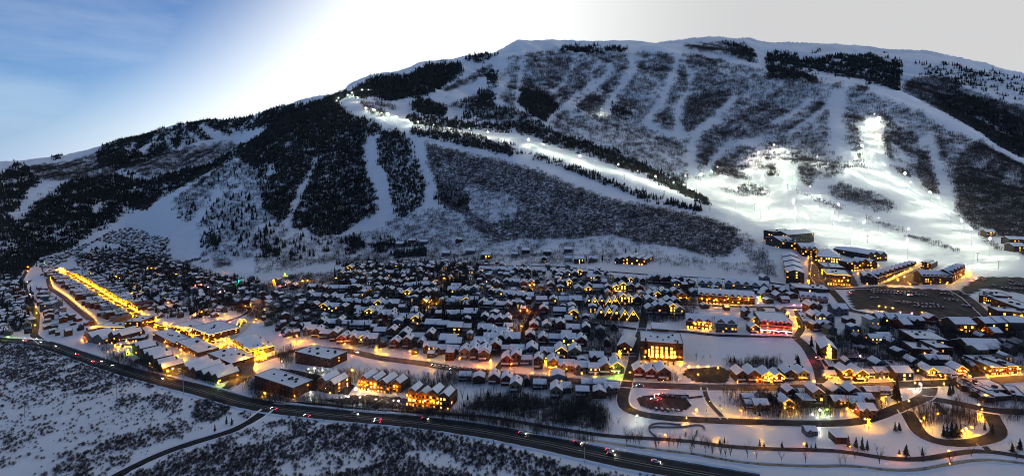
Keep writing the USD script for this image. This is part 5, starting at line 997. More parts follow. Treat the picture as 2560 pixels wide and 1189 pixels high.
# -- resort village
bldg('hotel', 'dark flat-topped hotel tower at the edge of the piste', 'hotel', (1909, 602), (1932, 604), 26, -8, 'flat', 'dark', 4, 5, .15, 1)
bldg('hotel', 'dark hotel wing with long snowy roof beside the tower', 'hotel', (1933, 606), (1970, 610), 24, -12, 'gable_y', 'dark', 5, 4, .15, 1)
bldg('hotel', 'lower gabled hotel wing facing the resort street', 'hotel', (1955, 622), (1990, 624), 20, -12, 'gable_x', 'dark', 5, 3, .3, 1, dormers=2)
bldg('condominium', 'dark condominium with chevron gables stepping up the slope', 'apartment building', (1965, 708), (2011, 709), 33, -50, 'step', 'dark', 6, 5, .10, 1, ngab=4)
bldg('hotel', 'red-brown hotel with lit windows at the piste edge', 'hotel', (2005, 640), (2044, 643), 21, -12, 'gable_x', 'brick', 6, 4, .45, 1, dormers=3)
bldg('day_lodge', 'broad hip-roofed day lodge glowing yellow', 'lodge', (2044, 654), (2102, 658), 13, -20, 'hip', 'tan', 9, 2, .75, 2)
bldg('shop_building', 'two-level resort building with a yellow-lit shopfront', 'shop', (2068, 713), (2127, 714), 28, -15, 'flat', 'brown', 9, 3, .25, 1, base_lit=1.0, eaves='yellow'); bldg('shop_building', 'upper resort hall with a row of skylights behind the yellow shopfront', 'shop', (2062, 690), (2113, 690), 22, -12, 'flat', 'dark', 7, 3, .3, 1)
bldg('hotel', 'large brick hotel with a tangled snowy roof in the resort', 'hotel', (2127, 678), (2193, 670), 22, 20, 'multi', 'brick', 10, 4, .35, 1, base_lit=.9, ngab=4)
bldg('hotel', 'dark many-gabled wing behind the large brick hotel', 'hotel', (2170, 655), (2218, 652), 18, -16, 'multi', 'dark', 7, 3, .2, 1, ngab=3)
bldg('apartment_house', 'long dormered resort block with a glowing arcade', 'apartment building', (2193, 711), (2292, 664), 15, 17, 'gable_x', 'dark', 16, 3, .25, 1, dormers=9, base_lit=1.0)
bldg('apartment_house', 'front wing of the dormered resort block by the parking lot', 'apartment building', (2158, 711), (2192, 712), 20, -14, 'multi', 'dark', 5, 3, .2, 1, ngab=2)
bldg('apartment_house', 'long dark many-gabled block above the parking lot', 'apartment building', (2306, 711), (2378, 709), 22, 18, 'gable_x', 'dark', 12, 4, .22, 1, dormers=7); bldg('apartment_house', 'right end of the dark many-gabled block, turned up the slope', 'apartment building', (2380, 708), (2412, 686), 22, 16, 'gable_x', 'brick', 6, 4, .3, 1, dormers=4)
bldg('apartment_house', 'small lit many-gabled block at the piste foot', 'apartment building', (2300, 672), (2328, 674), 17, -12, 'multi', 'brick', 5, 3, .4, 1, ngab=3)
bldg('resort_hall', 'long flat snowy roof left of the parking lot', 'hall', (1984, 731), (2074, 731), 12, -12, 'flat', 'dark', 12, 1, .1, 1, units=5); bldg('resort_hall', 'low dormered building below the long flat roof', 'hall', (2001, 756), (2041, 757), 15, -7, 'gable_x', 'grey', 5, 2, .1, 1, dormers=3); bldg('resort_hall', 'small dormered building left of the lot ramp', 'hall', (2042, 758), (2070, 758), 13, -6, 'gable_x', 'grey', 4, 2, .2, 1, dormers=2)
# -- brick block with a courtyard at the right edge
for a, b, hp, dp, tx in (((2494, 806), (2590, 808), 28, -12, 'front wing'), ((2447, 756), (2490, 760), 17, -9, 'back left wing'), ((2486, 757), (2530, 757), 17, -12, 'back bar'), ((2550, 800), (2610, 800), 28, -30, 'right wing')):
    bldg('office_block', f'{tx} of the flat-roofed brick courtyard block beside the parking lot', 'office building', a, b, hp, dp, 'flat', 'brick', 8, 3, .35, 1, units=3)
# -- streets at the right
bldg('condominium', 'left wing of the flat snowy condominium with chimneys', 'apartment building', (2281, 892), (2330, 893), 20, -18, 'flat', 'brick', 6, 2, .1, 1, units=2); bldg('condominium', 'right wing of the flat snowy condominium with chimneys', 'apartment building', (2340, 893), (2382, 891), 23, -19, 'flat', 'brick', 6, 2, .15, 1, base_lit=.4, units=2); bldg('condominium', 'broad back block of the flat snowy condominium', 'apartment building', (2286, 869), (2372, 869), 22, -24, 'flat', 'brick', 8, 2, .15, 1, units=4)
pth, P, rz, w, h, d = bldg('apartment_house', 'gabled house with a tall arched yellow window', 'apartment building', (2053, 895), (2093, 897), 25, -22, 'gable_y', 'dark', 5, 3, .08, 1)
for k in range(4): put('arched_window', MB().box(-w * .14 + (k == 3) * .8, w * .14 - (k == 3) * .8, -.2, .02, 1 + k * 3.0, 3.4 + k * 3.0).mesh, lit_mat[2], pth)
bldg('apartment_house', 'long low block with a snowy roof in three bays', 'apartment building', (2429, 885), (2516, 881), 14, -22, 'gable_x', 'brown', 12, 2, .05, 1)
bldg('shop_building', 'orange-lit flat-roofed shop on the avenue, left of a pair', 'shop', (2478, 937), (2517, 935), 17, -32, 'flat', 'rust', 6, 2, .25, 2, base_lit=.9, eaves=None); bldg('shop_building', 'orange-lit flat-roofed shop on the avenue, right of a pair', 'shop', (2521, 935), (2554, 931), 17, -28, 'flat', 'rust', 5, 2, .3, 2, base_lit=.9)
bldg('flat_house', 'white flat-roofed house with a lower front wing', 'house', (2071, 926), (2096, 927), 9, -20, 'flat', 'dark', 4, 1, .1, 1, units=0); bldg('flat_house', 'long white flat roof behind the wide low house', 'house', (2222, 923), (2281, 923), 10, -11, 'flat', 'dark', 7, 1, .1, 1, units=1)
bldg('flat_house', 'big low orange-lit house beside the great conifer', 'house', (2346, 945), (2396, 949), 14, -17, 'hip', 'rust', 7, 2, .5, 2)
for i, (a, b, hp, dp, tx) in enumerate((((2404, 978), (2430, 979), 12, 17, 'top step'), ((2427, 992), (2452, 995), 12, 17, 'middle step'), ((2453, 1005), (2486, 1007), 12, 16, 'lowest step'), ((2439, 971), (2459, 972), 9, 15, 'small block behind the top step'), ((2472, 987), (2534, 982), 10, 18, 'long bar'), ((2488, 1004), (2528, 999), 11, 16, 'front bar'), ((2530, 1000), (2566, 1004), 12, 18, 'outer block'))):
    bldg('townhouse_block', f'{tx} of the stepped flat-roofed townhouses south of the avenue', 'apartment building', a, b, hp, dp, 'flat', 'brown', 4, 2, .06, 1, units=1)
bldg('apartment_house', 'narrow slatted roof between the side street and the orange shops', 'apartment building', (2432, 925), (2446, 926), 10, -24, 'gable_y', 'grey', 2, 2, .1, 1)
# -- condominiums near the highway
bldg('condominium', 'big flat-roofed brick block near the avenue', 'apartment building', (738, 908), (826, 920), 29, -20, 'flat', 'brick', 12, 4, .02, 0, units=8); bldg('condominium', 'big flat-roofed brick block near the highway', 'apartment building', (636, 972), (734, 996), 34, -22, 'flat', 'brick', 12, 4, .03, 0, units=9)
bldg('condominium', 'snowy condominium with golden stair bays, left of three', 'apartment building', (788, 978), (838, 984), 29, -24, 'multi', 'rust', 6, 3, .18, 1, ngab=2, side_lit=.7); bldg('condominium', 'snowy condominium with golden stair bays, middle of three, left half', 'apartment building', (893, 974), (940, 978), 28, -22, 'multi', 'rust', 6, 3, .6, 1, ngab=2, base_lit=.9); bldg('condominium', 'snowy condominium with golden stair bays, middle of three, right half', 'apartment building', (942, 980), (997, 985), 28, -22, 'multi', 'rust', 7, 3, .5, 1, ngab=2, base_lit=.8)
bldg('condominium', 'snowy condominium with golden stair bays, right of three, left half', 'apartment building', (1014, 1014), (1062, 1017), 34, -22, 'multi', 'rust', 6, 3, .55, 1, ngab=2, base_lit=.9); bldg('condominium', 'snowy condominium with golden stair bays, right of three, right half', 'apartment building', (1064, 1018), (1124, 1022), 33, -22, 'multi', 'rust', 7, 3, .5, 1, ngab=2, base_lit=.9)
# -- lower main street
bldg('townhouse_block', 'row of dark gabled townhouses beside the highway, upper block', 'apartment building', (322, 884), (403, 932), 22, 20, 'multi', 'dark', 14, 3, .05, 1, ngab=7); bldg('townhouse_block', 'row of dark gabled townhouses beside the highway, lower block', 'apartment building', (447, 934), (537, 963), 24, 24, 'multi', 'dark', 14, 3, .02, 1, ngab=6)
bldg('shop_building', 'long snowy-roofed shop block with amber windows, upper half', 'shop', (382, 848), (436, 868), 17, 18, 'flat', 'rust', 9, 3, .4, 1, units=4); bldg('shop_building', 'long snowy-roofed shop block with amber windows, lower half', 'shop', (440, 870), (496, 892), 17, 20, 'flat', 'rust', 9, 3, .4, 1, units=4)
bldg('brick_hotel', 'large square brick hotel with a rooftop plant room', 'hotel', (476, 841), (524, 854), 23, 34, 'flat', 'rust', 9, 4, .45, 1, base_lit=1.0, side_lit=.45, eaves='white'); bldg('brick_hotel', 'brick shop hotel with lit awnings left of the large square one', 'hotel', (426, 828), (476, 838), 15, 26, 'flat', 'brick', 8, 3, .35, 1, base_lit=1.0, eaves='yellow')
bldg('gabled_inn', 'many-gabled inn outlined in yellow lights at the plaza', 'inn', (575, 872), (620, 895), 21, 26, 'multi', 'tan', 9, 3, .45, 1, ngab=5, base_lit=1.0, eaves='yellow'); bldg('gabled_inn', 'rear wing of the many-gabled inn with outlined gables', 'inn', (624, 893), (668, 880), 18, 16, 'multi', 'tan', 7, 2, .35, 1, ngab=3, eaves='yellow')
bldg('shop_building', 'flat snowy block on the corner by the lit trees', 'shop', (519, 901), (578, 921), 18, 24, 'flat', 'tan', 9, 3, .35, 1, base_lit=.8, units=5)
bldg('shop_building', 'strip of shops framed in yellow lights', 'shop', (237, 829), (306, 825), 12, 20, 'flat', 'brick', 8, 1, .8, 2, eaves='yellow'); bldg('shop_building', 'tall brick shop right of the yellow-framed strip', 'shop', (311, 823), (352, 820), 19, 26, 'flat', 'brick', 7, 3, .3, 1); bldg('hotel', 'dark brown block with bay fronts below the yellow-framed strip', 'hotel', (270, 857), (302, 862), 26, 26, 'multi', 'brick', 5, 4, .15, 1, ngab=2); bldg('shop_building', 'curved low brick wing beside the bay-fronted block', 'shop', (304, 862), (362, 853), 12, 14, 'flat', 'brick', 9, 1, .6, 1)
bldg('colonnade', 'low bright yellow colonnade above the highway', 'colonnade', (285, 869), (328, 866), 8, 8, 'flat', 'cream', 7, 1, .95, 2, units=0); bldg('condominium', 'grey low condominiums by the highway roundabout, left', 'apartment building', (209, 853), (232, 857), 16, 22, 'gable_y', 'grey', 4, 2, .1, 0); bldg('condominium', 'grey low condominiums by the highway roundabout, right', 'apartment building', (234, 858), (258, 861), 16, 22, 'gable_y', 'grey', 4, 2, .1, 0)
bldg('town_hall', 'flat-roofed mauve municipal block above the roundabout', 'office building', (99, 780), (131, 776), 18, 30, 'flat', 'blue', 6, 3, .05, 0); bldg('shop_building', 'low block outlined in yellow at the top of the main street', 'shop', (164, 690), (192, 692), 11, 26, 'flat', 'tan', 5, 2, .5, 1, eaves='yellow')
# -- shops along both sides of the main street
q = line_on_ground(MAIN, 3.0); dd = np.r_[0, np.cumsum(np.linalg.norm(np.diff(q, axis=0), axis=1))]; nq = normals2(q)
srng = np.random.default_rng(8)
def shops(side, t0, t1, depth, where, n0=0):
    t = t0; i = n0
    while t < t1:
        L = srng.uniform(12, 26); c = t + L / 2
        p = np.array([np.interp(c, dd, q[:, 0]), np.interp(c, dd, q[:, 1])]); n = np.array([np.interp(c, dd, nq[:, 0]), np.interp(c, dd, nq[:, 1])]) * side
        p = p + n * 8.5; rz = math.atan2(n[1], n[0]) - math.pi / 2; h = srng.uniform(5.5, 10.5); w = L - srng.choice([.5, 2.0, 5.0, 8.0]); x = w / 2; d = depth * srng.uniform(.55, 1.05)
        z = float(min(zat(p[0], p[1])[0], zat(*(p + n * d))[0]))
        path = thing('shop_building', f'narrow flat-roofed {"brick" if i % 2 else "timber"} shop, {ORD[i]} from the top on the {where} side of the main street', 'shop', 'shops of the main street', (p[0], p[1], z), rz)
        SITES.append((p[0] + n[0] * d / 2, p[1] + n[1] * d / 2, d * .6))
        k = 2 if L > 24 else 1
        m, sn, rf = MB(), MB(), MB()
        for s in range(k):
            xa, xb = -x + w * s / k, -x + w * (s + 1) / k - .1; hh = h * srng.uniform(.85, 1.1)
            m.box(xa, xb, 0, d, -5, hh); rf.box(xa, xb, -.3, .3, hh + .01, hh + .9); sn.box(xa + .2, xb - .2, .32, d - .2, hh + .01, hh + .6)
        put('walls', m.mesh, WALL[str(srng.choice(['brick', 'rust', 'tan', 'brown', 'red']))], path); put('parapet', rf.mesh, trim_mat if srng.random() < .4 else roof_mat, path); put('snow_cover', sn.mesh, snow_mat if srng.random() < .62 else thin_snow, path)
        for _ in range(3): ux, uy, us = srng.uniform(-x * .6, x * .6), srng.uniform(d * .2, d * .8), srng.uniform(.5, 1.1); put('roof_vent', MB().box(ux - us, ux + us, uy - us, uy + us, hh, hh + 1.2 + us).mesh, roof_mat, path)
        for c2 in range(4):
            window(path, (c2 - 1.5) * w / 4, .6, w / 4 * .7, 2.4, -.05, 2 if srng.random() < .85 else 1, srng); window(path, (c2 - 1.5) * w / 4, 4.4, 1.5, 1.8, -.05, (1 if srng.random() < .3 else None), srng)
        put('awning', MB().box(-x, x, -1.6, -.02, 3.3, 3.5).mesh, WALL['red'], path)
        if srng.random() < .8: put('cornice_lights', MB().tube((-x, -.5, h * .85), (x, -.5, h * .85), .16, .16, 4).mesh, bulb_mat['yellow'], path)
        t += L; i += 1
L0 = dd[-1]
shops(-1, 30, L0 * .70, 27, 'valley'); shops(1, 20, L0 * .66, 25, 'hill')
# old-town cottages on the slope left of the main street: sown along the hill streets, kept apart from what already stands
ax_ = (at(600, 880) - at(151, 681))[:2]; ax_ /= np.linalg.norm(ax_); an_ = np.array([-ax_[1], ax_[0]])
old_rz = math.atan2(ax_[1], ax_[0])
OLD = shapely.Polygon([(185, 650), (240, 625), (330, 620), (420, 655), (520, 685), (580, 700), (640, 700), (655, 740), (628, 765), (560, 760), (540, 790), (440, 800), (390, 790), (330, 760), (270, 720)])
OLD2 = shapely.Polygon([(0, 690), (50, 700), (75, 720), (70, 760), (80, 800), (60, 835), (0, 835)]); OLD3 = shapely.Polygon([(100, 650), (170, 630), (240, 600), (420, 640), (420, 600), (330, 570), (280, 575), (180, 640), (140, 670), (105, 690)]); OLD4 = shapely.Polygon([(95, 720), (120, 735), (170, 790), (240, 830), (150, 840), (105, 820), (100, 790)]); OLD5 = shapely.Polygon([(640, 735), (700, 735), (780, 760), (840, 800), (900, 860), (780, 855), (700, 830), (640, 800), (655, 760)])
roads_ll = [line_on_ground(p, 6.0) for p in ([(222, 668), (267, 696), (315, 716), (366, 741), (400, 759), (437, 778)], [(245, 625), (323, 661), (400, 687), (438, 701), (513, 734), (572, 759), (602, 768)], MAIN)]
from scipy.spatial import cKDTree
rt = cKDTree(np.vstack([q_ for q_, w_ in ROADS]))
OLD6 = shapely.Polygon([(840, 662), (1200, 658), (1540, 676), (1545, 940), (1300, 925), (1100, 900), (880, 862)]); OLD8 = shapely.Polygon([(2070, 800), (2200, 815), (2560, 850), (2560, 925), (2080, 925)]); OLD9 = shapely.Polygon([(1180, 945), (1540, 975), (1530, 1000), (1200, 965)]); OLD10 = shapely.Polygon([(1600, 745), (1720, 700), (1990, 735), (1990, 790), (1900, 785), (1740, 770)])
cand = []
for poly, nm in ((OLD, 'the old town slope'), (OLD5, 'the slope below the town lift'), (OLD4, 'the blocks above the roundabout'), (OLD2, 'the far edge of town'), (OLD3, 'the head of the valley'), (OLD6, 'centre'), (OLD8, 'right'), (OLD9, 'south'), (OLD10, 'middle')):
    x0, y0, x1, y1 = poly.bounds; k = 0
    while k < 5200:
        k += 1; x, y = hrng.uniform(x0, x1), y0 + (y1 - y0) * hrng.uniform() ** 1.0
        if shapely.contains_xy(poly, x, y): cand.append((x, y, nm))
far_pts, kept = [], []
SA = np.array(SITES)
cp = at([c[0] for c in cand], [c[1] for c in cand])
dm, _ = rt.query(cp[:, :2]); near_site = np.array([np.min(np.hypot(SA[:, 0] - p[0], SA[:, 1] - p[1]) - SA[:, 2]) for p in cp])
acc = []
for i, (c, p) in enumerate(zip(cand, cp)):
    mid_ = c[2] in ('centre', 'right', 'south', 'middle')
    if dm[i] < (9.5 if mid_ else 8) or near_site[i] < (3.2 if mid_ else 5): continue
    if acc and np.min(np.hypot(*(np.array(acc)[:, :2] - p[:2]).T)) < (12.0 + 9.0 * meshkit.noise(np.array([[p[0] / 45, p[1] / 45, 1.0]]), 3)[0]): continue
    acc.append(p); kept.append((c, p))
kept.sort(key=lambda cp_: cp_[1][1])
n_near = max(0, min(len(kept), 318 - N_HOUSE[0]))
cnt = {}
for (c, p) in sorted(kept[:n_near], key=lambda t: t[0][0]):
    nm = c[2]; cnt[nm] = cnt.get(nm, -1) + 1
    rz = (old_rz + math.pi / 2 * hrng.integers(0, 2) * -1 if nm != 'the slope below the town lift' else 0) + hrng.uniform(-.12, .12)
    house(c[0], c[1], str(hrng.choice(['gable', 'side', 'gable', 'cross'])), int(hrng.choice(3, p=(.62, .28, .10))), f'{ORD[min(cnt[nm], 97)]} from left on {nm}', rz, hrng.uniform(.72, .95), group='cottages of the old town')
# the rest are too small to tell apart
rest = [p for c, p in kept[n_near:]]; facing = np.array([c[2] in ('centre', 'right', 'south', 'middle') for c, p in kept[n_near:]])
def small_house(seed):
    g = np.random.default_rng(seed); m, s, r_ = MB(), MB(), MB(); w, d, h, r = g.uniform(6, 10.5), g.uniform(7.5, 13), g.uniform(4.0, 7.5), g.uniform(1.6, 3.4); ax = 'x' if seed % 3 == 2 else 'y'
    pentagon(m, -w / 2, w / 2, 0, d, -3, h, r, ax); gable(r_, -w / 2, w / 2, 0, d, h + .02, r, .2, .5, ax); gable(s, -w / 2 + .3, w / 2 - .3, .3, d - .3, h + .26, r * .98, .45, .3, ax)
    if seed % 2: m.box(w / 2 - .5, w / 2 + 2.4, d * .3, d * .9, -3, h * .6); s.box(w / 2 + .3, w / 2 + 2.4, d * .3, d * .9, h * .6 + .02, h * .6 + .5)
    wn = MB()
    for zz in (1.0, 3.6):
        for xx in (-w * .25, w * .22): wn.box(xx - .6, xx + .6, -.06, .05, zz, zz + 1.3)
    return m.mesh, s.mesh, r_.mesh, wn.mesh
pi = UsdGeom.PointInstancer.Define(stage, '/World/distant_houses'); tg = []
NV = 9
for k in range(NV):
    mw, ms, mr, mwn = small_house(k); rt_ = f'/World/distant_houses/cottage_{k + 1:03d}'; UsdGeom.Xform.Define(stage, rt_)
    usdkit.mesh(stage, rt_ + '/walls', mw, WALL[('brown', 'grey', 'rust', 'dark', 'blue', 'tan', 'green', 'cream', 'red')[k]]); usdkit.mesh(stage, rt_ + '/snow_cover', ms, snow_mat if k not in (3, 6) else thin_snow); usdkit.mesh(stage, rt_ + '/roof', mr, roof_mat); tg.append(Sdf.Path(rt_))
    usdkit.mesh(stage, rt_ + '/window', mwn, lit_mat[1] if k == 4 else lit_mat[0] if k == 7 else glass_mat)
pi.CreatePrototypesRel().SetTargets(tg)
if rest:
    R = np.array(rest); n = len(R); pi.CreatePositionsAttr(Vt.Vec3fArray.FromNumpy(R.astype(np.float32))); pi.CreateProtoIndicesAttr(Vt.IntArray.FromNumpy(hrng.choice(NV, n, p=[.15, .15, .13, .12, .06, .11, .1, .08, .1]).astype(np.int32)))
    an = old_rz - math.pi / 2 + hrng.normal(0, .22, n) + math.pi / 2 * (hrng.random(n) < .25); an = np.where(facing, hrng.normal(-.06, .08, n), an); qs = np.zeros((n, 4), np.float16); qs[:, 2] = np.sin(an / 2); qs[:, 3] = np.cos(an / 2); pi.CreateOrientationsAttr(Vt.QuathArray.FromNumpy(qs))
    pi.CreateScalesAttr(Vt.Vec3fArray.FromNumpy(np.repeat(hrng.uniform(.62, 1.12, (n, 1)), 3, 1).astype(np.float32)))
    tag(pi.GetPrim(), 'small snow-roofed cottages packed over the old town and between larger houses', kind='stuff')
print('cottages', len(kept), 'near', n_near)
# ---------------------------------------------------------------- single trees
branch_mat = aspen_mat
needle_snow = snow_mat
def fir_proto(nm, seed, h, r, tiers=9, k=9):
    path = f'/World/tree_kinds/{nm}'; UsdGeom.Xform.Define(stage, path); g = np.random.default_rng(seed)
    put('trunk', MB().tube((0, 0, -2), (0, 0, h * .8), h * .022, h * .006, 6).mesh, trunk_mat, path)
    m, s = MB(), MB()
    for t in range(tiers):
        f0 = t / tiers; zb = h * (.07 + .84 * f0); zt = min(h, zb + h * (.26 - .08 * f0)); rr = r * (1 - f0) ** .9 + .12
        kk = k; an = np.arange(kk) / kk * 2 * math.pi + g.uniform(0, 6); rad = rr * g.uniform(.6, 1.15, kk); dz = g.uniform(-.5, .15, kk)
        c = np.array([g.uniform(-.12, .12), g.uniform(-.12, .12)])
        ring = np.c_[np.cos(an) * rad + c[0], np.sin(an) * rad + c[1], zb + dz]; a2 = an + math.pi / kk; mid = np.c_[np.cos(a2) * rad * .45 + c[0], np.sin(a2) * rad * .45 + c[1], np.full(kk, zb + .45)]
        v = np.vstack([ring, mid, [[c[0], c[1], zt]]]); f = []
        for i in range(kk): f += [[i, kk + i, 2 * kk], [kk + i, (i + 1) % kk, 2 * kk]]
        m.add(v, f)
    put('crown', m.mesh, conifer_mat, path)
    return path
def bare_proto(nm, seed, h, r, n=26):
    path = f'/World/tree_kinds/{nm}'; UsdGeom.Xform.Define(stage, path); g = np.random.default_rng(seed); m, t = MB(), MB()
    t.tube((0, 0, -2), (g.uniform(-.2, .2), 0, h * .35), h * .02, h * .012, 6)
    for i in range(7):
        a = g.uniform(0, 6.28); b = np.array([0, 0, h * g.uniform(.05, .32)]); tip = np.array([math.cos(a) * r * g.uniform(.4, .9), math.sin(a) * r * g.uniform(.4, .9), h * g.uniform(.6, .95)])
        t.tube(b, tip, h * .009, h * .003, 4)
        for j in range(n // 2):
            q = b + (tip - b) * g.uniform(.3, 1); e = q + np.array([g.normal(0, r * .2), g.normal(0, r * .2), h * g.uniform(.05, .25)]); s = np.array([g.normal(), g.normal(), 0]) ; s *= .035 * h / 10 / (np.linalg.norm(s) + .1)
            m.add([q - s, q + s, e], [[0, 1, 2]])
            e2 = (q + e) / 2 + np.array([g.normal(0, r * .12), g.normal(0, r * .12), h * .06]); m.add([(q + e) / 2 - s * .7, (q + e) / 2 + s * .7, e2], [[0, 1, 2]])
    put('trunk', t.mesh, trunk_mat, path); put('crown', m.mesh, branch_mat, path)
    return path
stage.CreateClassPrim('/World/tree_kinds')
FIR = [fir_proto(f'fir_{k + 1:03d}', 200 + k, 10.0, (2.5, 2.0, 3.0, 1.7)[k]) for k in range(4)]
BARE = [bare_proto(f'bare_{k + 1:03d}', 230 + k, 10.0, (3.6, 4.4, 3.0)[k]) for k in range(3)]
trng = np.random.default_rng(21)
def fir(px, py, hpx, label, group='single conifers of the town', kind=None):
    P = at(px, py); h = hpx * P[1] / F
    return copy_of(FIR[int(trng.integers(0, 4)) if kind is None else kind], 'conifer', label, 'tree', group, P, float(trng.uniform(0, 6)), h / 10)
for x, y, h, t in ((537, 1077, 20, 'lone dark fir on the snow above the side road'), (566, 1060, 24, 'taller of two close firs above the side road'), (579, 1062, 21, 'shorter of two close firs above the side road'),
    (2121, 1118, 32, 'first of four firs beside the dark cabin'), (2140, 1120, 31, 'second of four firs beside the dark cabin'), (2156, 1126, 38, 'third and tallest of four firs beside the dark cabin'), (2168, 1126, 32, 'last of four firs beside the dark cabin'), (2266, 1139, 32, 'spreading pine alone by the lower path'), (2248, 1135, 15, 'low bushy pine next to the spreading pine'), (2306, 1139, 26, 'round fir alone in the snowy park'), (2238, 1078, 28, 'left fir behind the park pavilion'), (2248, 1076, 24, 'right fir behind the park pavilion'),
    (2359, 1092, 34, 'left fir of the dark park grove'), (2368, 1097, 44, 'second fir of the dark park grove'), (2380, 1096, 46, 'tallest fir of the dark park grove'), (2391, 1093, 40, 'fourth fir of the dark park grove'), (2402, 1086, 34, 'right fir of the dark park grove'), (2462, 1075, 24, 'fir at the end of the park loop, first'), (2481, 1084, 28, 'fir at the end of the park loop, second'), (2531, 1130, 26, 'shorter fir by the path at the right edge'), (2550, 1126, 34, 'taller fir by the path at the right edge'),
    (2244, 1006, 68, 'great dark conifer beside the avenue'), (2236, 1000, 48, 'smaller conifer leaning against the great one'), (2374, 990, 36, 'dark conifer left of the stepped townhouses'), (2382, 985, 30, 'lower conifer left of the stepped townhouses'), (1926, 1003, 30, 'narrow fir on the south kerb of the avenue'), (1947, 980, 17, 'small narrow fir on the avenue verge, left'), (1960, 981, 20, 'small narrow fir on the avenue verge, right'), (1896, 982, 14, 'tiny fir on the avenue verge'), (1982, 998, 27, 'round dark tree south of the avenue'), (1800, 997, 10, 'little fir beside the park footpath, upper'), (1800, 1016, 10, 'little fir beside the park footpath, lower'), (1766, 1027, 8, 'tiny fir near the lamp-lit garden patch'), (1766, 1051, 11, 'tiny fir on the verge of the park lane'),
    (1800, 1108, 14, 'left of the lamp-lit pair of firs by the path'), (1811, 1108, 19, 'right of the lamp-lit pair of firs by the path'), (1899, 1115, 21, 'fir with an orange lamp at its foot by the path'), (1910, 1116, 14, 'round fir with an orange lamp at its foot'), (1955, 1118, 18, 'lone fir by the path below the snowfield'), (2017, 1118, 18, 'first of three firs below the park hut'), (2028, 1120, 14, 'second of three firs below the park hut'), (2039, 1120, 17, 'third of three firs below the park hut'), (1888, 1035, 14, 'bushy fir below the broad grey house'), (1899, 1039, 16, 'dark fir below the broad grey house'), (1945, 1041, 14, 'fir right of the broad grey house'),
    (1826, 905, 17, 'bushy fir at the foot of the snowfield'), (1836, 908, 21, 'pointed fir at the foot of the snowfield'), (1995, 915, 32, 'tall hedge fir at the right end of the snowfield'), (1990, 900, 18, 'short hedge fir at the right end of the snowfield'), (2029, 868, 33, 'big dark fir at the snowfield corner'), (2046, 890, 30, 'big dark fir left of the arched-window house'), (1564, 632, 15, 'left of two spires before the long lodge'), (1590, 633, 17, 'right of two spires before the long lodge'), (1506, 653, 20, 'dark fir on the hillside left of the long lodge'), (1466, 653, 14, 'dark fir between the hillside houses'), (1557, 880, 13, 'fir before the wide hall'), (1456, 886, 13, 'fir on the lower street'), (921, 658, 23, 'left tall conifer in the top row'), (939, 661, 20, 'right tall conifer in the top row'), (1146, 878, 23, 'big conifer beside the large roofs above the avenue'), (1144, 669, 16, 'conifer at the right end of the top row'), (589, 748, 38, 'tall black conifer beside the green-lit tree'), (1905, 708, 14, 'small fir left of the chevron condominium'), (1924, 708, 17, 'fir next to the chevron condominium'), (2319, 799, 11, 'fir on the lot embankment'), (2292, 936, 33, 'dark conifer behind the avenue roofs'), (2250, 884, 26, 'dark conifer left of the flat condominium'), (2228, 865, 24, 'dark conifer right of the yellow-lit cottage'), (1022, 932, 10, 'small fir above the middle condominium'), (1160, 1018, 22, 'fir at the end of the right condominium'), (1169, 1000, 20, 'tall fir in the snowy yard by the condominiums')):
    fir(x, y, h, t)
for i in range(7): fir(1600 + i * 14, 917 - i * .8, trng.uniform(9, 13), f'{ORD[i]} shrub-like fir from the left before the school', 'firs before the school', 2)
for i in range(8): fir(1912 + i * 8.4, 797 - i * .5, trng.uniform(9, 12), f'{ORD[i]} fir from the left behind the red-lit lodge', 'firs behind the red-lit lodge', 1)
# scattered conifers of the near snow slope
sl = shapely.Polygon([(430, 500), (500, 450), (560, 415), (600, 395), (640, 420), (655, 520), (690, 575), (790, 597), (930, 600), (910, 640), (720, 655), (640, 645), (560, 640), (440, 540)])
runs_ = shapely.union_all([shapely.Polygon(p) for p in (R5((1240, 920), (1320, 880), (1230, 1000), (1150, 1110), (1060, 1189), (990, 1189), (1100, 1080), (1210, 1000)), [(440, 640), (470, 590), (510, 570), (525, 580), (495, 640), (470, 660)])])
k = 0; pts_ = []
while k < 150:
    x, y = trng.uniform(430, 930), trng.uniform(395, 655)
    if shapely.contains_xy(sl, x, y) and not shapely.contains_xy(runs_, x, y) and meshkit.noise(np.array([[x / 28, y / 16, 3.0]]), 4)[0] > .42: pts_.append((x, y)); k += 1
PA = at([p[0] for p in pts_], [p[1] for p in pts_])
for P in PA: copy_of(FIR[int(trng.integers(0, 4))], 'conifer', 'dark conifer scattered on the snowy flank of the near hill', 'tree', 'conifers scattered on the near hill flank', P, float(trng.uniform(0, 6)), trng.uniform(1.3, 2.5))
# bare willows along the creek and bare trees of the yards
CRK = [(1640, 1126), (1776, 1138), (1846, 1155), (2010, 1162), (2060, 1164), (2123, 1156), (2186, 1170), (2269, 1177), (2332, 1165), (2416, 1147), (2479, 1144), (2560, 1156)]
cq = line_on_ground(CRK, 7.0)
for i in range(0, len(cq), 1):
    if trng.random() < .30: continue
    p = cq[i] + trng.normal(0, 2.2, 2) + [0, 2.5]; copy_of(BARE[int(trng.integers(0, 3))], 'bare_tree', 'bare willow growing along the dark creek', 'tree', 'bare willows along the creek', (p[0], p[1], float(zat([p[0]], [p[1]])[0])), float(trng.uniform(0, 6)), trng.uniform(.55, 1.05))
for i in range(30):
    x = trng.uniform(1545, 1830); y = np.interp(x, [1540, 1649, 1737, 1840], [1098, 1106, 1112, 1130]) + trng.uniform(-2, 14)
    copy_of(BARE[int(trng.integers(0, 3))], 'bare_tree', 'bare willow between the footpath and the creek', 'tree', 'bare willows by the footpath', at(x, y), float(trng.uniform(0, 6)), trng.uniform(.55, 1.0))
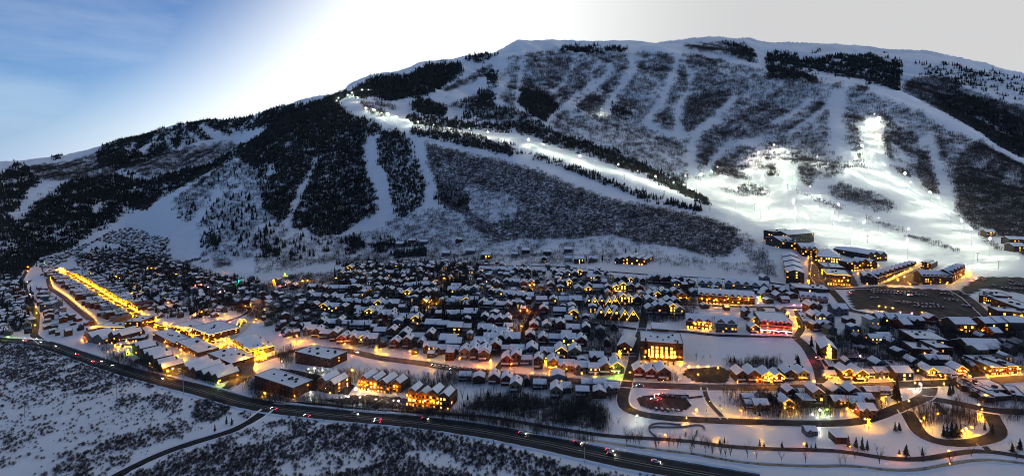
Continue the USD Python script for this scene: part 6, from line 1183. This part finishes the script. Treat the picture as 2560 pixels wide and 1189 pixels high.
for x, y, h, t in ((1741, 900, 24, 'large bare round tree at the left of the snowfield'), (1757, 898, 14, 'smaller bare tree beside the round one in the snowfield'), (1775, 897, 13, 'slender bare tree in the snowfield'), (2196, 1010, 20, 'bare tree beside the avenue junction'), (2300, 962, 28, 'purple-lit bare tree by the avenue'), (2330, 960, 26, 'bare tree over the avenue kerb'), (2400, 1005, 30, 'bare tree on the avenue garden slope'), (2420, 1065, 34, 'tall bare tree behind the park grove'), (2436, 1072, 30, 'bare tree at the lit corner of the park loop'), (2302, 1042, 22, 'bare tree by the park car park'), (2192, 1128, 18, 'spreading bare shrub in the snowy park'), (2084, 1105, 22, 'bare tree left of the dark cabin'), (2172, 1075, 24, 'bare tree lit from below beside the park lane'), (1420, 985, 30, 'bare tree in the yards below the avenue, first'), (1450, 1010, 34, 'bare tree in the yards below the avenue, second'), (1500, 1000, 30, 'bare tree in the yards below the avenue, third'), (1230, 1000, 36, 'dark bare tree below the first avenue yard'), (1260, 1020, 34, 'dark bare tree below the bright roof'), (1545, 1060, 24, 'bare tree at the park bridge'), (702, 905, 26, 'bare tree at the plaza end of the avenue')):
    P = at(x, y); copy_of(BARE[int(trng.integers(0, 3))], 'bare_tree', t, 'tree', 'single bare trees', P, float(trng.uniform(0, 6)), h * P[1] / F / 10)
BT = sow(bru_a * 0 + gaussian_filter(np.asarray(Image.fromarray((np.zeros((1189, 2560))).astype(np.uint8))), 1), 10, 300, 900) if False else None
# trees dressed in lights
def lit_tree(px, py, hpx, color, label, bare=False):
    P = at(px, py); h = hpx * P[1] / F; path = thing('lit_tree', label, 'lit tree', 'trees dressed in lights', P); g = np.random.default_rng(int(px))
    v, f = (bare_tree_mesh(int(px), h, 12, h * .28) if bare else conifer_mesh(int(px), h, h * .26, 7, 8)).mesh
    put('crown', (v, f), aspen_mat if bare else conifer_mat, path); m = MB()
    for i in range(46):
        z = g.uniform(.1, .97); a = g.uniform(0, 6.28); r = h * .26 * (1 - z) * 1.02 + .1 if not bare else h * .2 * g.uniform(.2, 1); m.ball((math.cos(a) * r, math.sin(a) * r, z * h), .17 + h * .008, 0)
    put('light_bulbs', m.mesh, bulb_hot[color], path)
bulb_hot = {c: glow(f'{c}_tree_bulbs', LAMP['yellow'] if c == 'yellow' else {'green': (.02, 1, .40), 'blue': (.08, .40, 1.0), 'amber': (1, .35, .02), 'lime': (.6, 1, .03)}[c], 14.0) for c in ('yellow', 'green', 'blue', 'amber', 'lime')}
for a in ((640, 902, 20, 'yellow', 'yellow-lit tree on the plaza circle, left', True), (648, 900, 24, 'yellow', 'yellow-lit tree on the plaza circle, tallest', True), (656, 902, 22, 'yellow', 'yellow-lit tree on the plaza circle, right', True), (663, 898, 16, 'yellow', 'yellow-lit tree on the plaza circle, smallest', True), (597, 718, 20, 'green', 'green-lit conifer beside the tall black one'), (685, 714, 17, 'yellow', 'yellow-lit tree at the foot of the ski run'), (712, 692, 10, 'lime', 'small yellow-green lit tree on the slope'), (1549, 896, 22, 'amber', 'orange-lit tree at the street corner above the avenue', True), (2087, 834, 12, 'blue', 'small blue-lit tree in the snowy field'), (2071, 832, 9, 'yellow', 'small yellow-lit arch tree beside the blue one'), (1364, 914, 14, 'amber', 'orange-lit tree in a garden above the avenue', True), (1376, 936, 12, 'yellow', 'yellow-lit tree in the orange garden on the avenue', True), (320, 886, 14, 'lime', 'yellow-green lit tree beside the colonnade'), (146, 682, 14, 'yellow', 'yellow-lit tree at the top of the main street', True), (156, 680, 12, 'yellow', 'second yellow-lit tree at the top of the main street', True), (1900, 752, 13, 'yellow', 'yellow-lit tree at the end of the long terrace', True), (2418, 692, 14, 'yellow', 'yellow-lit tree at the end of the lot block', True), (2426, 688, 10, 'yellow', 'small yellow-lit tree by the piste foot', True), (2022, 712, 13, 'yellow', 'yellow-lit tree on the resort street', True), (2056, 686, 13, 'yellow', 'yellow-lit tree below the day lodge', True), (2172, 1064, 18, 'yellow', 'lamp-lit tree glowing beside the park lane', True), (2448, 1050, 17, 'yellow', 'glowing tree on the park loop corner', True), (2425, 1092, 15, 'yellow', 'glowing tree by the park loop, lower', True)): lit_tree(*a)
# festoons of bulbs added across the main street to strengthen its glow
qf = line_on_ground(MAIN); fp = along(qf, 47.0, 7.0, 8), along(qf, 47.0, -7.0, 8)
for i, (a, b) in enumerate(zip(*fp)):
    path = thing('string_lights', f'added string of yellow bulbs over the main street, {ORD[min(i, 97)]} from its top', 'string lights', 'added strings of bulbs over the main street', a); m, w_ = MB(), []
    for t in np.linspace(0, 1, 15):
        c = (b - a) * t + np.array([0, 0, 6.5 - 5.0 * t * (1 - t)]); w_.append(c); m.ball(c, .24, 0)
    put('light_bulbs', m.mesh, bulb_hot['yellow'], path); put('wire', MB().poly_line(w_, .03, 3).mesh, pole_mat, path)
for side_, nm_ in ((6.6, 'valley'), (-6.6, 'hill')):
    for i, P_ in enumerate(along(qf, 36.0, side_, 18 if side_ > 0 else 30)):
        h = float(trng.uniform(4.5, 8)); path = thing('lit_tree', f'bulb-wrapped tree, {ORD[i]} from the top, {nm_} side of the main street', 'lit tree', 'trees dressed in lights', P_); g = np.random.default_rng(900 + i)
        put('crown', bare_tree_mesh(700 + i, h, 12, h * .32).mesh, aspen_mat, path); m = MB()
        for _ in range(30): z = g.uniform(.25, .98); a = g.uniform(0, 6.28); r_ = h * .3 * g.uniform(.1, 1) * (1.1 - z * .5); m.ball((math.cos(a) * r_, math.sin(a) * r_, z * h), .26, 0)
        put('light_bulbs', m.mesh, bulb_hot['yellow'], path)
# yard trees: bare trees and firs standing singly among the houses
yt = 0
for px0, px1, py0, py1, n_ in ((860, 1560, 680, 900, 26), (1840, 2180, 985, 1030, 10), (2060, 2420, 800, 900, 12), (1100, 1540, 950, 1000, 10), (240, 640, 690, 780, 14)):
    for i in range(n_):
        x, y = trng.uniform(px0, px1), trng.uniform(py0, py1); P = at(x, y); nr = min(SITES, key=lambda s_: (s_[0] - P[0]) ** 2 + (s_[1] - P[1]) ** 2)
        if math.hypot(nr[0] - P[0], nr[1] - P[1]) < nr[2] * .6: continue
        if trng.random() < .4: copy_of(FIR[int(trng.integers(0, 4))], 'conifer', 'yard fir between snowy houses of the town', 'tree', 'firs in the yards', P, float(trng.uniform(0, 6)), trng.uniform(.6, 1.3))
        else: copy_of(BARE[int(trng.integers(0, 3))], 'bare_tree', 'leafless yard tree between snowy houses of the town', 'tree', 'bare trees in the yards', P, float(trng.uniform(0, 6)), trng.uniform(.6, 1.1))
# ---------------------------------------------------------------- lift towers, poles, bridge, walls
def lift_tower(px, py, hpx, label, rz=0.0):
    P = at(px, py); h = max(9.0, hpx * P[1] / F); path = thing('lift_tower', label, 'lift tower', 'ski lift towers', P, rz)
    put('mast', MB().tube((0, 0, -1.5), (0, 0, h), .42, .28, 8).mesh, pole_mat, path); put('cross_arm', MB().box(-3.0, 3.0, -.2, .2, h - .1, h + .35).mesh, pole_mat, path)
    for s in (-1, 1): put('wheel_train', MB().box(s * 2.8 - .18, s * 2.8 + .18, -1.5, 1.5, h + .36, h + .7).mesh, trim_mat, path)
    return P + [0, 0, h + .7]
LT = [(700, 615, 12, 'town lift tower highest in the snow gully'), (681, 668, 16, 'town lift tower above the first houses'), (657, 725, 15, 'town lift tower beside the run among houses'), (631, 761, 18, 'lowest town lift tower at the curving road')]
tops = [lift_tower(*t, rz=.4) for t in LT]
for s, nm in ((-1, 'uphill'), (1, 'downhill')):
    m = MB()
    for a, b in zip(tops[:-1], tops[1:]):
        pts = [a + (b - a) * t + np.array([s * 2.6 * math.cos(.4), s * 2.6 * math.sin(.4), -6 * t * (1 - t)]) for t in np.linspace(0, 1, 7)]; m.poly_line(pts, .07, 3)
    put('lift_cable', m.mesh, pole_mat, label=f'{nm} cable strung between the town lift towers', cat='lift cable')
for x, y, h, t in ((2257, 581, 14, 'on the snow bank among brush, upper'), (2169, 607, 18, 'thick and forked at the foot of the piste'), (2347, 615, 12, 'on the piste between two brush lines'), (2444, 653, 20, 'with a bright hut behind, near the lot'), (2497, 671, 18, 'close to the parking lot edge'), (1561, 449, 12, 'beside the ridge run, upper'), (1661, 489, 12, 'beside the ridge run, middle'), (1775, 527, 12, 'beside the ridge run, lower'), (1887, 527, 18, 'in the middle of the floodlit basin'), (2077, 513, 12, 'above the brush line, first'), (2167, 549, 12, 'above the brush line, second'), (1969, 472, 12, 'below the dark snowfield brush'), (1992, 477, 12, 'right of the dark snowfield brush'), (1020, 285, 12, 'high on the ridge by the trail junction'), (1012, 255, 11, 'highest on the left ridge')): lift_tower(x, y, h, f'ski lift tower {t}', .3)
for x, y, h, t in ((62, 1043, 44, 'leftmost in the scrub'), (292, 997, 32, 'on the scrub slope above the trail'), (459, 984, 48, 'pale and thick at the bend of the highway'), (711, 1034, 26, 'where the side road meets the highway'), (857, 1047, 25, 'opposite the brick block'), (1106, 1076, 58, 'opposite the right condominium'), (1234, 1111, 56, 'before the bare yards'), (1461, 1156, 40, 'pale, beside the passing cars'), (1636, 1188, 40, 'lowest beside the highway'), (991, 1060, 20, 'short, opposite the condominium drive')):
    P = at(x, y); H = h * P[1] / F; path = thing('utility_pole', f'slim utility pole by the highway, {t}', 'utility pole', 'utility poles along the highway', P); put('mast', MB().tube((0, 0, -1), (0, 0, H), .22, .14, 7).mesh, trim_mat if 'pale' in t else wood_mat, path); put('cross_arm', MB().box(-1.1, 1.1, -.08, .08, H - 1.0, H - .8).mesh, wood_mat, path)
a, b = at(592, 826), at(612, 806); c = (a + b) / 2; L = float(np.linalg.norm((b - a)[:2])); rz = math.atan2(b[1] - a[1], b[0] - a[0]); path = thing('footbridge', 'arched footbridge outlined in yellow lights by the plaza', 'bridge', None, (c[0], c[1], min(a[2], b[2]) + .3), rz)
ts = np.linspace(-1, 1, 13); m, rl = MB(), MB()
for t0, t1 in zip(ts[:-1], ts[1:]):
    z0, z1 = 4.5 * (1 - t0 * t0), 4.5 * (1 - t1 * t1); x0, x1 = t0 * L / 2, t1 * L / 2
    m.add([(x0, -2, z0), (x1, -2, z1), (x1, 2, z1), (x0, 2, z0), (x0, -2, z0 - .5), (x1, -2, z1 - .5), (x1, 2, z1 - .5), (x0, 2, z0 - .5)], [[0, 1, 2], [0, 2, 3], [4, 6, 5], [4, 7, 6], [0, 4, 5], [0, 5, 1], [3, 2, 6], [3, 6, 7]])
put('deck', m.mesh, wood_mat, path)
for s in (-1, 1):
    put('arch_lights', MB().poly_line([(t * L / 2, s * 2.1, 4.5 * (1 - t * t) + 4.2 * (1 - t * t) + .3) for t in ts], .22).mesh, bulb_mat['yellow'], path)
    for t in ts[2:-2:2]: put('rail_post', MB().tube((t * L / 2, s * 2.1, 4.5 * (1 - t * t)), (t * L / 2, s * 2.1, 8.7 * (1 - t * t) + .3), .12, .12, 5).mesh, bulb_mat['yellow'], path)
def AP(*p): return [(1540 + x / 4.571, 940 + y / 4.571) for x, y in p]
def low_wall(px, label, h=.8, w=.7):
    q = line_on_ground(px, 3.0); n = normals2(q); rows = []
    for k, zz in ((-w / 2, -.4), (-w / 2, h), (w / 2, h), (w / 2, -.4)): p = q + n * k; rows.append(np.c_[p, zat(p[:, 0], p[:, 1]) + zz])
    v = np.stack(rows, 1).reshape(-1, 3); a = np.arange(len(q) * 4).reshape(len(q), 4); put('low_wall', (v, np.stack([a[:-1, :-1], a[1:, :-1], a[1:, 1:], a[:-1, 1:]], -1).reshape(-1, 4)[:, ::-1]), WALL['grey'], label=label, cat='wall')
low_wall(AP((460, 700), (380, 640), (340, 590), (380, 555), (460, 525), (600, 545), (740, 560)), 'low dark wall curving round the snowed-in skate park'); low_wall(AP((380, 595), (460, 562), (510, 585), (560, 602), (620, 578), (830, 592), (870, 550), (960, 548), (1020, 560), (1035, 600), (1010, 615)), 'low dark wall winding through the skate park'); low_wall(AP((790, 690), (800, 650)), 'short dark wall at the skate park edge, left'); low_wall(AP((910, 690), (925, 625)), 'short dark wall at the skate park edge, right')
house(2030, 1090, 'cross', 0, 'park hut between two white lamps', wall='grey', size=.8); house(2104, 1109, 'flat', 0, 'small park cabin beside four firs', wall='brown', size=.75)
# ---------------------------------------------------------------- cars
stage.CreateClassPrim('/World/car_kinds')
paint_ = {k: usdkit.material(stage, f'/World/Looks/{k}_car_paint', {'p': ('principled_bsdf', {'base_color': c, 'roughness': .3, 'coat_weight': .5})}, surface='p.BSDF') for k, c in dict(dark=(.02, .02, .024), silver=(.30, .31, .33), white=(.62, .63, .65), red=(.25, .02, .02), blue=(.03, .06, .14)).items()}
tyre_mat = simple('tyre', (.015, .015, .015), .8, .1, 2.0); head_mat = glow('car_headlight', (1.0, .9, .62), 90.0); tail_mat = glow('car_tail_light', (1.0, .03, .05), 22.0); off_mat = simple('lamp_lens', (.35, .35, .36), .3, .05, 2.0); offr = simple('red_lens', (.2, .02, .02), .3, .05, 2.0)
def car_proto(color, on, tall):
    path = f'/World/car_kinds/{color}_{"lit" if on else "parked"}_{"tall" if tall else "low"}'; UsdGeom.Xform.Define(stage, path); hh = 1.75 if tall else 1.45
    def shell(prof, w0, w1):
        m = MB(); k = len(prof); P0 = [(x, -w0 if z < .9 else -w1, z) for x, z in prof]; P1 = [(x, -y, z) for x, y, z in P0]; f = []
        for i in range(k): j = (i + 1) % k; f += [[i, j, k + j], [i, k + j, k + i]]
        for i in range(1, k - 1): f += [[0, i + 1, i], [k, k + i, k + i + 1]]
        return m.add(P0 + P1, f).mesh
    put('body', shell([(-2.3, .32), (2.3, .32), (2.32, .72), (1.1, .95), (-2.2, 1.0), (-2.33, .75)], .92, .86), paint_[color], path); put('cabin', shell([(1.05, .96), (.35, hh - .1), (-1.5 if not tall else -1.9, hh - .08), (-2.1, .99)], .8, .78), glass_mat, path); put('roof', MB().box(-1.55 if not tall else -1.95, .38, -.68, .68, hh - .07, hh).mesh, paint_[color] if on else snow_mat, path)
    for x in (-1.4, 1.4):
        for s in (-1, 1): put('wheel', MB().tube((x, s * .95, .34), (x, s * .72, .34), .34, .34, 10).mesh, tyre_mat, path)
    for s in (-1, 1):
        put('headlight', MB().box(2.30, 2.36, s * .62 - .2, s * .62 + .2, .58, .76).mesh, head_mat if on else off_mat, path); put('tail_light', MB().box(-2.38, -2.30, s * .66 - .2, s * .66 + .2, .70, .88).mesh, tail_mat if on else offr, path)
    return path
CARP = {(c, on, t): car_proto(c, on, t) for c in paint_ for on in (0, 1) for t in (0, 1)}
crng = np.random.default_rng(31)
def car(px, py, rz, on, label, group, color=None, p=None, size=1.0):
    P = at(px, py) if p is None else np.asarray(p, float); c = color or str(crng.choice(list(paint_)))
    return copy_of(CARP[(c, on, int(crng.integers(0, 2)))], 'car', label.format(c), 'car', group, P + [0, 0, .20], rz, size)
def hdg(px, py, line=HWY):
    q = line_on_ground(line); P = at(px, py); i = int(np.argmin(np.hypot(q[:, 0] - P[0], q[:, 1] - P[1]))); t = q[min(i + 1, len(q) - 1)] - q[max(i - 1, 0)]; return math.atan2(t[1], t[0])
for x, y, away, t in ((62, 852, 0, 'far along at the town edge'), (100, 856, 1, 'at the roundabout mouth'), (138, 866, 1, 'just past the roundabout'), (192, 886, 0, 'below the roundabout'), (232, 904, 0, 'meeting two others below the dark townhouses'), (252, 903, 1, 'leading two others below the dark townhouses'), (278, 913, 1, 'red-tailed below the dark townhouses'), (404, 946, 1, 'at the lit side street'), (684, 1023, 0, 'turning near the side road'), (767, 1040, 0, 'below the brick block'), (888, 1036, 1, 'on the far lane below the condominium drive'), (944, 1049, 0, 'upper of two side by side'), (942, 1056, 0, 'lower of two side by side'), (1062, 1048, 1, 'red-tailed below the right condominium'), (1306, 1084, 1, 'below the bare yards'), (1444, 1108, 1, 'before a following pair'), (1524, 1127, 1, 'upper of the following pair'), (1528, 1137, 1, 'lower of the following pair'), (1640, 1155, 1, 'nearest along the highway')):
    car(x, y, hdg(x, y) + (0 if away else math.pi), 1, '{} car with lights on the highway, ' + t, 'cars on the highway')
for x, y, away, t in ((1498, 958, 0, 'left of the corner'), (1590, 962, 1, 'at the corner by the park lot'), (1600, 966, 0, 'turning at the corner'), (1120, 922, 1, 'by the long lit houses'), (1085, 914, 0, 'in the orange light'), (890, 880, 1, 'near the yellow porch')): car(x, y, hdg(x, y, PARK) + (0 if away else math.pi), 1, '{} car with lights on the avenue, ' + t, 'cars on the avenue')
for i in range(11): car(1655 + i * 6.2, 987 + i * .25, 1.5, 0, '{} car parked nose-in, ' + ORD[i] + ' from the left at the top of the park lot', 'cars in the park lot')
for i in range(5): car(1640 + i * 14, 1024 + i * 1.2, 1.6, 0, '{} car parked ' + ORD[i] + ' from the left along the low edge of the park lot', 'cars in the park lot')
for x, y, t in ((1636, 1000, 'left'), (1645, 998, 'right')): car(x, y, 2.6, 1, '{} car with red lights glowing in the park lot, ' + t, 'cars in the park lot')
LOTROWS = [((1050, 645), (1900, 690)), ((1070, 665), (1660, 700)), ((1075, 720), (1390, 745)), ((1110, 745), (1760, 790)), ((1110, 780), (1330, 800)), ((1440, 700), (1920, 745)), ((1500, 800), (2020, 830)), ((1960, 670), (2030, 700)), ((1980, 790), (2060, 810)), ((2150, 540), (2560, 600)), ((2170, 580), (2300, 605)), ((2420, 560), (2560, 585)), ((2200, 610), (2560, 640))]
n = 0
for (a, b) in LOTROWS:
    A, B = at(*A8(a)[0]), at(*A8(b)[0]); L = float(np.linalg.norm((B - A)[:2])); ang = math.atan2(B[1] - A[1], B[0] - A[0])
    for t in np.arange(0, L, 3.1):
        c = meshkit.noise(np.array([[t / 14, len(str(a)) + a[0] / 97, a[1] / 31]]), 2)[0]
        if c < .44 or n > 170: continue
        P = A + (B - A) * (t / L) + np.r_[crng.normal(0, .3, 2), 0]; P[2] = float(zat([P[0]], [P[1]])[0])
        car(0, 0, ang + math.pi / 2 + crng.normal(0, .03), 0, 'frosted {} car parked in a row of the wide resort lot', 'cars parked in the resort lot', p=P); n += 1
for i, (x, y) in enumerate(((2126, 733), (2273, 737))): car(x, y, 1.2, 1, '{} car with its lights on in the resort lot, ' + ('left' if i == 0 else 'right'), 'lit cars in the resort lot')
for i in range(9): car(2118 + i * 11, 898 + i * .3, 0.05, 0, '{} car parked ' + ORD[i] + ' from the left along the quiet street', 'cars along the quiet street')
for i in range(14): car(1090 + i * 9.5, 917 + i * .8, hdg(1090 + i * 9.5, 917, PARK), 0, '{} car parked ' + ORD[i] + ' from the left on the north kerb of the avenue', 'cars parked along the avenue')
print('cars', n)
